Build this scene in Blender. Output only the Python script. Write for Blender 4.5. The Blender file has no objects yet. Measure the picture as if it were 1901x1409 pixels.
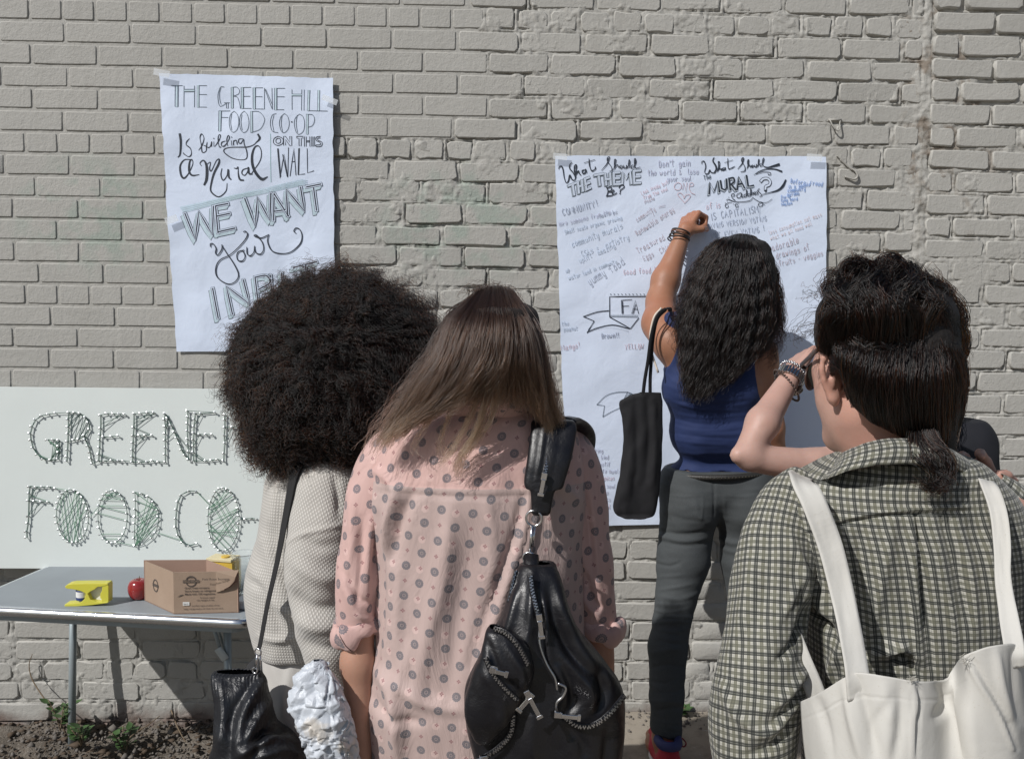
import bpy, bmesh, math, random
import numpy as np
from mathutils import Vector, Matrix
import openvdb as vdb
rng = np.random.default_rng(7)
random.seed(7)
scene = bpy.context.scene
C = scene.collection
# ------------------------------------------------------------------ camera
FPX, PITCH, YAW, ROLL = 1650.0, math.radians(4.5), math.radians(1.7), math.radians(0.7)
IW, IH = 1901.0, 1409.0
CZ = 1.38                       # height of the camera above the ground
WALL_Y = 2.9
fwd = np.array([math.sin(YAW)*math.cos(PITCH), math.cos(YAW)*math.cos(PITCH), -math.sin(PITCH)])
r0 = np.array([math.cos(YAW), -math.sin(YAW), 0.0]); u0 = np.cross(r0, fwd)
right = r0*math.cos(ROLL) + u0*math.sin(ROLL)
up = u0*math.cos(ROLL) - r0*math.sin(ROLL)
cam_d = bpy.data.cameras.new('camera'); cam = bpy.data.objects.new('camera', cam_d); C.objects.link(cam)
M3 = np.stack([right, up, -fwd], axis=1)
mw = Matrix([[*M3[0], 0.0], [*M3[1], 0.0], [*M3[2], CZ], [0, 0, 0, 1]])
cam.matrix_world = mw
cam_d.sensor_width = 36.0; cam_d.lens = 36.0*FPX/IW; cam_d.clip_start = 0.05; cam_d.clip_end = 500
cam_d.dof.use_dof = False
scene.camera = cam
# ------------------------------------------------------------------ light
SUN_TRAVEL = Vector((1.12, 1.0, -1.28)).normalized()
world = bpy.data.worlds.new('World'); scene.world = world; world.use_nodes = True
nt = world.node_tree; nt.nodes.clear()
sky = nt.nodes.new('ShaderNodeTexSky'); sky.sky_type = 'NISHITA'; sky.sun_disc = False
s_dir = -SUN_TRAVEL
sky.sun_elevation = math.asin(s_dir.z)
sky.sun_rotation = math.atan2(s_dir.x, s_dir.y)
sky.air_density = 1.0; sky.dust_density = 1.2; sky.ozone_density = 1.0
bg = nt.nodes.new('ShaderNodeBackground'); bg.inputs[1].default_value = 0.065
ow = nt.nodes.new('ShaderNodeOutputWorld')
nt.links.new(sky.outputs[0], bg.inputs[0]); nt.links.new(bg.outputs[0], ow.inputs[0])
sun_d = bpy.data.lights.new('sun', 'SUN'); sun_d.energy = 4.4; sun_d.angle = math.radians(0.5); sun_d.color = (1.0, 0.975, 0.945)
sun = bpy.data.objects.new('sun', sun_d); C.objects.link(sun)
sun.rotation_euler = SUN_TRAVEL.to_track_quat('-Z', 'Y').to_euler(); sun.location = (-3, -6, 6)
scene.view_settings.view_transform = 'Standard'; scene.view_settings.look = 'None'
scene.view_settings.exposure = -0.22; scene.view_settings.gamma = 1.0; scene.view_settings.use_curve_mapping = False
scene.render.engine = 'CYCLES'
try:
    scene.cycles.max_bounces = 6; scene.cycles.transparent_max_bounces = 8
    scene.cycles_curves.shape = 'RIBBONS'
except Exception: pass
# ------------------------------------------------------------------ pixel -> world on the plane Y = const (a way to read off sizes)
def ray(px, py):
    px = np.asarray(px, float); py = np.asarray(py, float)
    return fwd*FPX + right*(px-IW/2)[..., None] - up*(py-IH/2)[..., None]
def P(px, py, Y):
    d = ray(px, py); Y = np.asarray(Y, float)
    w = d*(Y/d[..., 1])[..., None]; w[..., 2] += CZ
    return w
def proj(V):
    V = np.asarray(V, float).copy(); V[..., 2] -= CZ
    d = V@fwd
    return IW/2 + FPX*(V@right)/d, IH/2 - FPX*(V@up)/d
def XA(px, py, Y): return float(P(px, py, Y)[0])
def ZA(px, py, Y): return float(P(px, py, Y)[2])
# ------------------------------------------------------------------ noise
_perm = np.random.default_rng(3).random(65536)
def _h(i, j, k): return _perm[(i*73856093 ^ j*19349663 ^ k*83492791) & 65535]
def vnoise(p, s=1.0, off=0.0):
    p = np.asarray(p, float)*s + off
    f = np.floor(p).astype(np.int64); t = p-f; t = t*t*(3-2*t)
    r = 0
    for a in (0, 1):
        for b in (0, 1):
            for c in (0, 1):
                w = (t[..., 0] if a else 1-t[..., 0])*(t[..., 1] if b else 1-t[..., 1])*(t[..., 2] if c else 1-t[..., 2])
                r = r + w*_h(f[..., 0]+a, f[..., 1]+b, f[..., 2]+c)
    return r*2-1
def fbm(p, s=1.0, n=3, off=0.0):
    r = 0; a = 1.0
    for i in range(n):
        r = r + a*vnoise(p, s*2**i, off+i*17.3); a *= .5
    return r
def catmull(pts, n):
    pts = np.asarray(pts, float)
    if len(pts) < 3:
        t = np.linspace(0, 1, n)[:, None]; return pts[0]*(1-t)+pts[-1]*t
    p = np.vstack([2*pts[0]-pts[1], pts, 2*pts[-1]-pts[-2]])
    seg = len(pts)-1
    t = np.linspace(0, seg, n); i = np.minimum(t.astype(int), seg-1); t = (t-i)[:, None]
    a, b, c, d = p[i], p[i+1], p[i+2], p[i+3]
    return .5*((2*b)+(-a+c)*t+(2*a-5*b+4*c-d)*t*t+(-a+3*b-3*c+d)*t**3)
# ------------------------------------------------------------------ object helpers
def tag(o, label=None, cat=None, group=None, kind=None):
    if label: o['label'] = label
    if cat: o['category'] = cat
    if group: o['group'] = group
    if kind: o['kind'] = kind
    return o
def empty(name, loc, label, cat, group=None):
    o = bpy.data.objects.new(name, None); C.objects.link(o); o.location = loc
    o.empty_display_size = 0.05
    return tag(o, label, cat, group)
def mesh(name, verts, faces, mat=None, parent=None, smooth=False, uv=None, mats=None, midx=None):
    me = bpy.data.meshes.new(name)
    verts = np.asarray(verts, dtype=np.float32).reshape(-1, 3)
    if isinstance(faces, np.ndarray):
        n, k = faces.shape
        me.vertices.add(len(verts)); me.vertices.foreach_set('co', verts.ravel())
        me.loops.add(n*k); me.loops.foreach_set('vertex_index', faces.astype(np.int32).ravel())
        me.polygons.add(n); me.polygons.foreach_set('loop_start', np.arange(0, n*k, k, dtype=np.int32))
        me.update(calc_edges=True); me.validate()
    else:
        me.from_pydata(verts.tolist(), [], [list(f) for f in faces]); me.update()
    if uv is not None:
        ul = me.uv_layers.new(name='UVMap')
        li = np.zeros(len(me.loops), dtype=np.int32); me.loops.foreach_get('vertex_index', li)
        ul.data.foreach_set('uv', np.asarray(uv, dtype=np.float32)[li].ravel())
    if smooth:
        me.polygons.foreach_set('use_smooth', np.ones(len(me.polygons), dtype=bool))
    for m in (mats or ([mat] if mat else [])): me.materials.append(m)
    if midx is not None: me.polygons.foreach_set('material_index', np.asarray(midx, dtype=np.int32))
    o = bpy.data.objects.new(name, me); C.objects.link(o)
    if parent is not None: put(o, parent)
    return o
def put(o, parent):
    # keep the child's world placement: parents are unrotated empties / objects
    off = Vector((0, 0, 0)); p = parent
    while p is not None: off += p.location; p = p.parent
    o.parent = parent; o.location = o.location - off
class MB:
    """collects pieces of one mesh"""
    def __init__(s): s.v = []; s.f = []
    def add(s, v, f):
        b = len(s.v); s.v += [tuple(map(float, x)) for x in v]; s.f += [tuple(int(i)+b for i in q) for q in f]; return s
    def box(s, c, sz, rot=None, bev=0):
        hx, hy, hz = [a/2 for a in sz]
        v = np.array([(x*hx, y*hy, z*hz) for x in (-1, 1) for y in (-1, 1) for z in (-1, 1)])
        if rot is not None: v = v@np.array(rot).T
        v = v+np.array(c)
        return s.add(v, [(0, 1, 3, 2), (4, 6, 7, 5), (0, 4, 5, 1), (2, 3, 7, 6), (0, 2, 6, 4), (1, 5, 7, 3)])
    def tube(s, pts, r, n=8, cap=True, flat=1.0, upv=None):
        pts = np.asarray(pts, float); r = np.broadcast_to(np.asarray(r, float), (len(pts),))
        v, f = tube_grid(pts, r, n, flat, upv)
        m = len(pts)
        if cap:
            f = list(f)+[tuple(range(n-1, -1, -1)), tuple((m-1)*n+i for i in range(n))]
        return s.add(v, f)
    def build(s, name, mat, parent=None, smooth=False, bevel=0, seg=2):
        o = mesh(name, s.v, s.f, mat, parent, smooth)
        if bevel:
            b = o.modifiers.new('bevel', 'BEVEL'); b.width = bevel; b.segments = seg; b.limit_method = 'ANGLE'
        return o
def frames(pts, upv=None):
    t = np.gradient(pts, axis=0); t /= np.linalg.norm(t, axis=1)[:, None]+1e-12
    u = np.array(upv if upv is not None else (0.0, 0.0, 1.0), float)
    if upv is None and abs(t[0]@u) > .9: u = np.array((0.0, 1.0, 0.0))
    U = np.zeros_like(pts); V = np.zeros_like(pts)
    for i in range(len(pts)):
        u = u-t[i]*(u@t[i]); u /= np.linalg.norm(u)+1e-12
        U[i] = u; V[i] = np.cross(t[i], u)
    return t, U, V
def tube_grid(pts, r, n, flat=1.0, upv=None):
    t, U, V = frames(pts, upv)
    a = np.arange(n)/n*2*np.pi
    v = pts[:, None]+r[:, None, None]*(np.cos(a)[None, :, None]*U[:, None]*flat+np.sin(a)[None, :, None]*V[:, None])
    m = len(pts); f = []
    for i in range(m-1):
        for j in range(n):
            f.append((i*n+j, i*n+(j+1) % n, (i+1)*n+(j+1) % n, (i+1)*n+j))
    return v.reshape(-1, 3), f
def grid_faces(m, n, close=False):
    i = np.arange(m-1)[:, None]; j = np.arange(n if close else n-1)[None]
    jj = (j+1) % n
    return np.stack([i*n+j, i*n+jj, (i+1)*n+jj, (i+1)*n+j], axis=-1).reshape(-1, 4)
# ------------------------------------------------------------------ materials
class N:
    """small node-graph helper"""
    def __init__(s, name):
        s.m = bpy.data.materials.new(name); s.m.use_nodes = True; s.t = s.m.node_tree; s.t.nodes.clear()
        s.out = s.t.nodes.new('ShaderNodeOutputMaterial'); s.b = s.t.nodes.new('ShaderNodeBsdfPrincipled')
        s.t.links.new(s.b.outputs[0], s.out.inputs[0]); s.tc = None
    def n(s, typ, **kw):
        x = s.t.nodes.new('ShaderNode'+typ)
        for k, v in kw.items(): setattr(x, k, v)
        return x
    def l(s, a, b): s.t.links.new(a, b)
    def co(s, which='Object'):
        if s.tc is None: s.tc = s.n('TexCoord')
        return s.tc.outputs[which]
    def setv(s, sock, v):
        if hasattr(v, 'is_output') or isinstance(v, bpy.types.NodeSocket): s.l(v, sock)
        else: sock.default_value = v
    def math(s, op, a, b=0.0, c=0.0):
        x = s.n('Math', operation=op); s.setv(x.inputs[0], a); s.setv(x.inputs[1], b)
        if len(x.inputs) > 2: s.setv(x.inputs[2], c)
        return x.outputs[0]
    def noise(s, scale, detail=3, rough=.55, vec=None, dist=0.0):
        x = s.n('TexNoise'); s.l(vec if vec is not None else s.co(), x.inputs['Vector'])
        x.inputs['Scale'].default_value = scale; x.inputs['Detail'].default_value = detail
        x.inputs['Roughness'].default_value = rough; x.inputs['Distortion'].default_value = dist
        return x.outputs['Fac']
    def ramp(s, fac, stops):
        x = s.n('ValToRGB'); s.l(fac, x.inputs[0]); e = x.color_ramp.elements
        while len(e) < len(stops): e.new(.5)
        for i, (p, c) in enumerate(stops):
            e[i].position = p; e[i].color = (*c, 1) if not np.isscalar(c) else (c, c, c, 1)
        return x.outputs[0]
    def mix(s, fac, a, b, blend='MIX'):
        x = s.n('Mix', data_type='RGBA', blend_type=blend)
        s.setv(x.inputs[0], fac)
        for i, v in ((6, a), (7, b)):
            if isinstance(v, (tuple, list)): v = (*v[:3], 1)
            s.setv(x.inputs[i], v)
        return x.outputs[2]
    def bump(s, h, strength=.3, dist=.002, prev=None):
        x = s.n('Bump'); x.inputs['Strength'].default_value = strength; x.inputs['Distance'].default_value = dist
        s.l(h, x.inputs['Height'])
        if prev is not None: s.l(prev, x.inputs['Normal'])
        return x.outputs[0]
    def mapping(s, vec, scale=(1, 1, 1), rot=(0, 0, 0), loc=(0, 0, 0)):
        x = s.n('Mapping'); s.l(vec, x.inputs[0]); x.inputs['Scale'].default_value = scale
        x.inputs['Rotation'].default_value = rot; x.inputs['Location'].default_value = loc
        return x.outputs[0]
    def sep(s, vec):
        x = s.n('SeparateXYZ'); s.l(vec, x.inputs[0]); return x.outputs
    def fin(s, col=None, rough=.6, normal=None, metal=0.0, **kw):
        if col is not None: s.setv(s.b.inputs['Base Color'], (*col, 1) if isinstance(col, tuple) else col)
        s.setv(s.b.inputs['Roughness'], rough); s.b.inputs['Metallic'].default_value = metal
        if normal is not None: s.l(normal, s.b.inputs['Normal'])
        for k, v in kw.items(): s.setv(s.b.inputs[k.replace('_', ' ')], v)
        return s.m
def simple(name, col, rough=.6, metal=0.0, var=.12, vs=40, bs=.15, bscale=250, bdist=.001, **kw):
    n = N(name)
    c = n.mix(n.noise(vs, 4), tuple(x*(1-var) for x in col), tuple(min(1, x*(1+var)) for x in col))
    nm = n.bump(n.noise(bscale, 3), bs, bdist)
    return n.fin(c, rough, nm, metal, **kw)
# ================================================================== WALL
Y0 = WALL_Y
SEAM_XX = XA(1708, 300, WALL_Y)
def wall_material(name, shift=0.0):
    n = N(name); geo = n.n('NewGeometry'); pos = geo.outputs['Position']
    x, y, z = n.sep(pos)[:3]
    big = n.noise(1.3, 4, .6, pos); mid = n.noise(9, 5, .6, pos); fine = n.noise(120, 4, .6, pos)
    c = n.mix(big, (.395+shift, .387+shift, .358+shift), (.47+shift, .460+shift, .428+shift))
    oi = n.n('ObjectInfo')
    c = n.mix(n.math('MULTIPLY', oi.outputs['Random'], .30), c, (.36, .355, .33))
    c = n.mix(n.ramp(mid, [(.35, .0), (.75, .4)]), c, (.345, .335, .31)); c = n.mix(n.ramp(n.noise(5, 5, .7, n.mapping(pos, (2.2, 1, .5))), [(.5, .0), (.72, .3)]), c, (.31, .30, .27))
    c = n.mix(n.ramp(fine, [(.62, .0), (.8, .5)]), c, (.22, .2, .175))
    # faint washed green spray marks (two patches left of and right of the first poster)
    def patch(cx, cz, rx, rz):
        dx = n.math('DIVIDE', n.math('SUBTRACT', x, cx), rx); dz = n.math('DIVIDE', n.math('SUBTRACT', z, cz), rz)
        d = n.math('SQRT', n.math('ADD', n.math('MULTIPLY', dx, dx), n.math('MULTIPLY', dz, dz)))
        return n.math('SUBTRACT', 1.0, d)
    a = P(860, 410, Y0); b = P(165, 400, Y0)
    m = n.math('MAXIMUM', patch(float(a[0]), float(a[2]), .33, .22), patch(float(b[0]), float(b[2]), .3, .22))
    m = n.math('MULTIPLY', n.ramp(m, [(.0, .0), (.5, .8)]), n.ramp(n.noise(16, 3, .5, pos), [(.45, 0.), (.62, .55)]))
    c = n.mix(m, c, (.24, .34, .28))
    # mortar laid bare beside the seam, high up
    sx_ = n.math('SUBTRACT', x, SEAM_XX); near = n.math('SUBTRACT', 1.0, n.math('MULTIPLY', n.math('ABSOLUTE', n.math('SUBTRACT', sx_, .08)), 5.0))
    hi = n.math('MULTIPLY', n.math('MULTIPLY', n.ramp(near, [(.0, 0.), (.4, 1.)]), n.ramp(n.math('SUBTRACT', z, 1.55), [(.05, 0.), (.3, 1.)])), n.ramp(n.noise(11, 4, .65, pos), [(.50, 0.), (.62, .8)]))
    if shift < 0: c = n.mix(hi, c, (.17, .13, .095))
    # bare red brick and dirt along the foot of the wall
    zz = n.math('ADD', z, n.math('MULTIPLY', n.math('SUBTRACT', n.noise(7, 4, .6, pos), .5), .16))
    c = n.mix(n.ramp(zz, [(.0, .85), (.055, .0)]), c, n.mix(n.noise(30, 4, .6, pos), (.16, .08, .06), (.10, .09, .075)))
    h1 = n.noise(60, 5, .62, pos); h2 = n.noise(420, 3, .6, pos)
    nb = n.bump(h1, .38, .006); nb = n.bump(n.ramp(n.noise(150, 4, .7, pos), [(.42, 0.), (.6, 1.)]), .2, .002, nb); nb = n.bump(h2, .4, .0012, nb)
    return n.fin(c, .72, nb)
m_brick = wall_material('painted_brick'); m_mortar = wall_material('painted_mortar', -.012)
n_ = N('exposed_mortar')
m_bare = n_.fin(n_.mix(n_.noise(30, 4), (.16, .125, .09), (.24, .2, .16)), .9, n_.bump(n_.noise(150, 4), .8, .003))

def course_z(k): return 2.263-.0682*k if k <= 17 else 2.263-.0682*17-.0691*(k-17)
HEADERS = {-6, 0, 6, 13, 19, 25, 31}
# measured joints (pixel column of one joint of each course)
REF = {-1: (135, 5), 0: (115, 25), 1: (120, 60), 2: (58, 100), 3: (126, 145), 4: (61, 185), 5: (118, 230), 6: (107, 265), 7: (130, 310), 8: (66, 350),
       9: (146, 390), 10: (107, 430), 11: (148, 470), 12: (73, 512), 13: (108, 552), 14: (95, 590), 15: (145, 630), 16: (93, 670),
       17: (142, 705), 28: (97, 1140), 29: (23, 1215), 31: (81, 1250), 32: (34, 1290), 33: (94, 1330), 30: (262, 1215)}
BOUND = {-1: 893, 0: 888, 1: 893, 2: 900, 3: 950, 4: 914, 5: 845}          # where the newer smooth brickwork stops
SEAM_X = XA(1708, 300, Y0)
def boundary(k):
    if k < -1: return 890
    if k <= 5: return BOUND[k]
    if k < 18: return 470+25*((k*7) % 3)
    return -400
def brick_variant(L, H, rough, seed):
    r = np.random.default_rng(seed); hx, hz = L/2, H/2
    c = (.0035 if not rough else r.uniform(.003, .012, 4))
    c = np.broadcast_to(c, (4,))
    o = [(-hx+c[0], -hz), (0, -hz), (hx-c[1], -hz), (hx, -hz+c[1]), (hx, hz-c[2]), (hx-c[2], hz), (0, hz), (-hx+c[3], hz), (-hx, hz-c[3]), (-hx, -hz+c[0])]
    o = np.array(o)
    if rough: o += r.normal(0, .0022, o.shape)
    else: o += r.normal(0, .0006, o.shape)
    ins = .0018 if not rough else .0026
    inn = o*(1-np.array([[ins/hx, ins/hz]])*1.2)
    v = [(0, 0, 0)]
    tilt = r.normal(0, .012 if rough else .004, 2)
    def yy(q, b): return b+q[0]*tilt[0]+q[1]*tilt[1]
    v += [(q[0], yy(q, 0), q[1]) for q in inn]
    v += [(q[0], yy(q, ins*.9), q[1]) for q in o]
    v += [(q[0]*1.0, .03, q[1]*1.0) for q in o]
    f = [(0, 1+i, 1+(i+1) % 10) for i in range(10)]
    for b in (1, 11):
        for i in range(10):
            j = (i+1) % 10; f.append((b+i, b+10+i, b+10+j, b+j))
    me = bpy.data.meshes.new('brick'); me.from_pydata(v, [], f); me.update()
    bm = bmesh.new(); bm.from_mesh(me); bmesh.ops.recalc_face_normals(bm, faces=bm.faces); bm.to_mesh(me); bm.free()
    sm = np.array([True]*len(me.polygons)); sm[:10] = False
    me.polygons.foreach_set('use_smooth', sm)
    me.materials.append(m_brick); return me
VAR = {}
for hd, L in ((0, .1945), (1, .0925), (2, .06)):
    for rg in (0, 1):
        VAR[hd, rg] = [brick_variant(L, .0580 if not rg else .0572, rg, 100*hd+10*rg+i) for i in range(12 if rg else 5)]
LEN = {0: .1945, 1: .0925, 2: .06}
# silhouettes of what stands before the wall, in photograph pixels: only used to decide which bricks show
OCC = [[(297, 138), (620, 145), (620, 655), (327, 655)], [(1030, 290), (1534, 290), (1534, 972), (1110, 972)], [(-50, 718), (800, 728), (800, 1060), (-50, 1055)],
       [(420, 520), (830, 520), (840, 900), (640, 1409), (400, 1409), (470, 850)], [(740, 800), (880, 550), (1000, 600), (1040, 780), (1150, 1150), (1160, 1409), (620, 1409)],
       [(1210, 700), (1500, 700), (1330, 1409), (1200, 1409)], [(1525, 540), (1640, 490), (1780, 620), (1780, 860), (1901, 930), (1901, 1409), (1330, 1409), (1390, 960), (1560, 850)]]
def inside(px, py, poly):
    c = False; n = len(poly)
    for i in range(n):
        x1, y1 = poly[i]; x2, y2 = poly[(i+1) % n]
        if (y1 > py) != (y2 > py) and px < (x2-x1)*(py-y1)/(y2-y1)+x1: c = not c
    return c
def shown(v):
    px, py = proj(np.array(v))
    if px < -40 or px > 1940 or py < -15 or py > 1395: return 0
    s = 0
    for dx in (-35, 0, 35):
        for dy in (-9, 9):
            s += not any(inside(px+dx, py+dy, q) for q in OCC)
    return s
def lay(x0, x1, kmin, kmax, zfun, refs, rough_fn, yoff, pitch_s=.2045, pitch_h=.1015, starts=None):
    out = []
    for k in range(kmin, kmax):
        zc = zfun(k)+.0335
        r = random.Random(k*13+5)
        if starts is not None:                      # the wall that starts at the seam
            x = x0; first = True
            while x < x1:
                t = 0
                L = pitch_s
                if first and k % 2: L = .092; t = 1
                first = False
                out.append([x+L/2, zc, t, 1, (L-.011-r.uniform(0, .007))/LEN[t], k]); x += L
            continue
        hd = k in HEADERS; p = pitch_h if hd else pitch_s
        if k in refs: rx = XA(refs[k][0], refs[k][1], Y0)
        else: rx = (k % 2)*.1+r.uniform(0, .035)+.01*k
        bx = XA(boundary(k), 300, Y0)
        x = rx-math.ceil((rx-x0)/p)*p
        while x < x1:
            L = p
            rg = 1 if x+L/2 > bx else 0
            if rg:
                n_j = round((x-rx)/p); x_n = rx+(n_j+1)*p+r.uniform(-.008, .008)*(.6 if hd else 1); L = x_n-x
            if x+L > x1-.004: L = x1-.004-x
            if L < .03: break
            t = 0 if L > .14 else 1
            j = .009 if not rg else r.uniform(.011, .019)
            out.append([x+L/2, zc+(r.uniform(-.002, .002) if rg else 0), t, rg, (L-j)/LEN[t], k]); x += L
    return out
def build_wall(name, label, bricks, yoff, wx0, wx1, zlo, zhi, seed, mortar_x):
    root = empty(name, ((wx0+wx1)/2, Y0+.1, 0), label, 'brick wall')
    nsm = 0
    r = random.Random(seed)
    for b in bricks:
        b.append(shown((b[0], Y0, b[1])))
        b.append(r.uniform(-.0035, .002) if b[3] else r.uniform(-.0006, .0006))
    order = sorted(bricks, key=lambda b: -(b[6]*(1+.12*(b[2] == 0))))
    ind = [b for b in order if b[6] > 0][:300]; ids = {id(b) for b in ind}
    for b in ind:
        me = r.choice(VAR[b[2], b[3]])
        o = bpy.data.objects.new('brick', me); C.objects.link(o)
        o.location = (b[0], Y0+yoff+b[7], b[1]); fl = 1
        o.scale = (b[4]*fl, 1, r.uniform(.97, 1.03) if b[3] else 1)
        o.rotation_euler = (r.gauss(0, .012)*b[3], r.gauss(0, .007)*b[3]+.001, r.gauss(0, .010)*b[3])
        put(o, root)
    rest = [b for b in bricks if id(b) not in ids]
    V = []; F = []; nb = 0
    for b in rest:
        me = r.choice(VAR[b[2], b[3]])
        v = np.array([q.co[:] for q in me.vertices]); v[:, 0] *= b[4]
        a = r.gauss(0, .01)*b[3]; v[:, 1] += v[:, 0]*a
        V.append(v+np.array([b[0], Y0+yoff+b[7], b[1]]))
        F += [[i+nb for i in p.vertices] for p in me.polygons]; nb += len(v)
    o = mesh('brickwork', np.vstack(V), F, m_brick, root, True); o['kind'] = 'stuff'
    # mortar bed: a real relief between the bricks
    mx0, mx1 = mortar_x
    st = .0040
    xs = np.arange(mx0, mx1+st, st); zs = np.arange(zlo, zhi+st, st)
    X, Z = np.meshgrid(xs, zs); p = np.stack([X, np.zeros_like(X), Z], -1)
    bnd = np.zeros_like(Z)
    kk = np.floor((2.263-Z)/.0684).astype(int)+1
    for k in np.unique(kk): bnd[kk == k] = XA(boundary(int(k)), 300, Y0)
    rough = (X > bnd-.01) if yoff == 0 else np.ones_like(X, bool)
    n1 = fbm(p, 14, 3); n2 = fbm(p, 70, 3, 5.); n3 = vnoise(p, 190, 9.)
    d_s = .0033+.0005*n2
    d_r = .0042+.0045*n1+.0028*n2+.0012*n3
    gr = np.zeros_like(X); gb = np.zeros_like(X)
    for b in bricks:
        hx, hz = b[4]*LEN[b[2]]/2, .0287
        i0, i1 = np.searchsorted(xs, (b[0]-hx-.02, b[0]+hx+.02)); j0, j1 = np.searchsorted(zs, (b[1]-hz-.02, b[1]+hz+.02))
        if i0 >= i1 or j0 >= j1: continue
        dx = np.abs(X[j0:j1, i0:i1]-b[0])-hx; dz = np.abs(Z[j0:j1, i0:i1]-b[1])-hz
        d = np.maximum(dx, dz); w = np.clip(1-np.abs(d-.0005)/.0042, 0, 1)
        gr[j0:j1, i0:i1] = np.maximum(gr[j0:j1, i0:i1], w*(1.0 if b[3] else .0))
    gmask = np.clip(vnoise(p, 11, 31.)*2.2+.15, 0, 1)*np.clip(vnoise(p, 45, 37.)*2+.9, 0, 1)
    deep = np.clip(vnoise(p, 9, 61.)*5-1.6, 0, 1)*np.clip(vnoise(p, 33, 67.)*3+1, 0, 1)
    d_r = d_r-.0018*(1-gr)+gr*gmask*.0075+gr*deep*.014
    dep = np.where(rough, np.clip(d_r, -.002, .019), d_s)
    if yoff < 0: dep = dep+np.clip((Z-1.75)*.02, 0, .012)
    Yv = Y0+yoff+dep
    if yoff == 0:   # rises into a lip of mortar beside the seam
        e = np.clip(1-(SEAM_X-X)/.035, 0, 1); Yv -= e*.006
    o = mesh('mortar', np.stack([X, Yv, Z], -1), grid_faces(len(zs), len(xs))[:, ::-1], m_mortar, root, True)
    return root
k0, k1 = -7, 35
bricks1 = lay(-2.3, SEAM_X, k0, k1, course_z, REF, None, 0)
build_wall('brick_wall', 'long beige-grey painted brick wall behind both paper posters, newer smooth bricks at its left', bricks1, 0.0, -2.3, SEAM_X, -.12, 2.42, 5, (-1.72, SEAM_X+.012))
RX0 = XA(1718, 300, Y0)
bricks2 = lay(RX0, 2.45, -6, 32, lambda k: 2.2815-.0722*k, {}, None, -.012, starts=1, pitch_s=.2035)
build_wall('brick_wall', 'adjoining painted brick wall right of the vertical seam, with deeper open joints', bricks2, -.014, RX0, 2.45, -.12, 2.42, 6, (SEAM_X+.004, 1.95))
# solid core so that no light comes through the joints
for (a, b, y) in ((-2.3, SEAM_X+.006, Y0+.022), (SEAM_X+.0065, 2.45, Y0+.0185)):
    o = MB().box(((a+b)/2, y+.12, 1.25), (b-a, .24, 2.76)).build('wall_core', m_mortar); o['kind'] = 'structure'
# hooks left in the wall
m_rust = simple('painted_iron', (.36, .35, .32), .7, 0, .25, 60, .4, 300, .001)
def wire_hook(px, py, pts, label, r=.0022):
    t = empty('wall_hook', P(px, py, Y0-.01), label, 'hook')
    w = np.array([P(x, y, Y0-d) for x, y, d in pts])
    MB().tube(catmull(w, 24), r, 6).build('wire', m_rust, t, True)
    return t
t = wire_hook(1550, 235, [(1537, 223, -.01), (1541, 224, .012), (1546, 234, .018), (1554, 243, .018), (1559, 240, .018), (1559, 228, .012), (1563, 222, -.01)], 'small painted wire loop sticking out of the wall above the wide poster')
MB().tube([P(1538, 223, Y0-.004), P(1562, 223, Y0-.004)], .0035, 8).build('bar', m_rust, t, True)
t = wire_hook(1578, 312, [(1560, 296, .003), (1568, 304, .004), (1578, 312, .006), (1588, 318, .010), (1592, 327, .012), (1587, 333, .012), (1577, 331, .010), (1568, 328, .008)], 'bent painted bracket ending in a hook right of the wide poster', .0035)
MB().tube([P(1554, 290, Y0-.002), P(1580, 316, Y0-.003)], .006, 6, flat=.5).build('strap', m_rust, t)
# ================================================================== GROUND
n_ = N('bare_earth'); pos = n_.n('NewGeometry').outputs['Position']
c = n_.mix(n_.noise(9, 5, .65, pos), (.09, .075, .06), (.22, .19, .155)); c = n_.mix(n_.ramp(n_.noise(90, 4, .6, pos), [(.5, 0.), (.75, .8)]), c, (.32, .29, .25))
m_earth = n_.fin(c, .95, n_.bump(n_.noise(80, 6, .7, pos), .9, .012))
n_ = N('old_concrete'); pos = n_.n('NewGeometry').outputs['Position']
c = n_.mix(n_.noise(3.2, 5, .65, pos), (.235, .2, .155), (.38, .34, .285)); c = n_.mix(n_.ramp(n_.noise(14, 5, .7, pos), [(.5, 0.), (.68, .6)]), c, (.16, .135, .11)); c = n_.mix(n_.ramp(n_.noise(45, 3, .7, pos, ), [(.66, 0.), (.74, .7)]), c, (.5, .49, .46))
m_conc = n_.fin(c, .85, n_.bump(n_.noise(140, 5, .7, pos), .5, .003))
xs = np.concatenate([[-40, -12, -5], np.arange(-2.5, .34, .02), [.34]]); ys = np.concatenate([[-40, -10, -3, .5, 1.2], np.arange(1.8, 2.96, .015)])
X, Yg = np.meshgrid(xs, ys)
p = np.stack([X, Yg, 0*X], -1)
Z = -.055+.02*fbm(p, 5, 3)+.012*fbm(p, 28, 3, 3.)+np.clip((Yg-2.6)/.3, 0, 1)*.045
o = mesh('ground', np.stack([X, Yg, Z], -1), grid_faces(len(ys), len(xs)), m_earth, None, True); o['kind'] = 'structure'
o = MB().box((20.33, -18.55, -.03), (40-.0, 42.9, .12)).build('pavement', m_conc, None, False, .006); o['kind'] = 'structure'
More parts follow.
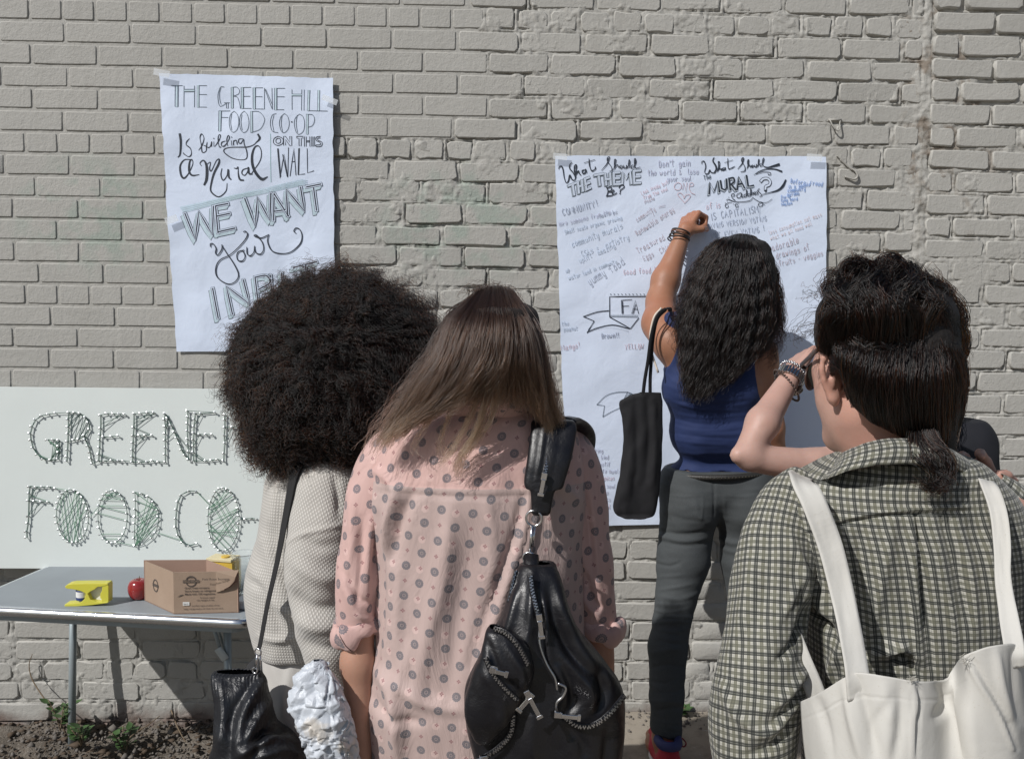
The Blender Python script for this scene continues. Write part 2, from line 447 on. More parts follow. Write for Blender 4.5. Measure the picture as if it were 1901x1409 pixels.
# crumbs of mortar, stones and dry litter along the foot of the wall
def litter(name, n, xr, yr, zf, size, mat, seed, flat=1.0):
    r = np.random.default_rng(seed); V = []; F = []; b = 0
    ico = np.array([(1, 0, 0), (-1, 0, 0), (0, 1, 0), (0, -1, 0), (0, 0, 1), (0, 0, -1)], float)
    fc = np.array([(0, 2, 4), (2, 1, 4), (1, 3, 4), (3, 0, 4), (2, 0, 5), (1, 2, 5), (3, 1, 5), (0, 3, 5)])
    for i in range(n):
        s = size*r.lognormal(0, .5); v = ico*s*r.uniform(.5, 1.3, (6, 1))*np.array([1, 1, flat])
        a = r.uniform(0, 6.28, 2); Rz = np.array([[np.cos(a[0]), -np.sin(a[0]), 0], [np.sin(a[0]), np.cos(a[0]), 0], [0, 0, 1]])
        x = r.uniform(*xr); y = yr[1]-abs(r.normal(0, .35))*(yr[1]-yr[0])
        V.append(v@Rz.T+np.array([x, y, zf(x, y)+s*.3])); F.append(fc+b); b += 6
    o = mesh(name, np.vstack(V), np.vstack(F), mat); o['kind'] = 'stuff'; return o
m_stone = simple('stone_crumbs', (.15, .135, .12), .9, 0, .4, 12)
m_leaf = simple('dead_leaves', (.085, .06, .04), .85, 0, .4, 20)
def zsoil(x, y): return -.05+max(0, min(1, (y-2.6)/.3))*.045
litter('gravel', 2600, (-1.75, .33), (2.2, 2.9), zsoil, .0042, m_stone, 1)
litter('leaf_litter', 1100, (-1.75, .33), (2.3, 2.9), zsoil, .007, m_leaf, 2, .3)
litter('gravel', 260, (.36, 1.3), (2.72, 2.9), lambda x, y: .03, .0045, m_stone, 3)
# weeds
m_weed = simple('weed_leaf', (.055, .11, .035), .55, 0, .35, 30, .3, 120, .001)
m_stem = simple('dry_stem', (.17, .125, .08), .8, 0, .3, 40)
def weed(px, py, Yd, h, n, label, seed, group=None):
    r = random.Random(seed); b = P(px, py, Yd); root = empty('weed', b, label, 'weed', group)
    for i in range(n):
        a = r.uniform(0, 6.28); l = h*r.uniform(.45, 1); top = b+np.array([math.cos(a)*l*.45, math.sin(a)*l*.3, l])
        st = catmull([b, b+(top-b)*.5+np.array([0, 0, l*.12]), top], 8)
        MB().tube(st, .0016, 5).build('stem', m_stem, root, True)
        for j in range(5):
            q = st[2+j]; aa = a+r.uniform(-2, 2); L = r.uniform(.018, .036); d = np.array([math.cos(aa), math.sin(aa), r.uniform(.1, .6)]); s = np.array([-d[1], d[0], 0.])
            ts = [0, .3, .6, 1]; ws = [.15, .42, .36, .02]; v = []
            for t_, w_ in zip(ts, ws): v += [q+d*L*t_+s*L*w_, q+d*L*t_-np.array([0, 0, L*.1*math.sin(t_*3)]), q+d*L*t_-s*L*w_]
            f = [(3*k+m, 3*k+m+1, 3*k+m+4, 3*k+m+3) for k in range(3) for m in (0, 1)]
            mesh('leaf', v, f, m_weed, root, True)
weed(112, 1355, 2.80, .10, 5, 'leafy green weed just left of the near table leg', 3)
weed(150, 1385, 2.72, .09, 6, 'low weed in the shade right behind the table leg', 4)
weed(232, 1405, 2.74, .10, 5, 'small bright weed under the middle of the table', 5)
weed(1268, 1326, 2.86, .03, 4, 'tiny weed tuft in the crack behind the jeans leg', 6)
def twig(pts, Yd, label, r=.0028):
    w = np.array([P(x, y, Yd+dy) for x, y, dy in pts]); cv = catmull(w, 26)
    o = MB().tube(cv, np.linspace(r, r*.4, 26), 6).build('twig', m_stem, None, True); tag(o, label, 'twig'); return o
twig([(122, 1360, 0), (95, 1315, .02), (62, 1265, .06), (54, 1235, .08), (60, 1214, .08)], 2.8, 'long curved dry stem leaning on the wall left of the table leg')
twig([(225, 1405, -.05), (240, 1370, 0), (275, 1345, .05), (297, 1328, .08)], 2.8, 'pale twig slanting up under the table')
twig([(262, 1400, -.05), (290, 1385, 0), (318, 1365, .04)], 2.8, 'short pale twig lying right of the slanting one', .0035)
twig([(318, 1318, .07), (330, 1350, .02), (345, 1378, -.02)], 2.8, 'dark thin twig in the shade beneath the box')
# ================================================================== HAND-LETTERED POSTERS
def paper_mat(name, col):
    n = N(name); pos = n.n('NewGeometry').outputs['Position']
    c = n.mix(n.noise(6, 4, .6, pos), tuple(x*.95 for x in col), col)
    nb = n.bump(n.noise(7, 3, .5, pos, .6), .35, .012); nb = n.bump(n.noise(38, 3, .6, pos, 1.2), .2, .003, nb)
    return n.fin(c, .55, nb, Specular_IOR_Level=.3)
m_paper = paper_mat('poster_paper', (.69, .775, .93))
def ink(name, col, r=.6): return simple(name, col, r, 0, .25, 60, 0.0)
m_ink = ink('dark_ink', (.022, .03, .045)); m_ink2 = ink('thin_ink', (.07, .10, .13)); m_green = ink('green_pencil', (.40, .58, .60))
m_tint = ink('green_wash', (.545, .68, .76)); m_grey = ink('grey_marker', (.42, .47, .57)); m_teal = ink('faded_teal_marker', (.52, .60, .71))
m_red = ink('faded_red_marker', (.66, .54, .60)); m_orange = ink('faded_orange_marker', (.67, .60, .63)); m_blue = ink('blue_marker', (.27, .40, .68)); m_lil = ink('faded_lilac_marker', (.52, .54, .66)); m_tan = ink('brown_marker', (.53, .49, .55))
class Poster:
    def __init__(s, name, label, corners, gap, amp, seed, paper):
        # corners in photograph pixels: tl, tr, br, bl
        s.c = [P(x, y, Y0-gap)[[0, 2]] for x, y in corners]; s.gap = gap; s.amp = amp; s.seed = seed
        cx = sum(q[0] for q in s.c)/4; cz = min(q[1] for q in s.c)
        s.root = empty(name, (cx, Y0-gap, cz), label, 'poster')
        nx, nz = 90, 120
        u = np.linspace(0, 1, nx)[None, :, None]; v = np.linspace(0, 1, nz)[:, None, None]
        tl, tr, br, bl = [np.array(q) for q in s.c]
        G = (tl*(1-u)+tr*u)*(1-v)+(bl*(1-u)+br*u)*v
        uu, vv = u[..., 0]+0*v[..., 0], v[..., 0]+0*u[..., 0]
        pass
        tear = .0022*vnoise(np.stack([uu*0, vv*30, vv*0], -1), 1, seed)*((uu < .001)*1.-(uu > .999)*1.) + 0
        G[..., 0] += tear
        G[..., 1] += .0015*vnoise(np.stack([uu*25, vv*0, vv*0], -1), 1, seed+3)*(vv < .001)
        Yv = s.y(G[..., 0], G[..., 1])
        V = np.stack([G[..., 0], Yv, G[..., 1]], -1)
        m_p = mesh('paper', V, grid_faces(nz, nx), paper, s.root, True)
        s.layers = {}
    def y(s, x, z):
        p = np.stack([np.asarray(x, float), np.zeros_like(np.asarray(x, float)), np.asarray(z, float)], -1)
        tl, tr, br, bl = s.c
        e = np.abs((np.asarray(x)-(tl[0]+tr[0])/2)/((tr[0]-tl[0])/2)); top = (np.asarray(z)-bl[1])/(tl[1]-bl[1])
        k = s.amp*(.5+.5*np.clip(1-top, 0, 1))
        return Y0-s.gap-k*(fbm(p, 3.1, 2, s.seed)+.5)-s.amp*.35*vnoise(p, 11, s.seed+9.)
    def stroke(s, pts, w, mat, layer=0, smooth=False, cap=True, taper=None):
        pts = np.asarray(pts, float)
        if smooth and len(pts) > 2: pts = catmull(pts, max(10, len(pts)*6))
        else:
            q = [pts[0]]
            for a, b in zip(pts[:-1], pts[1:]):
                n = max(1, int(np.linalg.norm(b-a)/14)); q += [a+(b-a)*t for t in np.linspace(0, 1, n+1)[1:]]
            pts = np.array(q)
        W = P(pts[:, 0], pts[:, 1], Y0-s.gap)[:, [0, 2]]
        t = np.gradient(W, axis=0); L = np.linalg.norm(t, axis=1)[:, None]; L[L < 1e-9] = 1e-9; t = t/L; nrm = np.stack([-t[:, 1], t[:, 0]], -1)
        hw = w*.00176/2*np.ones(len(W))
        if taper is not None:
            tt = np.linspace(0, 1, len(W)); hw = hw*np.interp(tt, np.linspace(0, 1, len(taper)), taper)
        if cap:
            W[0] -= t[0]*hw[0]*.8; W[-1] += t[-1]*hw[-1]*.8
        a = W+nrm*hw[:, None]; b = W-nrm*hw[:, None]
        key = (mat.name, layer); D = s.layers.setdefault(key, [mat, [], [], 0])
        V = np.empty((2*len(W), 3)); off = .0010+.00022*layer
        for k, g in ((0, a), (1, b)):
            V[k::2, 0] = g[:, 0]; V[k::2, 2] = g[:, 1]; V[k::2, 1] = s.y(W[:, 0], W[:, 1])-off-1e-6*(D[3] % 40)
        i = np.arange(len(W)-1)*2+D[3]
        D[1].append(V); D[2].append(np.stack([i, i+1, i+3, i+2], -1)); D[3] += 2*len(W)
    def draw(s, org, sc, txt, w, mat, layer=0, taper=None):
        for st in txt.split(';'):
            st = st.strip()
            if not st: continue
            sm = st[0] == '~'; st = st.lstrip('~')
            pts = [[float(q) for q in p.split(',')] for p in st.split()]
            pts = [[org[0]+x/sc, org[1]+y/sc] for x, y in pts]
            if len(pts) == 1: pts = [pts[0], [pts[0][0]+w/sc*.6, pts[0][1]]]
            s.stroke(pts, w/sc, mat, layer, sm, True, taper)
    def block(s, org, sc, txt, wo, wf, wi, shift, fill, tint, inner):
        # outlined letters with a drop block: successive flat print layers
        for k in (1.0, .66, .33):
            s.draw((org[0]+shift[0]*k/sc, org[1]+shift[1]*k/sc), sc, txt, wo, m_ink2, 0 if k == 1 else 1) if k == 1 else s.draw((org[0]+shift[0]*k/sc, org[1]+shift[1]*k/sc), sc, txt, wf+2, tint, 2)
        s.draw((org[0]+shift[0]/sc, org[1]+shift[1]/sc), sc, txt, wf, tint, 1)
        s.draw(org, sc, txt, wo, m_ink2, 3); s.draw(org, sc, txt, wf, fill, 4)
        if wi: s.draw(org, sc, txt, wi, inner, 5)
    def write(s, x, y, h, ang, txt, w, mat, sp=1.0, up=True):
        ca, sa = math.cos(math.radians(ang)), math.sin(math.radians(ang)); cx = 0; r = random.Random(hash(txt) % 1000 if False else len(txt)*7+int(x))
        for ch in txt:
            if ch == ' ': cx += .42*h*sp; continue
            g = GL.get(ch) or GL.get(ch.lower()); 
            if g is None: cx += .4*h; continue
            mx = 0; jy = r.uniform(-.06, .06)*h; js = r.uniform(.9, 1.1)
            for pl in g.split('|'):
                v = [(int(a[0]), int(a[1])) for a in pl.split()]
                mx = max(mx, max(a for a, b in v))
                q = [(x+(cx+a*.078*h*js)*ca-(b*.115*h-.25*h+jy)*sa, y-(cx+a*.078*h*js)*sa-(b*.115*h-.25*h+jy)*ca) for a, b in v]
                q = [(px, py) for px, py in q]
                if len(q) == 1: q = [q[0], (q[0][0]+.6, q[0][1])]
                s.stroke(q, w, mat, 6, len(q) > 2 and ch not in 'AEFHIKLMNTVWXYZ', True)
            cx += (mx*.078+.13)*h*js*sp
    def finish(s):
        names = {}
        for (mn, layer), (mat, V, F, n) in s.layers.items():
            names.setdefault(mn, [mat, [], [], 0]); D = names[mn]
            D[1] += V; D[2] += [f+D[3] for f in F]; D[3] += n
        for mn, (mat, V, F, n) in names.items():
            mesh('lettering', np.vstack(V), np.vstack(F), mat, s.root)['kind'] = 'stuff'
# one-stroke handwriting: each point is two digits (x, y) with the baseline at y=2
GL = {'a': '46 26 14 12 32 45 46 42 52', 'b': '19 12 32 44 46 26 14', 'c': '46 26 14 12 32 43', 'd': '46 26 14 12 32 44 49 42', 'e': '14 44 46 26 14 12 32 43', 'f': '48 39 28 22|06 36',
 'g': '46 26 14 22 44 46 41 20 11', 'h': '19 12|14 26 46 42', 'i': '16 12|18', 'j': '26 20 01|28', 'k': '19 12|45 14 42', 'l': '19 13 22', 'm': '06 02|04 16 26 22|24 36 46 42', 'n': '16 12|14 26 46 42',
 'o': '26 14 12 32 44 36 26', 'p': '16 10|14 26 46 43 22 13', 'q': '46 26 14 22 44 46 40', 'r': '16 12|14 26 46', 's': '46 26 15 44 32 12', 't': '29 23 32|07 47', 'u': '16 13 22 43 46 42', 'v': '06 22 46',
 'w': '06 12 25 32 56', 'x': '16 42|46 12', 'y': '16 13 32 46|46 30 10', 'z': '16 46 12 42', 'A': '02 28 42|14 35', 'B': '12 18 38 45 15|35 43 22 12', 'C': '48 28 15 22 43', 'D': '12 18 38 45 32 12', 'E': '48 18 12 42|15 35',
 'F': '48 18 12|15 35', 'G': '48 28 15 22 43 45 35', 'H': '18 12|48 42|15 45', 'I': '28 22', 'J': '38 32 12', 'K': '18 12|48 15 42', 'L': '18 12 42', 'M': '02 08 34 58 52', 'N': '12 18 42 48', 'O': '28 15 22 42 45 28',
 'P': '12 18 38 46 15', 'Q': '28 15 22 42 45 28|33 51', 'R': '12 18 38 46 15|25 42', 'S': '48 28 16 44 32 12', 'T': '08 48|28 22', 'U': '18 13 32 43 48', 'V': '08 22 48', 'W': '08 12 26 32 58', 'X': '18 42|48 12', 'Y': '08 25 48|25 22',
 'Z': '08 48 12 42', '!': '29 25|23', '?': '18 38 46 24|22', '-': '15 35', '&': '42 17 28 36 13 22 44', "'": '19 17', '.': '12', ',': '12 01', '=': '16 36|14 34', '/': '02 48'}
# ---- first poster ----
pa = Poster('poster', 'tall narrow white paper poster announcing the food co-op mural, hung left of centre', [(296, 137), (618, 146), (622, 652), (326, 653)], .012, .010, 2.0, m_paper)
# the left edge of this sheet bows: it is drawn in by the tape half way down
o1, s1 = (300, 140), 5.94
pa.draw(o1, s1, '110,115 232,117;150,118 150,350 185,350 185,118;248,120 248,350;365,120 365,355;250,158 365,158;250,185 365,185;395,118 500,118;395,118 395,355;415,118 415,355;415,215 500,217;395,355 500,355;~690,132 650,135 625,200 622,260 640,340 685,330 715,308;690,305 750,305;715,308 715,365 735,368 735,308;~655,140 640,200 642,270 655,320;768,138 768,365;792,138 792,365;~768,138 830,135 860,170 850,210 795,232;~795,232 840,250 865,330 870,370;880,140 990,140;880,140 880,370;908,140 908,370;908,238 980,238;880,370 995,372;1012,145 1120,145;1012,145 1015,378;1040,145 1040,378;1040,242 1115,244;1015,378 1130,380;1140,150 1140,382;1140,150 1225,380;1155,165 1225,330;1222,150 1228,382;1252,152 1365,152;1252,152 1250,388;1278,152 1278,388;1278,245 1360,245;1250,388 1355,388;1442,165 1444,385;1548,165 1548,395;1444,215 1545,215;1444,235 1545,235;1575,165 1575,395;1618,170 1612,398;1638,170 1632,398;1612,398 1720,400;1725,170 1725,400;1745,170 1745,400;1725,400 1832,402', 5.2, m_ink2)
pa.draw(o1, s1, '632,395 755,395;632,395 632,620 660,620 660,395;660,468 735,468;~800,398 760,440 748,520 765,605 800,635 840,600 855,520 840,440 800,398;~775,430 765,520 780,610;~915,400 875,440 862,520 878,605 915,637 955,600 968,520 950,440 915,400;~890,440 880,520 893,610;988,405 988,635;1008,405 1008,635;~988,405 1080,410 1135,470 1138,520 1090,600 988,637;~1270,430 1225,450 1205,530 1225,620 1290,640;~1245,450 1228,530 1245,630;~1360,430 1320,470 1305,540 1325,620 1360,640 1400,600 1413,530 1395,460 1360,430;~1335,450 1325,540 1340,630;~1525,435 1480,480 1468,545 1490,635 1525,658 1570,620 1582,540 1565,465 1525,435;~1500,450 1490,545 1505,640;1602,438 1602,655;1622,438 1622,655;~1602,438 1670,445 1692,500 1670,560 1625,580', 5.2, m_ink2)
pa.draw(o1, s1, '1437,522 1445,522', 11, m_ink)
for q in ('168,120 168,348', '404,120 404,352', '780,140 780,362', '893,142 893,368', '1026,147 1028,376', '1264,154 1264,386', '1626,172 1622,396', '1735,172 1735,398', '646,398 646,618', '998,407 998,633', '1612,440 1612,653', '250,172 365,172', '1444,225 1545,225'):
    pa.draw(o1, s1, q, 15, m_tint, 0)
pa.draw(o1, s1, '~205,655 215,740 205,870 180,905', 15, m_ink, taper=[1.6, 1.5, 1.1, .5]); pa.draw(o1, s1, '~310,700 280,735 275,770 320,810 330,870 300,900 250,870 240,855;~410,830 445,780 470,700 445,650 425,690 440,770 450,850 490,840 495,790 465,775;~505,740 500,785 520,800 545,780 555,735 555,790;~580,735 580,790;~590,790 640,720 655,670 635,665 628,720 640,790 660,795;~710,730 670,745 665,780 695,785 735,740 755,690 740,670 725,720 735,785;~775,725 780,780;~800,780 800,735 830,725 840,770;~905,705 860,710 855,745 880,755 910,710 915,760 945,850 940,920 880,935 780,915 700,860 695,820 760,800 870,797 950,795 1020,770 1070,720', 9, m_ink, taper=[.5, 1.3, .7, 1.4, .6, 1.3, .7, 1.2, .6])
pa.draw(o1, s1, '578,700 582,702;777,688 781,690', 9, m_ink)
pa.draw(o1, s1, '~1040,750 1078,715 1085,690 1068,658', 16, m_ink, taper=[.5, 1.2, 1.5, 1.2]); pa.draw(o1, s1, '~205,660 215,740 205,860', 10, m_ink)
pa.draw(o1, s1, '~320,930 250,935 205,1000 215,1100 250,1135 300,1080 345,980 335,930 310,960 305,1060 340,1105 415,1098', 14, m_ink, taper=[.5, .8, 1.5, 1.5, .8, .5, .8, 1.6, 1.4, .5])
pa.draw(o1, s1, '~440,1000 425,970 460,940 490,975 502,1050 497,1150 474,1208', 14, m_ink, taper=[.5, .6, .8, 1.6, 2.1, 2.1, 1.4]); pa.draw(o1, s1, '~500,985 540,960 530,1030 550,1055 600,950 635,925 630,975 580,1080 552,1188 546,1277 606,1335 656,1335 715,1277 725,1194', 13, m_ink, taper=[.5, .5, 1, .5, .6, 1.6, 1.6, 1.3, 1.2, .8, .8, .5])
pa.draw(o1, s1, '~665,1030 655,1100 680,1160 720,1110 735,1040 742,1120 765,1150;~800,1025 830,1030 845,1015 848,1090 865,1150 905,1160;~960,1025 900,1045 888,1085 920,1105 955,1060 962,1020 968,1085 1000,1090', 12, m_ink, taper=[.6, 1, 1, .7, 1.5, 1.7, 1.2])
pa.draw(o1, s1, '~1000,1080 1090,950 1105,850 1075,785 1030,800 1003,890 1010,1000 1050,1090 1110,1148 1172,1122', 18, m_ink, taper=[.4, .5, .5, .6, .9, 1.4, 1.6, 1.7, 1.7, .4])
pa.draw(o1, s1, '1205,650 1208,1180', 6, m_green)
pa.draw(o1, s1, '~1290,678 1245,705 1242,755 1290,780 1340,755 1340,705 1290,678;~1290,700 1268,715 1268,745 1290,757 1315,745 1315,710 1290,700;1350,778 1350,680 1372,680 1418,745 1418,680 1440,680 1440,782 1420,782 1372,715 1372,775;1495,680 1565,680 1565,700 1545,700 1545,785 1520,785 1520,700 1495,700 1495,680;1580,685 1580,790;1600,685 1600,790;1640,685 1640,790;1660,685 1660,790;1600,728 1640,728;1600,742 1640,742;1675,685 1675,790 1692,790 1692,685;~1755,680 1712,690 1710,725 1752,748 1750,772 1710,775 1710,792 1765,788 1772,745 1728,722 1728,702 1755,698', 6.5, m_ink)
pa.draw(o1, s1, '1283,815 1310,1140 1355,870 1395,1130 1405,805;1293,815 1318,1120;1340,880 1388,1120;1420,1115 1465,810 1485,1105;1440,960 1472,955;1525,810 1515,1100 1582,1092;1516,815 1508,1100;1610,815 1612,1080 1682,1058', 7, m_ink)
o2, s2 = (320, 330), 4.86
for i in range(11):
    pa.draw(o2, s2, f'{72+3*i},{268+i*5} {600},{150+i*4} {1180+20*(i%3)},{18+i*5}', 2.2+(i % 3), m_green if i % 3 == 0 else m_tint, 0)
WW = '118,325 212,560 243,305 368,520 375,262;395,262 418,500;395,258 505,238;408,350 520,326;418,492 568,458;655,190 745,438 768,178 878,388 890,142;920,148 912,385;920,148 1048,348;918,305 1018,292;1040,345 1032,108 1192,302 1160,90;1214,88 1342,62;1275,78 1303,296'
pa.block(o2, s2, WW, 34, 26, 11, (-20, 34), m_paper, m_tint, m_ink)
pa.block(o2, s2, '365,1000 415,1265;545,1230 490,980 700,1140 645,925;750,900 782,1150;~750,900 850,885 880,950 780,1010;885,880 905,1090 1000,1080 985,860;1090,812 1305,760;1200,790 1230,1000', 34, 26, 11, (-20, 30), m_paper, m_tint, m_ink)
pa.draw(o2, s2, '~350,625 350,600 375,600 400,640 395,680 415,700 450,650 455,610;~450,610 500,690 560,780 600,870 580,930 520,960 450,935 400,880 400,800 440,740 520,700 600,630 660,560 680,510 660,485 645,490;~650,655 600,670 585,710 600,750 640,750 660,710 640,665 620,660;~675,630 680,690 710,705 740,670 745,620;~745,640 760,680 800,690 825,650 815,590 780,545 745,530 740,520 760,520 800,545 870,515;~865,520 860,580 900,660 980,685 1070,670 1150,600 1170,530 1150,470 1115,455 1095,480 1110,500', 9.5, m_ink, 6, taper=[.8, 1.1, .8, 1.2, .8, 1.1, .9])
pa.finish()
# ---- second poster ----
pb = Poster('poster', 'wide white paper sheet of handwritten ideas, written on by the woman in the tank top', [(1030, 290), (1534, 291), (1533, 968), (1052, 976)], .012, .008, 5.0, m_paper)
o3, s3 = (1030, 285), 7.31
T1 = [.6, 1.3, .7, 1.4, .8, 1.2, .6]
pb.draw(o3, s3, '~50,215 60,185 90,180 110,230 125,330 150,400 180,380 200,300 225,350 260,370 275,330 240,260 200,210 200,160 230,130;~262,170 262,250 285,330;~262,175 290,160 285,230 282,300;~285,290 315,240 325,270 350,300;~410,225 370,240 375,275 410,265 415,220 430,265;~460,80 470,180 500,240 545,215 545,185', 14, m_ink, 5, T1)
pb.draw(o3, s3, '395,135 540,90', 7, m_ink, 5)
pb.draw(o3, s3, '~630,235 700,150 740,60 715,60 710,110 765,190 770,240 740,245;~790,230 815,150 825,95 805,95 805,160 815,215;~815,190 845,160 865,200;~895,165 875,185 890,205 915,195 905,165;~930,165 935,200 965,200 970,165 980,200;~985,195 1015,130 1005,95 995,150 1010,200;~1060,160 1030,175 1035,205 1065,195 1095,120 1085,75 1075,100 1090,200 1155,190', 11, m_ink, 5, T1)
m_dgrey = ink('grey_shading', (.16, .2, .26)); m_hatch = ink('pencil_hatching', (.50, .56, .63))
TH = '190,442 305,398;240,425 262,565;312,392 325,540;365,372 380,512;322,455 372,438;408,360 428,498;405,352 462,330;415,425 470,402;428,495 482,470;542,300 655,280;592,292 610,432;682,285 698,428;748,275 760,428;690,355 752,350;797,270 805,425;797,266 872,262;802,342 872,338;805,423 892,418;915,410 925,255 975,345 1018,250 1038,410;1070,245 1078,410;1070,242 1160,236;1075,322 1152,316;1078,408 1160,402'
pb.block(o3, s3, TH, 36, 24, 0, (-12, 12), m_paper, m_hatch, m_ink)
pb.draw(o3, s3, TH, 5, m_hatch, 5)
pb.draw(o3, s3, '~705,460 720,520 700,585;~700,470 760,460 765,500 725,520 780,530 775,570 700,580;~770,535 800,515 795,500 772,520 790,560 835,540;~870,470 890,435 930,435 935,465 890,500 885,530;~878,546 886,548', 13, m_ink, 5)
pb.draw(o3, s3, '~1660,398 1620,430 1620,480 1665,500 1705,470 1705,420 1660,398;1725,490 1740,405 1775,530 1785,400;~1820,450 1870,440 1865,405 1830,410 1815,460 1840,530 1895,560;~1745,660 1690,600 1660,560 1690,535 1735,570 1745,610 1770,570 1815,560 1830,590 1760,670 1745,660', 9, m_red, 5)
o4 = (1280, 285)
pb.draw(o4, s3, '~160,145 165,115 195,115 215,180 200,250 215,280 250,275 270,230 290,260 340,265 355,200 330,130 310,100 335,60;~370,255 400,200 405,130 385,120 390,180 375,250;~395,215 425,215 425,240;~470,195 435,215 445,235 475,220 480,195 485,235;~515,70 520,200 550,210 610,180;~650,215 710,140 735,70 715,65 705,110 745,180 745,240 690,255;~775,210 800,140 800,90 785,110 790,190;~795,175 815,165 825,195;~850,160 835,180 850,190 865,175 850,160;~880,160 885,185 905,185 908,150 915,180;~925,180 945,100 935,90 930,170', 12, m_ink, 5, T1)
pb.draw(o4, s3, '~320,60 315,110 350,170 358,220 325,265', 16, m_ink, 5, [.4, 1.2, 1.6, 1.5, .5])
pb.draw(o4, s3, '470,130 585,95', 6, m_ink, 5)
pb.draw(o4, s3, '~985,135 955,150 960,175 985,165 1010,90 1005,65 990,100 1000,170 1060,190 1130,175 1212,152', 13, m_ink, 5, [.6, .7, .8, .6, .8, .8, .7, .7, 1, 1.9, 2.6]); pb.draw(o4, s3, '~870,295 940,250 1040,215 1160,215 1250,245', 13, m_ink, 5, [.4, 1, .9, 1.1, 1.7]); pb.draw(o4, s3, '~900,280 1000,255 1090,260 1100,290 1070,290 1065,275', 8, m_ink, 5)
MU = '262,550 272,395 335,515 378,372 400,525;415,375 432,480 475,500 500,470 495,355;530,345 548,500;~530,345 590,338 598,390 552,425;560,425 622,498;640,492 662,320 740,470;655,425 705,415;768,305 790,450 862,438'
pb.draw((o4[0]-14/s3, o4[1]+22/s3), s3, MU, 26, m_dgrey, 2); pb.draw((o4[0]-4/s3, o4[1]+8/s3), s3, MU, 34, m_hatch, 3); pb.draw(o4, s3, MU, 23, m_ink, 5)
pb.write(1306, 334, 11, 8, 'The', 1.0, m_ink2)
QM = '~968,378 1000,348 1060,345 1095,385 1080,430 1035,450 1030,492'
pb.draw(o4, s3, QM, 40, m_ink, 3); pb.draw(o4, s3, QM, 24, m_paper, 4); pb.draw(o4, s3, '~1028,510 1034,508', 26, m_ink, 5)
pb.draw(o4, s3, '~612,640 575,610 562,565 590,548 606,572 580,590;~695,535 640,560 640,600 680,602 702,545 706,600 722,592;~765,555 735,565 735,592 762,585 778,520 765,500 770,585;~820,545 790,555 790,582 818,575 835,500 822,490 825,575;~838,570 845,540 862,532 858,562;~875,555 895,540 885,525 872,545 885,562 905,550;~925,510 908,525 930,545 915,560;~945,480 925,505 962,545 980,575 950,585', 9, m_ink, 5)
pb.draw(o4, s3, '~985,560 1100,530 1200,500 1265,445 1305,365', 18, m_ink, 5, [.4, .6, 1.3, 1.9, 1.2])
pb.draw(o4, s3, '~505,650 500,630 530,630 600,655 720,660 820,640 855,600 865,610;~865,610 930,650 990,670 985,710 950,720 930,695 960,670 1050,665 1120,620;~570,670 520,672 480,705 490,740 520,730 515,700;~665,680 620,690 625,735 655,720 640,700', 8, m_ink, 5, [.7, .9, 1.3, .9, 1.2, .8, .7])
pb.draw(o4, s3, '525,600 529,600;478,678 482,678;592,692 596,692;1015,700 1019,700', 9, m_ink, 5)
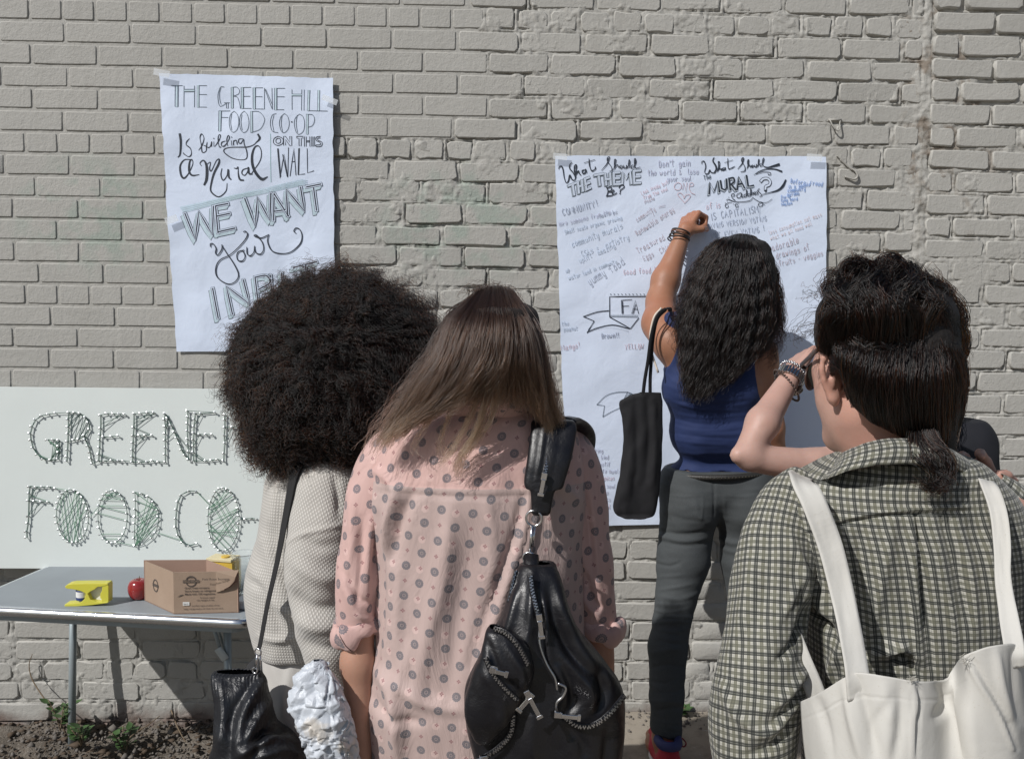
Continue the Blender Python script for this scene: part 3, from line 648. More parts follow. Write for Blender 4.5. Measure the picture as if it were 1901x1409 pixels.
for a in ((1222, 310, 15, 2, "Don't gain", 1.2, m_lil), (1202, 326, 13, 2, 'the world &  lose', 1.1, m_lil), (1238, 337, 12, 2, 'your soul', 1.0, m_lil), (1190, 362, 9, 22, 'Look inside but', .8, m_red), (1195, 371, 9, 22, 'from the soul', .8, m_red), (1196, 378, 8, 22, 'insane', .8, m_tan),
          (1044, 400, 16, 14, 'COMMUNITY!', 1.2, m_grey), (1038, 420, 11, 13, 'Hire someone from the', .8, m_lil), (1112, 404, 10, 13, 'South bx', .9, m_grey), (1048, 434, 10, 14, 'Small scale organic growing', .8, m_teal), (1062, 458, 15, 20, 'community murals', 1.0, m_teal), (1080, 476, 14, 20, 'CSAs =  artistry', 1.0, m_teal), (1076, 488, 12, 24, 'uplift  amazing', .9, m_teal),
          (1050, 506, 10, 20, 'up', .9, m_teal), (1056, 520, 10, 20, 'water land in community', .8, m_teal), (1095, 530, 18, 33, 'yummy food', 1.2, m_grey), (1182, 412, 11, 33, 'community', .9, m_tan), (1182, 438, 12, 34, 'Renewable energy', 1.0, m_tan), (1184, 470, 14, 28, 'Treasured', 1.1, m_tan), (1194, 484, 13, 24, 'Eggs  Chick', 1.0, m_tan), (1157, 510, 13, 5, 'Good food here', .9, m_red),
          (1318, 408, 17, 9, 'IS CAPITALISM', 1.2, m_grey), (1312, 425, 13, 8, 'HAVING VERSION VOTING', 1.0, m_grey), (1320, 443, 14, 8, 'NOT EVEN VOTING !', 1.1, m_grey), (1428, 436, 10, 20, 'less consumption not mass', .8, m_orange), (1430, 446, 9, 20, 'what we all need well', .8, m_orange), (1432, 465, 15, 16, 'adorable', 1.1, m_tan), (1440, 480, 14, 16, 'drawings of', 1.1, m_tan), (1446, 494, 13, 14, 'fruits - veggies', 1.0, m_tan),
          (1467, 340, 11, -6, 'Before, Freed', .9, m_blue), (1464, 350, 9, 6, 'is a people', .9, m_blue), (1462, 357, 9, 6, 'community', .9, m_blue), (1461, 364, 9, 4, 'garden', .9, m_blue), (1450, 369, 8, 6, 'for a', .9, m_blue), (1450, 375, 8, 6, 'long hard', .9, m_blue), (1450, 382, 8, 6, 'season', .9, m_blue), (1310, 388, 14, 6, 'of is', 1.0, m_red),
          (1042, 604, 10, 4, 'the', .8, m_teal), (1046, 614, 10, 4, 'peanut', .8, m_teal), (1116, 628, 12, 4, 'Brown!!', 1.1, m_grey), (1042, 650, 13, 8, 'Mango!', .9, m_red), (1160, 648, 13, 3, 'YELLOW', 1.0, m_red), (1090, 840, 10, 3, 'cutting', .8, m_lil), (1088, 852, 10, 2, 'sugar kind', .8, m_lil), (1090, 864, 10, 0, 'root motif', .8, m_lil), (1092, 877, 10, 0, 'complete meals', .8, m_lil), (1094, 890, 10, 0, 'food spices', .8, m_red), (1096, 903, 10, -2, 'topica soul', .8, m_lil), (1098, 916, 10, -2, 'message', .8, m_lil), (1100, 928, 10, -2, 'in lyrics', .8, m_lil), (1102, 942, 10, -2, 'control', .8, m_red)):
    pb.write(*a)
o5, s5 = (1020, 280), 3.656
pb.draw(o5, s5, '407,1128 407,990 1010,985;~400,1085 320,1095 230,1125;230,1125 302,1155 255,1235;~255,1230 330,1200 430,1182 540,1206;407,1128 548,1206 602,1136', 5.5, m_ink, 5)
pb.draw(o5, s5, '407,1125 600,1128;262,1215 302,1160', 3, m_ink2, 5)
pb.draw(o5, s5, '486,1015 556,1010;486,1015 490,1105;494,1022 498,1105;490,1055 535,1052;556,1105 580,1015 602,1105;566,1105 582,1045;566,1075 594,1075', 4, m_ink, 5)
for i in range(34): pb.draw(o5, s5, f'{412+i*5.6},{1112+(i%2)*2} {411+i*5.6},{1124}', 1.6, m_ink2, 5)
for i in range(30): pb.draw(o5, s5, f'{270+i*9},{1218-22*math.sin(i/30*3.0)+8*(i/30)} {268+i*9},{1230-30*math.sin(i/30*3.0)+4*(i/30)}', 1.6, m_ink2, 5)
for i in range(24): pb.draw(o5, s5, f'{412+i*25},{974} {416+i*25},{974}', 5, m_ink2, 5)
o6 = (1020, 620)
pb.draw(o6, s5, '~320,478 380,420 450,395 528,392;528,392 500,445;528,392 570,410;320,478 372,485 360,560;~360,560 420,525 475,500', 3.6, m_ink2, 5)
for i in range(6): pb.draw(o6, s5, f'{512+i*5},{425-i*4} {545+i*4},{404+i*2}', 1.2, m_ink2, 5)
pb.draw((1300, 370), 7.417, '815,110 812,290', 4, m_grey, 5); pb.draw(o3, s3, '1300,740 1340,850;1410,720 1490,700 1485,725 1402,740 1410,720', 5, m_tan, 5)
pb.finish()
# clear tape tabs
n_ = N('clear_tape'); m_tape = n_.fin((.85, .88, .9), .12, None, 0, Alpha=.35)
def tape(px, py, w, h, ang, parent, Yd):
    c = P(px, py, Yd); a = math.radians(ang); R = np.array([[math.cos(a), 0, math.sin(a)], [0, 1, 0], [-math.sin(a), 0, math.cos(a)]])
    MB().box(c, (w, .0004, h), R).build('tape', m_tape, parent)
for q in ((300, 136, .05, .02, 10), (612, 186, .05, .018, 20), (318, 408, .04, .022, -20)): tape(*q, pa.root, Y0-.032)
for q in ((1040, 291, .045, .02, 5), (1512, 293, .05, .022, 3)): tape(*q, pb.root, Y0-.030)
# ================================================================== SIGNBOARD WITH NAILS AND STRING
TZ = .56
m_board = simple('white_painted_board', (.61, .655, .635), .5, 0, .04, 8, .1, 60, .001)
m_bedge = simple('board_edge', (.45, .42, .36), .8)
m_nail = simple('bright_nail', (.75, .77, .77), .28, .9, .05)
m_string = simple('green_thread', (.025, .085, .06), .7, 0, .3, 90); m_string2 = simple('light_green_thread', (.12, .27, .17), .7, 0, .3, 90)
B0 = P(0, 1055, 2.77); B1 = P(0, 718, Y0-.03)
bn = np.cross(np.array([1.0, 0, 0]), B1-B0); bn /= np.linalg.norm(bn)
if bn[1] > 0: bn = -bn
def PB(px, py, lift=0.0):
    d = ray(px, py); o = np.array([0, 0, CZ]); t = ((B0+bn*lift-o)@bn)/(d@bn); return o+d*t[..., None] if np.ndim(t) else o+d*t
x0, x1 = PB(-160, 900)[0], PB(800, 900)[0]
ex = np.array([1.0, 0, 0]); eu = (B1-B0)/np.linalg.norm(B1-B0); Hb = np.linalg.norm(B1-B0)
sb = empty('signboard', ((x0+x1)/2, 2.77, TZ), 'long white board with green string and nail letters, leaning on the wall above the table', 'signboard')
c0 = B0+eu*Hb/2; c0[0] = (x0+x1)/2
R = np.stack([ex, -bn, eu], 1)
MB().box(c0-bn*.009, (x1-x0, .018, Hb), R).build('panel', m_board, sb, False, .0012)
n_me = None
def nail(px, py):
    global n_me
    if n_me is None:
        v, f = tube_grid(np.array([[0, 0, 0], [0, 0, .011], [0, 0, .0112], [0, 0, .0128], [0, 0, .0133]]), np.array([.0011, .0011, .0034, .0034, .002]), 8)
        n_me = bpy.data.meshes.new('nail'); n_me.from_pydata(v.tolist(), [], [list(q) for q in f]+[[32+i for i in range(8)]]); n_me.materials.append(m_nail); n_me.update()
    o = bpy.data.objects.new('nail', n_me); C.objects.link(o); p = PB(px, py); o.location = p
    o.rotation_euler = (Vector(bn)+Vector((rng.normal(0, .08), 0, rng.normal(0, .08)))).to_track_quat('Z', 'Y').to_euler(); put(o, sb)
SC = 3.802
def bp(s): return [[float(a)/SC, 700+float(b)/SC] for a, b in (q.split(',') for q in s.split())]
def ell(cx, cy, rx, ry, n, tilt=0.0):
    return [[(cx+rx*math.sin(a)-tilt*ry*math.cos(a))/SC, 700+(cy-ry*math.cos(a))/SC] for a in [i/n*2*math.pi for i in range(n)]]
def letter(chains, links=(), fine=(), dbl=True):
    """chains: lists of nail positions joined by string; links: extra strings between nail positions"""
    S = MB(); S2 = MB(); seen = []
    for ch, closed in chains:
        for q in ch:
            if q[0] < 500 and all((q[0]-a[0])**2+(q[1]-a[1])**2 > 9 for a in seen): nail(*q); seen.append(q)
        pts = ch+[ch[0]] if closed else ch
        for a, b in zip(pts[:-1], pts[1:]):
            for k in ((-.9, .9) if dbl else (0,)):
                S.tube([PB(a[0]+k, a[1]+k*.6, .006), PB(b[0]+k*.7, b[1]-k*.5, .0075)], .00095, 5)
    for s in links:
        q = bp(s)
        for a, b in zip(q[:-1], q[1:]): S.tube([PB(a[0], a[1], .007), PB(b[0], b[1], .0085)], .0009, 5)
    for s in fine:
        q = bp(s) if isinstance(s, str) else s
        for a, b in zip(q[:-1], q[1:]): S2.tube([PB(a[0], a[1], .0065), PB(b[0], b[1], .008)], .0009, 5)
    o = S.build('string_letter', m_string, sb); o['kind'] = 'stuff'
    if S2.v: o = S2.build('string_fill', m_string2, sb); o['kind'] = 'stuff'
letter([(bp('397,255 345,262 297,272 252,302 228,347 215,398 220,443 235,500 268,547 312,577 362,585 415,578 418,530 418,487 418,445 380,442 338,443'), 0)], ['397,255 487,250', '380,442 362,585 418,487', '418,445 370,570 418,530'], ['338,443 415,500 362,585 400,450', '345,450 415,520', '268,547 362,585 415,500'])
letter([(bp('487,250 483,300 485,352 483,400 480,455 478,510 475,560 473,595'), 0), (bp('487,250 528,250 568,257 607,285 628,322 632,367 597,412 560,438 525,445 480,455'), 0), (bp('597,412 603,443 625,485 637,527 645,572 652,612'), 0)],
       ['483,300 528,250 485,352 568,257 483,400', '568,257 525,445 607,285 560,438 620,300', '632,367 603,443'])
letter([(bp('885,262 845,262 803,260 758,258 712,268 712,360 708,408 705,445 705,498 700,545 697,592 745,592 793,587 840,592 877,590'), 0), (bp('708,408 735,423 790,420 837,415'), 0)], ['652,612 697,592', '885,262 715,330', '845,262 712,370', '705,545 840,592', '705,552 800,592', '877,590 937,600'])
letter([(bp('1092,250 1045,250 995,257 948,260 945,355 942,412 940,465 937,515 937,562 937,600 992,600 1040,600 1078,590 1120,597 1168,598'), 0), (bp('942,412 985,412 1030,410 1075,410'), 0)], ['1092,250 945,355', '1092,258 948,300', '945,355 1075,410', '1030,410 940,515', '1030,410 940,465', '940,562 1040,600', '1045,255 945,330'])
letter([(bp('1165,258 1163,300 1168,350 1168,398 1168,445 1168,495 1168,545 1168,598'), 0), (bp('1165,258 1187,290 1212,342 1232,388 1250,430 1267,470 1283,512 1303,550 1332,580'), 0), (bp('1325,238 1327,280 1325,328 1323,380 1325,435 1327,475 1332,525 1328,590'), 0)], ['1168,445 1232,388', '1187,300 1168,350 1212,342', '1232,388 1325,500', '1283,512 1328,525', '1187,290 1168,398'])
letter([(bp('1520,250 1420,258 1380,258 1375,300 1370,350 1368,395 1367,440 1365,485 1367,530 1367,590 1453,590 1495,587 1537,580 1580,590'), 0), (bp('1368,395 1412,405 1455,405 1500,405'), 0)], ['1325,238 1520,250', '1420,258 1372,340', '1412,405 1367,485', '1367,530 1453,590', '1367,550 1440,590'])
letter([(bp('1590,265 1588,300 1587,355 1583,408 1587,465 1582,535 1580,590'), 0), (bp('1587,355 1640,355 1687,350 1730,350 1750,365 1752,480 1752,595 1838,590 1900,590'), 0), (bp('1900,270 1895,420 1900,590'), 0)], ['1640,355 1583,465', '1752,370 1750,595'])
letter([(bp('1980,270 1980,350 1980,430 1980,510 1980,590'), 0), (bp('2070,270 2070,350 2070,430 2070,510 2070,590 2160,590'), 0), (bp('2230,270 2230,350 2230,430 2230,510 2230,590 2330,590'), 0)])
letter([(bp('397,785 350,775 305,775 260,775 212,770 207,820 205,872 203,975 200,1028 190,1085 192,1130'), 0), (bp('205,872 245,875 297,880 348,880'), 0)], ['260,775 205,872', '305,775 230,800 205,870', '245,875 203,975', '297,880 203,975'], ['397,785 487,800', '215,835 348,880'])
O1 = ell(512, 980, 113, 186, 24, .05); O2 = ell(795, 985, 104, 186, 22); O3 = ell(1578, 1003, 110, 222, 26)
letter([(O1, 1)], [], [[O1[i], O1[j]] for i, j in ((1, 10), (2, 12), (23, 11), (22, 13), (1, 14), (3, 13), (4, 12), (5, 15), (24-3, 14), (3, 16), (2, 17), (24-1, 19))], False)
letter([(O2, 1)], [], [[O2[i], O2[j]] for i, j in ((20, 2), (19, 3), (18, 4), (18, 5), (17, 6), (14, 8), (13, 9), (20, 3), (1, 19))], False)
DD = bp('952,812 955,870 955,930 955,985 952,1030 948,1085 948,1135 955,1190'); DC = bp('952,812 1002,820 1047,842 1085,880 1115,935 1122,985 1115,1045 1098,1098 1070,1135 1015,1175 955,1190')
letter([(DD, 0), (DC, 0)], [], [[DD[i], DC[j]] for i, j in ((7, 3), (7, 4), (6, 3), (5, 4), (7, 5), (0, 4), (1, 4), (2, 8), (7, 2), (4, 4), (3, 3), (6, 5), (7, 6))], False)
letter([(bp('1385,805 1333,803 1280,830 1257,880 1247,935 1242,995 1242,1055 1257,1112 1290,1165 1342,1188 1392,1172'), 0)], [], ['1385,805 1475,900', '1115,1098 1290,1155', '640,980 695,915', '830,1165 955,1190'])
letter([(O3, 1)], [], [[O3[i], O3[j]] for i, j in ((2, 21), (3, 20), (3, 21), (5, 19), (5, 18), (5, 16), (24, 8), (23, 9), (22, 10), (18, 9), (18, 8), (19, 11), (18, 12), (6, 16), (1, 20))], False)
letter([(bp('1700,1000 1735,1000 1775,995 1815,1000'), 0), (bp('1960,790 1960,870 1960,950 1960,1030 1960,1110 1960,1200'), 0)])
# ================================================================== TABLE
m_top = simple('grey_tabletop_vinyl', (.27, .30, .32), .62, 0, .12, 9, .15, 500, .0005)
m_steel = simple('painted_steel_tube', (.33, .38, .40), .38, .3, .06, 30, .05)
m_chrome = simple('bright_metal_edge', (.72, .75, .78), .22, 1.0, .04, 20, .02)
tb = empty('folding_table', (-1.0, 2.6, -.05), 'low grey folding table with a bright metal edge, its back against the wall', 'table')
def corner_round(pts, r, n=6):
    out = []
    m = len(pts)
    for i in range(m):
        a, b, c = np.array(pts[i-1], float), np.array(pts[i], float), np.array(pts[(i+1) % m], float)
        p = b+(a-b)/np.linalg.norm(a-b)*r; q = b+(c-b)/np.linalg.norm(c-b)*r
        for t in np.linspace(0, 1, n): out.append((1-t)**2*p+2*t*(1-t)*b+t*t*q)
    return np.array(out)
quad = [(-1.435, 2.415), (-.615, 2.30), (-.545, 2.74), (-1.355, 2.86)]
ol = corner_round(quad, .045)
def slab(name, ol, z0, z1, mat, par, bev=0):
    n = len(ol); v = [(x, y, z0) for x, y in ol]+[(x, y, z1) for x, y in ol]
    f = [tuple(range(n-1, -1, -1)), tuple(range(n, 2*n))]+[(i, (i+1) % n, n+(i+1) % n, n+i) for i in range(n)]
    return MB().add(v, f).build(name, mat, par, False, bev)
cen = ol.mean(0)
slab('tabletop', cen+(ol-cen)*.985, TZ-.016, TZ, m_top, tb, .003)
loop = np.column_stack([ol, np.full(len(ol), TZ-.014)]); loop = np.vstack([loop, loop[:1]])
MB().tube(loop, .0115, 10, False, flat=1.15).build('edge_trim', m_chrome, tb, True)
slab('apron', cen+(ol-cen)*.93, TZ-.045, TZ-.0165, m_steel, tb)
def leg(a, b, r=.0115):
    MB().tube([a, b], r, 12).build('leg', m_steel, tb, True)
la = P(139, 1152, 2.83); lb = P(133, 1409, 2.78); lb = la+(lb-la)*((la[2]+.05)/(la[2]-lb[2])); la[2] = TZ-.03; leg(la, lb)
ra = P(422, 1160, 2.52); rb = ra.copy(); rb[2] = -.05; ra[2] = TZ-.03; leg(ra, rb)
leg(np.array([-1.40, 2.50, TZ-.03]), np.array([-1.44, 2.46, -.05])); leg(np.array([-.60, 2.70, TZ-.03]), np.array([-.585, 2.70, -.05]))
MB().tube([P(392, 1150, 2.5), P(414, 1222, 2.51)], .006, 8).build('brace', m_steel, tb, True)
MB().tube([P(399, 1150, 2.53), P(418, 1208, 2.53)], .004, 8).build('brace', m_steel, tb, True)
MB().tube([P(436, 1150, 2.53), P(426, 1172, 2.53)], .005, 8).build('brace', m_steel, tb, True)
bk = MB(); a = P(404, 1203, 2.50); b = P(419, 1224, 2.50); bk.tube([a, b], .012, 10, flat=.35, upv=(0, 1, 0)); bk.build('hinge_bracket', simple('light_bracket', (.5, .55, .56), .4, .2), tb, True, .001)
# ================================================================== THINGS ON THE TABLE
m_yel = simple('yellow_plastic', (.62, .58, .07), .38, 0, .06, 30, .05, Subsurface_Weight=.05)
m_white = simple('white_label', (.74, .74, .72), .55, 0, .04); m_navy = simple('dark_blue_print', (.03, .05, .16), .5, 0, .1); m_red = simple('red_print', (.45, .14, .06), .5)
def TB(px, py): # point of the table surface seen at a pixel
    d = ray(px, py); return np.array([0, 0, CZ])+d*((TZ-CZ)/d[2])
td = empty('tape_dispenser', TB(165, 1122), 'yellow plastic hand dispenser with two prongs and a label roll, left on the table', 'tape dispenser')
Yt = TB(165, 1122)[1]
def TDo(s): return [P(110+a/10.56, 1060+b/10.56, Yt) for a, b in (tuple(map(float, q.split(','))) for q in s.split())]
def prism(name, pts, th, mat, par, y=0.0, bev=.0012):
    pts = np.array(pts); n = len(pts); v = [(p[0], p[1]-th/2+y, p[2]) for p in pts]+[(p[0], p[1]+th/2+y, p[2]) for p in pts]
    f = [tuple(range(n)), tuple(range(2*n-1, n-1, -1))]+[((i+1) % n, i, n+i, n+(i+1) % n) for i in range(n)]
    return MB().add(v, f).build(name, mat, par, False, bev)
lift = np.array([0, 0, TZ-TDo('200,680')[0][2]])
prism('upper_arm', [q+lift for q in TDo('165,290 200,260 300,240 600,235 990,235 1005,265 860,300 800,300 740,350 650,395 600,440 560,430 500,395 380,360 200,335 165,320')], .030, m_yel, td)
prism('lower_arm', [q+lift for q in TDo('150,650 170,635 380,620 470,600 540,540 565,470 562,430 600,425 630,480 660,550 760,590 870,600 1000,590 1000,615 700,655 400,680 160,682')], .030, m_yel, td)
prism('rear_plate', [q+lift for q in TDo('885,262 1010,262 1008,610 870,600 868,540 840,520 850,430 880,380')], .028, m_yel, td)
prism('label', [q+lift for q in TDo('580,300 870,300 870,600 760,590 600,560')], .012, m_white, td, .006)
q_ = TDo('420,480')[0]+lift
a = TDo('285,390')[0]+lift; b = TDo('285,560')[0]+lift; hgt = a[2]-b[2]
rm = MB(); v, f = tube_grid(np.array([[q_[0]+.004, Yt, b[2]-.002], [q_[0]+.004, Yt, b[2]+hgt*.25]]), np.array([.0155, .0155]), 24); rm.add(v, f); rm.build('roll', m_navy, td, True)
rm = MB(); v, f = tube_grid(np.array([[q_[0]+.004, Yt, b[2]+hgt*.25], [q_[0]+.004, Yt, b[2]+hgt*.9]]), np.array([.0155, .0155]), 24); rm.add(v, f); rm.build('roll', m_white, td, True)
rm = MB(); rm.tube([[q_[0]+.004, Yt, b[2]+hgt*.9], [q_[0]+.004, Yt, b[2]+hgt*1.04]], .0155, 24); rm.build('roll', m_navy, td, True)
# apple
def lathe(prof, n=32):
    v = []; m = len(prof)
    for r_, z_ in prof:
        v += [(r_*math.cos(i/n*2*math.pi), r_*math.sin(i/n*2*math.pi), z_) for i in range(n)]
    return np.array(v), [(i*n+j, i*n+(j+1) % n, (i+1)*n+(j+1) % n, (i+1)*n+j) for i in range(m-1) for j in range(n)]
ap = TB(257, 1111); ap[0] += .002
prof = [(.0001, .005), (.008, .001), (.018, .002), (.026, .012), (.0295, .026), (.029, .038), (.024, .050), (.014, .0555), (.006, .0535), (.0003, .048)]
v, f = lathe(catmull(np.array(prof), 28).tolist())
n_ = N('apple_skin'); m_apple = n_.fin(n_.mix(n_.noise(25, 4), (.20, .012, .018), (.34, .04, .035)), .22, None, 0, Coat_Weight=.4, Coat_Roughness=.1)
ao = mesh('apple', v+ap, f, m_apple, None, True); tag(ao, 'shiny round red apple beside the torn cardboard box', 'apple')
MB().tube([ap+[0, 0, .05], ap+[.002, 0, .064]], .0012, 6).build('stalk', m_stem, ao, True)
# cardboard box
n_ = N('cardboard'); pos = n_.n('NewGeometry').outputs['Position']
cb = n_.mix(n_.noise(14, 4, .6, pos), (.30, .215, .155), (.37, .275, .205)); cb = n_.mix(n_.ramp(n_.noise(90, 3, .7, pos), [(.6, 0.), (.8, .3)]), cb, (.24, .17, .12))
m_card = n_.fin(cb, .8, n_.bump(n_.noise(30, 3, .5, pos), .25, .003)); m_cardin = simple('cardboard_inside', (.36, .24, .185), .85, 0, .08, 20); m_print = simple('box_print', (.085, .07, .06), .8, 0, .1)
A = TB(323, 1140); Bq = TB(444, 1137); Dq = TB(269, 1115); Cq = Bq+(Dq-A); hb = .112
bx = empty('cardboard_box', (A+Cq)/2, 'open brown cardboard sausage box with a torn front flap, on the table corner', 'box')
bx.location.z = TZ
def wallp(name, p, q, h0, h1, mat, extra=None, th=.003, hp=None):
    d = (q-p)/np.linalg.norm(q-p); nn = np.array([-d[1], d[0], 0]); out = [(0, 0), (1, 0)]+[(t, h) for t, h in (hp or [(1, h1), (0, h0)])]
    L = np.linalg.norm(q-p); v = []
    for k in (0, th): v += [p+d*L*t+np.array([0, 0, h])+nn*k for t, h in out]
    n = len(out); f = [tuple(range(n)), tuple(range(2*n-1, n-1, -1))]+[((i+1) % n, i, n+i, n+(i+1) % n) for i in range(n)]
    o = MB().add(v, f).build(name, mat, bx); return o
up_ = np.array([0, 0, .0015])
A, Bq, Cq, Dq = A+up_, Bq+up_, Cq+up_, Dq+up_
slab('bottom', [(q[0], q[1]) for q in (A, Bq, Cq, Dq)], TZ+.0008, TZ+.003, m_cardin, bx)
hs = hb
wallp('front_panel', A, Bq, hs, hs, m_card, hp=[(1, hs*.90), (.965, hs*.72), (.90, hs*.66), (.85, hs*.60), (.78, hs*.55), (.72, hs*.53), (.66, hs*.50), (.66, hs*1.0), (0, hs)])
# the torn corner of the front folds outward
d = (Bq-A); 
tv = [A+d*t+np.array([0, -.001-o_, h]) for t, h, o_ in ((.655, hs*.50, .001), (.72, hs*.535, .004), (.80, hs*.60, .006), (.87, hs*.66, .009), (.92, hs*.74, .012), (.955, hs*.80, .013), (.975, hs*.90, .015), (1.0, hs*.985, .017), (1.02, hs*1.06, .012), (.65, hs*1.005, 0.0))]
tv2 = [q+np.array([0, .0022, 0]) for q in tv]; n = len(tv)
MB().add(tv+tv2, [tuple(range(n)), tuple(range(2*n-1, n-1, -1))]+[((i+1) % n, i, n+i, n+(i+1) % n) for i in range(n)]).build('torn_flap', m_card, bx)
wallp('left_panel', Dq, A, hs, hs, m_card); wallp('back_panel', Cq, Dq, hs, hs*1.02, m_cardin); wallp('right_panel', Bq, Cq, hs*.98, hs, m_cardin)
# print: flat marks on the front and left panels
def on_panel(p, q, u, h, off=.0012):
    d = (q-p); nn = np.array([d[1], -d[0], 0]); nn /= np.linalg.norm(nn); return p+d*u+np.array([0, 0, h*hb])+nn*off
def marks(p, q, items, mat, name='print', off=.0012):
    V = []; F = []; b = 0
    for it in items:
        pts = [on_panel(p, q, u, h, off) for u, h in it]; V += pts; F.append(list(range(b, b+len(pts)))); b += len(pts)
    o = mesh(name, V, F, mat, bx); o['kind'] = 'stuff'
def rect(u0, h0, u1, h1, sl=0): return [(u0, h0), (u1, h0+sl), (u1, h1+sl), (u0, h1)]
def ring(u, h, ru, rh, t, n=20):
    return [[(u+ru*math.cos(a), h+rh*math.sin(a)), (u+ru*math.cos(b), h+rh*math.sin(b)), (u+ru*t*math.cos(b), h+rh*t*math.sin(b)), (u+ru*t*math.cos(a), h+rh*t*math.sin(a))] for a, b in [(i/n*2*math.pi, (i+1)/n*2*math.pi) for i in range(n)]]
FW = A, Bq
marks(*FW, ring(.27, .78, .085, .135, .8)+[rect(.145, .745, .395, .815)]+[rect(.20+i*.013, .85, .206+i*.013, .90-abs(i-5)*.006) for i in range(11)], m_print)
marks(Dq, A, ring(.40, .50, .09, .16, .8)+[rect(.30, .47, .50, .54)], m_print)
def text3(txt, p, q, u, h, size, mat, parent, name='lettering', off=.0014, bold=0):
    cu = bpy.data.curves.new(name, 'FONT'); cu.body = txt; cu.size = size; cu.offset = bold
    to = bpy.data.objects.new(name+'_curve', cu); C.objects.link(to)
    dg = bpy.context.evaluated_depsgraph_get(); dg.update(); me = bpy.data.meshes.new_from_object(to.evaluated_get(dg))
    C.objects.unlink(to); bpy.data.objects.remove(to)
    v = np.zeros(len(me.vertices)*3, np.float32); me.vertices.foreach_get('co', v); v = v.reshape(-1, 3)
    d = (q-p); L = np.linalg.norm(d); d = d/L; nn = np.array([d[1], -d[0], 0]); upd = np.array([0, 0, 1.0])
    W = p+d*u*L+nn*off+v[:, :1]*d+(v[:, 1:2]+h)*upd
    F = [list(f.vertices) for f in me.polygons]; bpy.data.meshes.remove(me)
    o = mesh(name, W, F, mat, parent); o['kind'] = 'stuff'; return o
text3('FIELD ROAST', *FW, .155, .760*hb, .0075, m_card, bx, off=.0018)
text3('Field Roast Sausages', *FW, .455, .83*hb, .0085, m_print, bx, off=.013, bold=.0001)
for i, tx in enumerate(('Grain meat company', 'Store frozen or refrigerated', 'Made with 100 vegetables')): text3(tx, *FW, .17, (.60-.075*i)*hb, .0075, m_print, bx, bold=.0001)
for i, tx in enumerate(('4 count retail', 'net weight 6 lbs')): text3(tx, *FW, .40-.05*i, (.36-.06*i)*hb, .007, m_print, bx)
for i, tx in enumerate(('certified vegan product of usa', 'keep refrigerated at all times do not stack')): text3(tx, *FW, .27-.12*i, (.17-.075*i)*hb, .006, m_print, bx)
marks(*FW, [rect(.14, .20, .24, .285)], m_white, 'sticker', .002); text3('0612', *FW, .15, .22*hb, .006, m_print, bx, off=.003)
marks(*FW, [[(.05, .40), (.15, .455), (.15, .47), (.10, .455)]], m_print, 'puncture', .0016)
# yellow carton and clear cup behind the box
m_yc = simple('yellow_carton', (.66, .45, .07), .45, 0, .12, 40); m_cream = simple('cream_carton_lid', (.70, .62, .38), .5, 0, .1, 40)
yc = TB(416, 1100); Ry = np.array([[.97, .22, 0], [-.22, .97, 0], [0, 0, 1]])
yo = empty('small_carton', yc, 'small yellow and cream carton standing behind the cardboard box', 'carton')
cz_ = P(416, 1040, yc[1])[2]
MB().box((yc[0], yc[1]+.01, (TZ+cz_)/2), (.074, .05, cz_-TZ), Ry).build('carton_body', m_yc, yo, False, .001)
MB().box((yc[0]-.004, yc[1]+.01, cz_+.004), (.078, .054, .008), Ry).build('lid', m_cream, yo, False, .001)
MB().tube([(yc[0]+.004, yc[1]+.005, cz_+.0085), (yc[0]+.004, yc[1]+.005, cz_+.012)], .012, 16).build('seal', m_yc, yo)
n_ = N('clear_plastic'); m_clear = n_.fin((.93, .96, .97), .08, None, 0, Transmission_Weight=.92, IOR=1.25, Alpha=.55)
cp = TB(452, 1098); topz = P(452, 1026, cp[1])[2]-TZ
prof = [(.0001, .001), (.024, .001), (.0245, .002), (.034, topz-.004), (.0365, topz), (.0355, topz+.001), (.033, topz-.005), (.0235, .004), (.0001, .0035)]
v, f = lathe(prof, 32)
co_ = mesh('plastic_cup', v+np.array([cp[0], cp[1], TZ]), f, m_clear, None, True); tag(co_, 'clear plastic cup at the table end, half behind the white sweater', 'cup')
pk = TB(455, 1122)
po = MB().box((pk[0]+.01, pk[1], TZ+.012), (.05, .09, .022), Ry).build('folded_napkin', simple('white_napkin', (.68, .72, .76), .8, 0, .05), None, False, .003); tag(po, 'small folded white napkin stack right of the cardboard box', 'napkin')
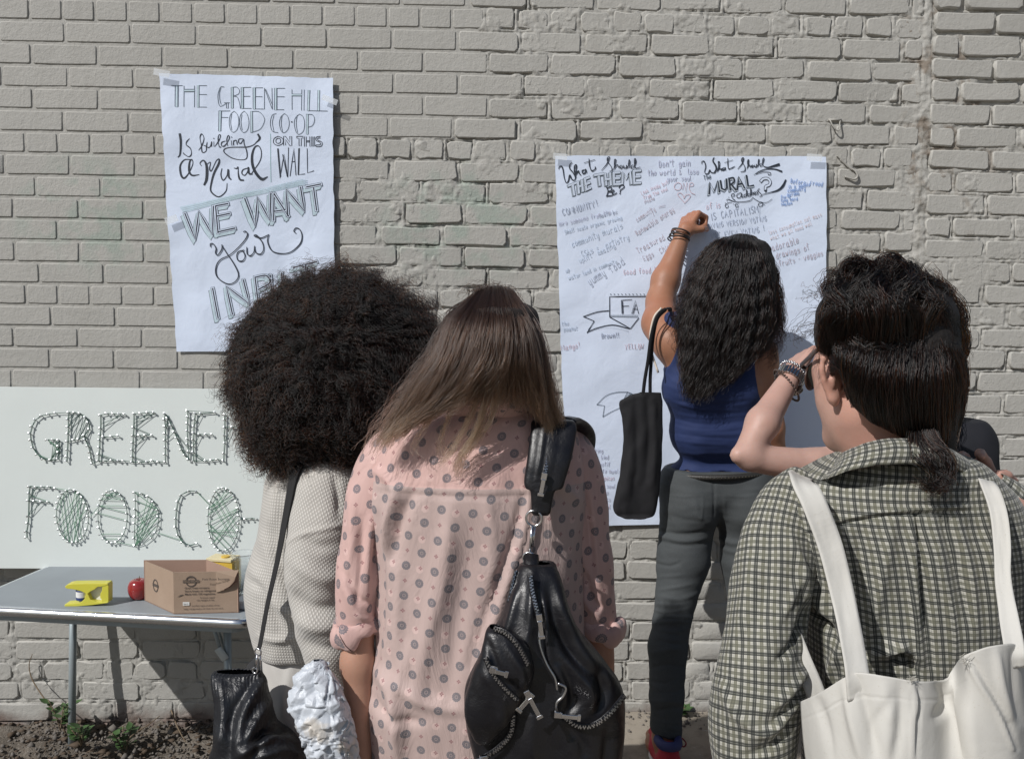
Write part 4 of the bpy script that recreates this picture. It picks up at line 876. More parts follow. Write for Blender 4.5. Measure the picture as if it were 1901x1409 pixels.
# ================================================================== FIGURE TOOLS
class SDF:
    def __init__(s, lo, hi, h):
        s.lo = np.array(lo, float); s.h = h; s.n = np.ceil((np.array(hi)-s.lo)/h).astype(int)+1
        s.F = np.full(s.n, .2, np.float32)
    def _box(s, lo, hi):
        a = np.maximum(np.floor((lo-s.lo)/s.h).astype(int), 0); b = np.minimum(np.ceil((hi-s.lo)/s.h).astype(int)+1, s.n)
        if np.any(a >= b): return None
        ax = [(s.lo[i]+s.h*np.arange(a[i], b[i])).astype(np.float32) for i in range(3)]
        X, Y, Z = np.meshgrid(*ax, indexing='ij', sparse=True)
        return tuple(slice(a[i], b[i]) for i in range(3)), X, Y, Z
    def _join(s, sl, d, k, sub=False):
        F = s.F[sl]
        if sub:
            d = -d
            h = np.clip(.5-.5*(F-d)/k, 0, 1) if k > 0 else None
            s.F[sl] = np.maximum(F, d) if k <= 0 else F*(1-h)+d*h+k*h*(1-h)
            return
        if k <= 0: s.F[sl] = np.minimum(F, d); return
        h = np.clip(.5+.5*(F-d)/k, 0, 1)
        s.F[sl] = F*(1-h)+d*h-k*h*(1-h)
    def cap(s, a, b, ra, rb, k=.02, flat=1.0, inf=0.0, sub=False):
        a = np.array(a, float); b = np.array(b, float); ra += inf; rb += inf
        m = max(ra, rb)*max(1, 1/flat if flat < 1 else 1)+k+3*s.h
        m2 = np.array([m, max(ra, rb)*flat+k+3*s.h if flat != 1 else m, m])
        q = s._box(np.minimum(a, b)-m2, np.maximum(a, b)+m2)
        if q is None: return
        sl, X, Y, Z = q; d = b-a; yc = None
        # flat < 1 : squashed front to back about the segment
        dx, dy, dz = X-a[0], (Y-a[1])/flat, Z-a[2]; e = np.array([d[0], d[1]/flat, d[2]]); L = float(e@e)+1e-12
        t = np.clip((dx*e[0]+dy*e[1]+dz*e[2])/L, 0, 1)
        r = np.sqrt((dx-t*e[0])**2+(dy-t*e[1])**2+(dz-t*e[2])**2)-(ra+(rb-ra)*t)
        s._join(sl, r*min(1.0, flat*1.15 if flat < 1 else 1.0), k, sub)
    def ell(s, c, r, k=.02, R=None, inf=0.0, sub=False):
        c = np.array(c, float); r = np.array(r, float)+inf; m = r.max()+k+3*s.h
        q = s._box(c-m, c+m)
        if q is None: return
        sl, X, Y, Z = q; p = [X-c[0], Y-c[1], Z-c[2]]
        if R is not None: p = [p[0]*R[0][i]+p[1]*R[1][i]+p[2]*R[2][i] for i in range(3)]
        k0 = np.sqrt((p[0]/r[0])**2+(p[1]/r[1])**2+(p[2]/r[2])**2)+1e-6
        k1 = np.sqrt((p[0]/r[0]**2)**2+(p[1]/r[1]**2)**2+(p[2]/r[2]**2)**2)+1e-6
        s._join(sl, k0*(k0-1)/k1, k, sub)
    def run(s, prims, inf=0.0):
        for q in prims:
            if q[0] == 'c': s.cap(*q[1:5], **{'inf': inf, **(q[5] if len(q) > 5 else {})})
            elif q[0] == 'e': s.ell(*q[1:3], **{'inf': inf, **(q[3] if len(q) > 3 else {})})
        return s
    def grid(s):
        ax = [(s.lo[i]+s.h*np.arange(s.n[i])).astype(np.float32) for i in range(3)]
        return np.meshgrid(*ax, indexing='ij', sparse=True)
    def mesh(s):
        g = vdb.FloatGrid(.2); A = np.clip(s.F, -4*s.h, 4*s.h).astype(np.float32)
        A[0], A[-1], A[:, 0], A[:, -1], A[:, :, 0], A[:, :, -1] = [4*s.h]*6
        g.background = 4*s.h; g.copyFromArray(A)
        v, q = g.convertToQuads(0.0)
        v = v*s.h+s.lo; q = np.asarray(q, dtype=np.int64)
        # outward orientation
        a, b, c = v[q[:, 0]], v[q[:, 1]], v[q[:, 2]]
        if np.einsum('ij,ij->i', a-v.mean(0), np.cross(b-a, c-a)).sum() < 0: q = q[:, ::-1]
        # relax a little
        for it in range(2):
            acc = np.zeros_like(v); cnt = np.zeros(len(v))
            for i in range(4):
                np.add.at(acc, q[:, i], v[q[:, (i+1) % 4]]); np.add.at(cnt, q[:, i], 1)
            v = v*.5+.5*acc/np.maximum(cnt, 1)[:, None]
        return v, q
def vnormals(v, q):
    n = np.cross(v[q[:, 2]]-v[q[:, 0]], v[q[:, 3]]-v[q[:, 1]]); N_ = np.zeros_like(v)
    for i in range(4): np.add.at(N_, q[:, i], n)
    return N_/(np.linalg.norm(N_, axis=1)[:, None]+1e-12)
def creases(v, nrm, lines, rand=None):
    """lines: (pixel polyline, width px, height m) ridges on the side seen from the camera's half-space"""
    cam0 = np.array([0, 0, CZ]); view = v-cam0; view /= np.linalg.norm(view, axis=1)[:, None]
    f = np.clip(-(nrm*view).sum(1)*4, 0, 1); px, py = proj(v); D = np.zeros(len(v))
    for pts, w, amp in lines:
        if isinstance(pts, str): pts = [tuple(map(float, a.split(','))) for a in pts.split()]
        pts = catmull(np.array(pts, float), max(8, len(pts)*5)) if len(pts) > 2 else catmull(np.array(pts, float), 6)
        best = np.full(len(v), 1e9); bt = np.zeros(len(v)); n = len(pts)-1
        m = (px > pts[:, 0].min()-3*w) & (px < pts[:, 0].max()+3*w) & (py > pts[:, 1].min()-3*w) & (py < pts[:, 1].max()+3*w)
        if not m.any(): continue
        x, y = px[m], py[m]; bb = np.full(len(x), 1e9); tt = np.zeros(len(x))
        for i in range(n):
            a, b = pts[i], pts[i+1]; d = b-a; L = d@d+1e-9; t = np.clip(((x-a[0])*d[0]+(y-a[1])*d[1])/L, 0, 1)
            dd = np.hypot(x-a[0]-t*d[0], y-a[1]-t*d[1]); u = dd < bb; bb[u] = dd[u]; tt[u] = (i+t[u])/n
        D[m] += amp*np.exp(-(bb/w)**2)*np.sin(np.pi*np.clip(tt*.92+.04, 0, 1))**.5
    return v+nrm*(D*f)[:, None]
def garment(rows, nseg=150, nrow=190, closed_bottom=False, e=2.3, lines=(), fold=None, vshift=0.0):
    """rows: (py, xl, xr, Y, half depth) horizontal sections read from the outline; returns verts, quads, uv (metres)"""
    R = catmull(np.array(rows, float), nrow)
    mid = (R[:, 1]+R[:, 2])/2; c = P(mid, R[:, 0], R[:, 3]); a = np.maximum((P(R[:, 2], R[:, 0], R[:, 3])-P(R[:, 1], R[:, 0], R[:, 3]))[:, 0]/2, .002); b = np.maximum(R[:, 4], .002)
    th = np.linspace(-np.pi, np.pi, nseg+1)
    sn, cs = np.sin(th), np.cos(th); sx = np.sign(sn)*np.abs(sn)**(2/e); sy = -np.sign(cs)*np.abs(cs)**(2/e)
    V = np.zeros((nrow, nseg+1, 3)); V[..., 0] = c[:, 0:1]+a[:, None]*sx; V[..., 1] = c[:, 1:2]+b[:, None]*sy; V[..., 2] = c[:, 2:3]
    back = V[:, nseg//2]; vv = np.concatenate([[0], np.cumsum(np.linalg.norm(np.diff(back, axis=0), axis=1))])
    seg = np.linalg.norm(np.diff(V, axis=1), axis=2); u = np.concatenate([np.zeros((nrow, 1)), np.cumsum(seg, axis=1)], axis=1); u -= u[:, nseg//2:nseg//2+1]
    uv = np.stack([u, -(vv[:, None]+0*u)+vshift], -1)
    v = V.reshape(-1, 3); q = grid_faces(nrow, nseg+1)
    nn = vnormals(v, q)
    # the seam columns share position: average their normals
    g = nn.reshape(nrow, nseg+1, 3); s_ = g[:, 0]+g[:, -1]; s_ /= np.linalg.norm(s_, axis=1)[:, None]+1e-9; g[:, 0] = g[:, -1] = s_
    outn = np.einsum('ij,ij->i', (v-v.mean(0)), nn).sum()
    if outn < 0: nn = -nn; q = q[:, ::-1]
    if fold is not None: v = v+nn*fold(v, uv.reshape(-1, 2))[:, None]
    if lines: v = creases(v, nn, lines)
    return v, q, uv.reshape(-1, 2)
def sleeve(path, radii, nseg=80, nrow=110, flat=1.0, lines=(), fold=None, upv=(0, -1, 0), vshift=0.0):
    """path: (px, py, Y) centre line; radii in metres"""
    W = np.array([P(x, y, Yd) for x, y, Yd in path]); cv = catmull(W, nrow); r = catmull(np.array(radii, float)[:, None], nrow)[:, 0] if len(radii) > 2 else np.linspace(*radii, nrow)
    t, U, Vv = frames(cv, upv); a = np.linspace(-np.pi, np.pi, nseg+1)
    V = cv[:, None]+r[:, None, None]*(np.cos(a)[None, :, None]*U[:, None]*flat+np.sin(a)[None, :, None]*Vv[:, None])
    L = np.concatenate([[0], np.cumsum(np.linalg.norm(np.diff(cv, axis=0), axis=1))]); uv = np.stack([a[None]*r[:, None], -(L[:, None]+0*a[None])+vshift], -1)
    v = V.reshape(-1, 3); q = grid_faces(nrow, nseg+1); nn = vnormals(v, q); g = nn.reshape(nrow, nseg+1, 3); s_ = g[:, 0]+g[:, -1]; s_ /= np.linalg.norm(s_, axis=1)[:, None]+1e-9; g[:, 0] = g[:, -1] = s_
    cc = np.repeat(cv, nseg+1, axis=0)
    if np.einsum('ij,ij->i', v-cc, nn).sum() < 0: nn = -nn; q = q[:, ::-1]
    if fold is not None: v = v+nn*fold(v, uv.reshape(-1, 2))[:, None]
    if lines: v = creases(v, nn, lines)
    return v, q, uv.reshape(-1, 2)
def cloth(name, vqu, mat, par, thick=0.0015):
    v, q, uv = vqu; o = mesh(name, v, np.ascontiguousarray(q), mat, par, True, uv)
    if thick:
        so = o.modifiers.new('thickness', 'SOLIDIFY'); so.thickness = thick; so.offset = -1
    return o
def head_prims(c, yaw, pitch, s=1.0, ears=True):
    cy, sy, cp, sp = math.cos(yaw), math.sin(yaw), math.cos(pitch), math.sin(pitch)
    Rz = np.array([[cy, -sy, 0], [sy, cy, 0], [0, 0, 1]]); Rx = np.array([[1, 0, 0], [0, cp, -sp], [0, sp, cp]]); R = Rz@Rx; c = np.array(c, float)
    w = lambda *p: c+R@(np.array(p)*s)
    pr = [('e', w(0, -.012, .028), np.array((.075, .096, .090))*s, {'R': R, 'k': .01}), ('e', w(0, .036, -.03), np.array((.060, .058, .078))*s, {'R': R, 'k': .02})]
    for m in (-1, 1):
        pr += [('c', w(m*.052, -.002, -.05), w(m*.006, .064, -.092), .020*s, .019*s, {'k': .02}), ('c', w(m*.045, .05, -.018), w(m*.04, .058, -.03), .020*s, .018*s, {'k': .02})]
        pr += [('e', w(m*.031, .082, .004), np.array((.013, .012, .009))*s, {'R': R, 'k': .006})]
        if ears:
            e = [w(m*.074, .010, .022), w(m*.084, -.010, .026), w(m*.087, -.020, .008), w(m*.083, -.014, -.014), w(m*.078, -.002, -.028), w(m*.074, .004, -.024)]
            for a, b in zip(e[:-1], e[1:]): pr.append(('c', a, b, .0042*s, .0042*s, {'k': .004}))
            pr.append(('e', w(m*.077, -.004, .002), np.array((.006, .014, .024))*s, {'R': R, 'k': .006}))
    pr += [('c', w(0, .088, .006), w(0, .104, -.030), .008*s, .011*s, {'k': .014}), ('c', w(-.012, .092, -.033), w(.012, .092, -.033), .008*s, .008*s, {'k': .01}),
           ('c', w(-.036, .078, .024), w(.036, .078, .024), .012*s, .012*s, {'k': .02}), ('c', w(-.018, .084, -.058), w(.018, .084, -.058), .0075*s, .0075*s, {'k': .008}), ('c', w(-.015, .083, -.070), w(.015, .083, -.070), .0085*s, .0085*s, {'k': .006})]
    return pr
def hand_prims(wrist, fdir, palm_n, s=1.0, curl=(.5, .5, .5, .5), side=1, thumb=(.6, .5), spread=.12):
    """wrist: world point; fdir: towards the knuckles; palm_n: the way the palm faces; side +1/-1: thumb side"""
    f = np.array(fdir, float); f /= np.linalg.norm(f); n = np.array(palm_n, float); n -= f*(n@f); n /= np.linalg.norm(n); t = np.cross(f, n)*side
    w = np.array(wrist, float); pr = []; L = [(.036, .024, .020), (.040, .027, .021), (.037, .025, .020), (.029, .019, .018)]
    for i in range(4):
        lat = (.030-.020*i)*s; k0 = w+t*lat*.55+f*.018*s; k1 = w+f*(.082-.004*abs(i-1)-(.006 if i == 3 else 0))*s+t*lat
        pr.append(('c', k0, k1, .0135*s, .0105*s, {'k': .010}))
        a = curl[i]; p = k1; ang = 0; fd = f+t*spread*(1.5-i)*.5; fd /= np.linalg.norm(fd)
        for j, l in enumerate(L[i]):
            ang += a*(1.0, 1.15, .75)[j]; d = fd*math.cos(ang)+n*math.sin(ang); q = p+d*l*s
            pr.append(('c', p, q, (.0092-.0010*j)*s, (.0084-.0010*j)*s, {'k': .0025})); p = q
    a = w+t*.018*s+f*.014*s+n*.006*s; b = a+(f*.6+t*(.75-thumb[1]*.3)+n*(.25+thumb[1]*.5))*.040*s
    d = f*.85+t*(.45-thumb[1])+n*thumb[0]; d /= np.linalg.norm(d); c = b+d*.031*s; d2 = f*.8+t*(.2-thumb[1]*1.2)+n*thumb[0]*1.2; d2 /= np.linalg.norm(d2)
    pr += [('c', a, b, .0155*s, .0115*s, {'k': .012}), ('c', b, c, .0108*s, .0094*s, {'k': .003}), ('c', c, c+d2*.024*s, .0092*s, .0078*s, {'k': .0025})]
    return pr
def arm_prims(sh, el, wr, ru=.045, re=.034, rf=.036, rw=.021):
    sh, el, wr = [np.array(q, float) for q in (sh, el, wr)]; m = sh+(el-sh)*.35; g = el+(wr-el)*.25
    return [('c', sh, m, ru*1.05, ru, {'k': .03}), ('c', m, el, ru, re, {'k': .02}), ('c', el, g, re, rf, {'k': .015}), ('c', g, wr, rf, rw, {'k': .015})]
def leg_prims(hip, kn, an, toe_dir, rt=.083, rk=.052, rc=.052, ra=.034, foot=True):
    hip, kn, an = [np.array(q, float) for q in (hip, kn, an)]; m = hip+(kn-hip)*.4; cf = kn+(an-kn)*.28; td = np.array(toe_dir, float)/np.linalg.norm(toe_dir)
    pr = [('c', hip, m, rt, rt*.92, {'k': .04}), ('c', m, kn, rt*.92, rk, {'k': .03}), ('c', kn, cf, rk*.95, rc, {'k': .02}), ('c', cf, an, rc, ra, {'k': .02})]
    if foot:
        z = an[2]; he = an+np.array([0, 0, -.045])-td*.03; ball = an+td*.12+np.array([0, 0, -.062]); toe = ball+td*.055
        pr += [('c', an, he, ra, .030, {'k': .02}), ('c', he, ball, .030, .027, {'k': .02}), ('c', ball, toe, .027, .018, {'k': .02})]
    return pr
def build_sdf(name, prims, h, mat, par, inf=0.0, cut=None, lines=(), fold=None, post=None):
    P_ = []
    for q in prims:
        if q[0] == 'c': r = max(q[3], q[4])+.05+inf; P_ += [np.array(q[1])-r, np.array(q[1])+r, np.array(q[2])-r, np.array(q[2])+r]
        else: r = max(q[2])+.05+inf; P_ += [np.array(q[1])-r, np.array(q[1])+r]
    P_ = np.array(P_); S = SDF(P_.min(0), P_.max(0), h).run(prims, inf)
    if cut is not None: cut(S)
    v, q = S.mesh()
    if fold is not None or lines:
        nn = vnormals(v, q)
        if fold is not None: v = v+nn*fold(v)[:, None]
        if lines: v = creases(v, nn, lines)
    return mesh(name, v, np.ascontiguousarray(q), mat, par, True)
# ------------------------------------------------------------------ hair
def hair_curves(name, strands, mat, par, r0=.00035, r1=.00012):
    """strands: (n, k, 3)"""
    n, k, _ = strands.shape; h = bpy.data.hair_curves.new(name); h.add_curves([k]*n)
    h.points.foreach_set('position', strands.astype(np.float32).ravel()) if hasattr(h.points, 'foreach_set') else None
    ra = h.attributes.get('radius') or h.attributes.new('radius', 'FLOAT', 'POINT')
    rr = np.tile(np.linspace(1, 0, k)**.6*(r0-r1)+r1, n).astype(np.float32); ra.data.foreach_set('value', rr)
    h.materials.append(mat); o = bpy.data.objects.new(name, h); C.objects.link(o); put(o, par); return o
def hair_sheet(guides, n, k=26, seed=0, layer=.012, spread=.004, clump=.006, cf=30, wave=0.0, wl=.05, frizz=.0015, lenv=.25, outc=None):
    """guides: list of equally long polylines in the world; strands are blended between neighbours"""
    r = np.random.default_rng(seed); G = np.array([catmull(np.array(g, float), k) for g in guides]); m = len(G)
    s = r.uniform(0, m-1, n); i = np.minimum(s.astype(int), m-2); f = (s-i)[:, None, None]
    S = G[i]*(1-f)+G[i+1]*f; t = np.linspace(0, 1, k)[None, :, None]
    c = np.array(outc) if outc is not None else G.reshape(-1, 3).mean(0)
    out = S-c; out /= np.linalg.norm(out, axis=2)[..., None]+1e-9
    lay = r.uniform(-.7, .45, n)[:, None, None]; S = S+out*layer*lay
    ci = np.floor(s*cf/(m-1)*1.0+r.normal(0, .25, n)); key = np.stack([ci*7.13, ci*3.7, ci*0], -1)
    tt = np.linspace(0, 3.2, k); kk = key[:, None]+np.stack([tt*0, tt, tt*.5], -1)[None]
    S = S+clump*np.stack([vnoise(kk), vnoise(kk, 1, 50.)*.6, vnoise(kk, 1, 90.)*.4], -1)*(t**.7)
    S = S+r.normal(0, spread, (n, 1, 3))*(t**.5)
    if wave:
        ph = ci*2.4+r.normal(0, .8, n); L = np.linalg.norm(np.diff(G, axis=1), axis=2).sum(1).mean()
        a = ph[:, None]+t[..., 0]*L/wl*2*np.pi*(1+.15*np.sin(ci))[:, None]
        S = S+wave*np.stack([np.sin(a), np.cos(a)*.8, .3*np.sin(a*1.3)], -1)*np.clip(t*3, 0, 1)
    ii = (np.arange(n)*13.7)[:, None, None]+np.linspace(0, 9, k)[None, :, None]*np.array([1, 1.1, .9])
    S = S+frizz*np.stack([vnoise(ii), vnoise(ii, 1, 33.), vnoise(ii, 1, 71.)], -1)*t
    if lenv:
        cut = 1-r.uniform(0, lenv, n)*r.uniform(0, 1, n); src = np.linspace(0, 1, k)[None]*cut[:, None]*(k-1); j = np.minimum(src.astype(int), k-2); fr = (src-j)[..., None]
        S = np.take_along_axis(S, j[..., None].repeat(3, 2), 1)*(1-fr)+np.take_along_axis(S, (j+1)[..., None].repeat(3, 2), 1)*fr
    return S
def hair_mat(name, mel, red, rough=.35, tint=(1, 1, 1), rnd=.2):
    m = bpy.data.materials.new(name); m.use_nodes = True; t = m.node_tree; t.nodes.clear(); o = t.nodes.new('ShaderNodeOutputMaterial'); h = t.nodes.new('ShaderNodeBsdfHairPrincipled')
    h.parametrization = 'MELANIN'; h.inputs['Melanin'].default_value = mel; h.inputs['Melanin Redness'].default_value = red; h.inputs['Roughness'].default_value = rough; h.inputs['Radial Roughness'].default_value = .5
    h.inputs['Random Color'].default_value = rnd; h.inputs['Random Roughness'].default_value = .2; t.links.new(h.outputs[0], o.inputs[0]); return m
# ------------------------------------------------------------------ skin and cloth materials
def skin(name, col, red=.0):
    n = N(name); pos = n.n('NewGeometry').outputs['Position']
    c = n.mix(n.noise(26, 5, .65, pos), tuple(x*.80 for x in col), tuple(min(1, x*1.14) for x in col)); c = n.mix(n.ramp(n.noise(9, 3, .6, pos), [(.42, 0.), (.70, .55)]), c, (col[0]*1.02, col[1]*.82, col[2]*.78))
    c = n.mix(n.ramp(n.noise(75, 2, .6, pos), [(.765, 0.), (.80, .55)]), c, tuple(x*.5 for x in col))
    nb = n.bump(n.noise(500, 3, .6, pos), .3, .0007); nb = n.bump(n.noise(30, 3, .6, pos), .15, .004, nb)
    return n.fin(c, .5, nb, Subsurface_Weight=.12, Subsurface_Radius=(.02, .008, .004), Subsurface_Scale=.5, Specular_IOR_Level=.4)

def hair_cap(name, c, yaw, pitch, s, mat, par, strands=None, smat=None):
    """close-fitting hair over the whole skull, open at the face"""
    cy, sy, cp, sp = math.cos(yaw), math.sin(yaw), math.cos(pitch), math.sin(pitch)
    R = np.array([[cy, -sy, 0], [sy, cy, 0], [0, 0, 1]])@np.array([[1, 0, 0], [0, cp, -sp], [0, sp, cp]]); c = np.array(c, float); w = lambda *p: c+R@(np.array(p)*s)
    def cut(S):
        X, Y, Z = S.grid(); q = [(X-c[0]), (Y-c[1]), (Z-c[2])]; l = [q[0]*R[0][i]+q[1]*R[1][i]+q[2]*R[2][i] for i in range(3)]
        f = (l[1]-.052*s)*.8-(l[2]-.045*s)*.6; S.F = np.maximum(S.F, f); S.F = np.maximum(S.F, -(l[2]+.055*s)+0*X)
    return build_sdf(name, [('e', w(0, -.012, .028), np.array((.082, .104, .098))*s, {'R': R, 'k': .01})], .005, mat, par, 0, cut, (), lambda v: .0025*fbm(v*np.array([1, 1, .4]), 40, 2))
# ================================================================== WOMAN IN THE BLUE TANK TOP
m_skinC = skin('warm_brown_skin', (.34, .165, .10))
n_ = N('navy_jersey'); pos = n_.n('NewGeometry').outputs['Position']
m_navyt = n_.fin(n_.mix(n_.noise(40, 4, .6, pos), (.009, .020, .078), (.014, .030, .108)), .8, n_.bump(n_.noise(900, 2, .6, pos), .3, .0005))
n_ = N('grey_denim'); pos = n_.n('NewGeometry').outputs['Position']
c = n_.mix(n_.noise(7, 4, .6, pos), (.032, .037, .040), (.062, .070, .073)); c = n_.mix(n_.ramp(n_.noise(700, 2, .6, n_.mapping(pos, (1, 1, .15))), [(.4, 0.), (.7, .35)]), c, (.085, .09, .092))
m_jean = n_.fin(c, .85, n_.bump(n_.noise(600, 3, .6, pos), .4, .0006))
YC = 2.5
P_plain = P
def P(px, py, Y):     # she leans towards the wall: the upper body stands nearer to it than her feet
    if np.isscalar(Y) or np.ndim(Y) == 0: k_ = .13*np.clip((1372-py)/420, .25, 1)*(1 if Y <= 2.5 else max(0., (2.84-Y)/.34)); return P_plain(px, py, Y+k_)
    py = np.asarray(py, float); Y = np.asarray(Y, float); return P_plain(px, py, Y+.13*np.clip((1372-py)/420, .25, 1)*np.where(Y <= 2.5, 1, np.clip((2.84-Y)/.34, 0, 1)))
pc = empty('person', P(1330, 1420, 2.6)*[1, 1, 0]+[0, 0, .03], 'woman in navy tank top and grey jeans, reaching up to write on the wide poster', 'person')
shL, elL, wrL = P(1243, 632, 2.50), P(1226, 560, 2.70), P(1266, 440, 2.80)
shR, elR, wrR = P(1412, 655, 2.50), P(1432, 795, 2.50), P(1450, 900, 2.60)
neck, chest, waist, pelv = P(1345, 612, 2.50), P(1322, 700, 2.50), P(1325, 800, 2.53), P(1333, 920, 2.55)
hipL, knL, anL = P(1272, 950, 2.54), P(1258, 1150, 2.50), P(1236, 1372, 2.48)
hipR, knR, anR = P(1390, 950, 2.56), P(1388, 1150, 2.56), P(1372, 1372, 2.56)
anL[2] = anR[2] = .115
torso = [('c', P(1262, 655, 2.50), P(1400, 665, 2.50), .055, .055, {'k': .03}), ('c', P(1285, 720, 2.49), P(1365, 720, 2.49), .085, .085, {'k': .04, 'flat': .95}), ('c', P(1300, 800, 2.52), P(1360, 800, 2.52), .088, .088, {'k': .05, 'flat': .9}),
         ('c', P(1287, 905, 2.555), P(1377, 905, 2.555), .088, .088, {'k': .04}), ('c', P(1292, 930, 2.55), P(1374, 930, 2.55), .06, .06, {'k': .02})]
hdC = P(1358, 530, 2.50)
hand = hand_prims(wrL+(P(1270, 428, 2.82)-wrL)*.5, P(1292, 384, 2.865)-wrL, np.array([.75, .45, -.30]), .98, (1.25, 1.3, 1.35, 1.4), -1, (.9, .9), .02)
bodyC = head_prims(hdC, .05, -.15)+[('c', neck+[0, 0, -.02], hdC+[0, -.01, -.05], .050, .048, {'k': .03}), ('c', neck, P(1262, 640, 2.5), .035, .045, {'k': .03}), ('c', neck, P(1395, 650, 2.5), .035, .045, {'k': .03})]
bodyC += torso+[('c', shL, P(1226, 600, 2.60), .056, .054, {'k': .035}), ('c', P(1226, 600, 2.60), elL, .054, .042, {'k': .02}), ('c', elL, P(1236, 520, 2.74), .042, .043, {'k': .02}), ('c', P(1236, 520, 2.74), wrL, .042, .024, {'k': .02}), ('c', wrL, P(1272, 425, 2.81), .022, .023, {'k': .01})]+hand
bodyC += [('c', shR, P(1424, 720, 2.5), .048, .045, {'k': .03}), ('c', P(1424, 720, 2.5), elR, .045, .036, {'k': .02}), ('c', elR, wrR, .037, .023, {'k': .02})]+hand_prims(wrR, [-.1, .5, -.8], [-1, 0, -.2], .95, (.4, .5, .5, .5), 1)
bodyC += [('c', P(1276, 960, 2.53), P(1266, 1040, 2.53), .050, .048, {'k': .01}), ('c', P(1268, 1040, 2.53), P(1248, 1150, 2.51), .055, .038), ('c', P(1248, 1150, 2.51), P(1240, 1200, 2.50), .038, .040), ('c', P(1240, 1200, 2.50), anL, .040, .028)]
bodyC += [('c', P(1384, 960, 2.54), P(1386, 1040, 2.55), .050, .046, {'k': .01}), ('c', P(1384, 1040, 2.55), P(1390, 1150, 2.56), .052, .037), ('c', P(1390, 1150, 2.56), P(1390, 1200, 2.56), .037, .038), ('c', P(1390, 1200, 2.56), anR, .038, .028)]
for a_, t_ in ((anL, (-.05, 1, 0)), (anR, (.2, 1, 0))): bodyC += leg_prims(a_+[0, 0, .03], a_+[0, 0, .02], a_, t_, .028, .028, .028, .028)
build_sdf('body', bodyC, .0042, m_skinC, pc)
# tank top: follows the torso, cut at neckline, armholes and hem
def cut_top(S):
    X, Y, Z = S.grid(); b = P(1330, 874, 2.5)
    hem = (Z-b[2]) ; S.F = np.maximum(S.F, -(hem+.004*np.sin(X*60)))
    def hole(px, py, Yd, rx, rz, ang=0.0):
        c = P(px, py, Yd); dx = X-c[0]; dz = Z-c[2]; a = math.radians(ang); ux = dx*math.cos(a)+dz*math.sin(a); uz = -dx*math.sin(a)+dz*math.cos(a)
        d = (np.sqrt((ux/rx)**2+(uz/rz)**2)-1)*min(rx, rz); S.F = np.maximum(S.F, -d+0*Y)
    hole(1210, 632, 2.5, .053, .096, 14); hole(1440, 660, 2.5, .078, .155, -10); hole(1345, 590, 2.5, .118, .10, -14)
    top = P(1330, 580, 2.5)[2]; S.F = np.maximum(S.F, Z-top+0*X)
ln = [('1235,715 1300,735 1380,730', 3.9, 0.0018), ('1226,735 1290,758 1370,762', 3.3, 0.0020), ('1228,760 1300,775 1390,770', 3.3, 0.0018), ('1240,742 1320,752 1385,745', 2.8, -0.0020), ('1225,785 1300,800 1400,790', 3.3, 0.0015), ('1232,772 1310,788 1395,780', 2.8, -0.0020), ('1300,806 1360,806 1400,800', 2.8, 0.0015),
      ('1225,812 1290,822 1350,826', 3.3, 0.0015), ('1228,800 1300,811 1370,814', 2.8, -0.0018), ('1225,838 1300,842 1380,840', 3.9, 0.0013), ('1230,690 1260,712 1310,722', 3.3, 0.0015)]
torsoC = torso+[('c', shL+[.012, .0, .0], P(1300, 660, 2.5), .050, .05, {'k': .03}), ('c', P(1310, 640, 2.5), P(1252, 598, 2.51), .036, .030, {'k': .03})]
build_sdf('tank_top', torsoC, .0042, m_navyt, pc, .0055, cut_top, ln, lambda v: .0010*fbm(v*np.array([1, 1, 2.0]), 24, 2))
# jeans
def cut_j(S):
    X, Y, Z = S.grid(); S.F = np.maximum(S.F, Z-P(1330, 872, 2.5)[2]+0*X); S.F = np.maximum(S.F, .142-Z+.006*vn1(X)+0*Y)
def vn1(X): return np.sin(X*40).astype(np.float32)
jl = [('c', P(1276, 960, 2.53), P(1268, 1040, 2.53), .080, .074, {'k': .025}), ('c', P(1268, 1040, 2.53), P(1248, 1150, 2.51), .074, .052, {'k': .02}), ('c', P(1248, 1150, 2.51), P(1240, 1200, 2.50), .052, .054, {'k': .015}), ('c', P(1240, 1200, 2.50), P(1238, 1290, 2.49), .054, .047, {'k': .015}), ('c', P(1238, 1290, 2.49), anL+[0, 0, -.01], .045, .043, {'k': .015})]
jr = [('c', P(1384, 960, 2.54), P(1384, 1040, 2.55), .080, .070, {'k': .025}), ('c', P(1384, 1040, 2.55), P(1390, 1150, 2.56), .070, .050, {'k': .02}), ('c', P(1390, 1150, 2.56), P(1390, 1200, 2.56), .050, .052, {'k': .015}), ('c', P(1390, 1200, 2.56), P(1382, 1290, 2.56), .052, .045, {'k': .015}), ('c', P(1382, 1290, 2.56), anR+[0, 0, -.01], .044, .042, {'k': .015})]
pelvis = [('c', P(1284, 905, 2.55), P(1380, 905, 2.55), .100, .100, {'k': .05}), ('e', P(1284, 940, 2.50), (.080, .088, .088), {'k': .02}), ('e', P(1384, 940, 2.50), (.080, .088, .088), {'k': .02})]
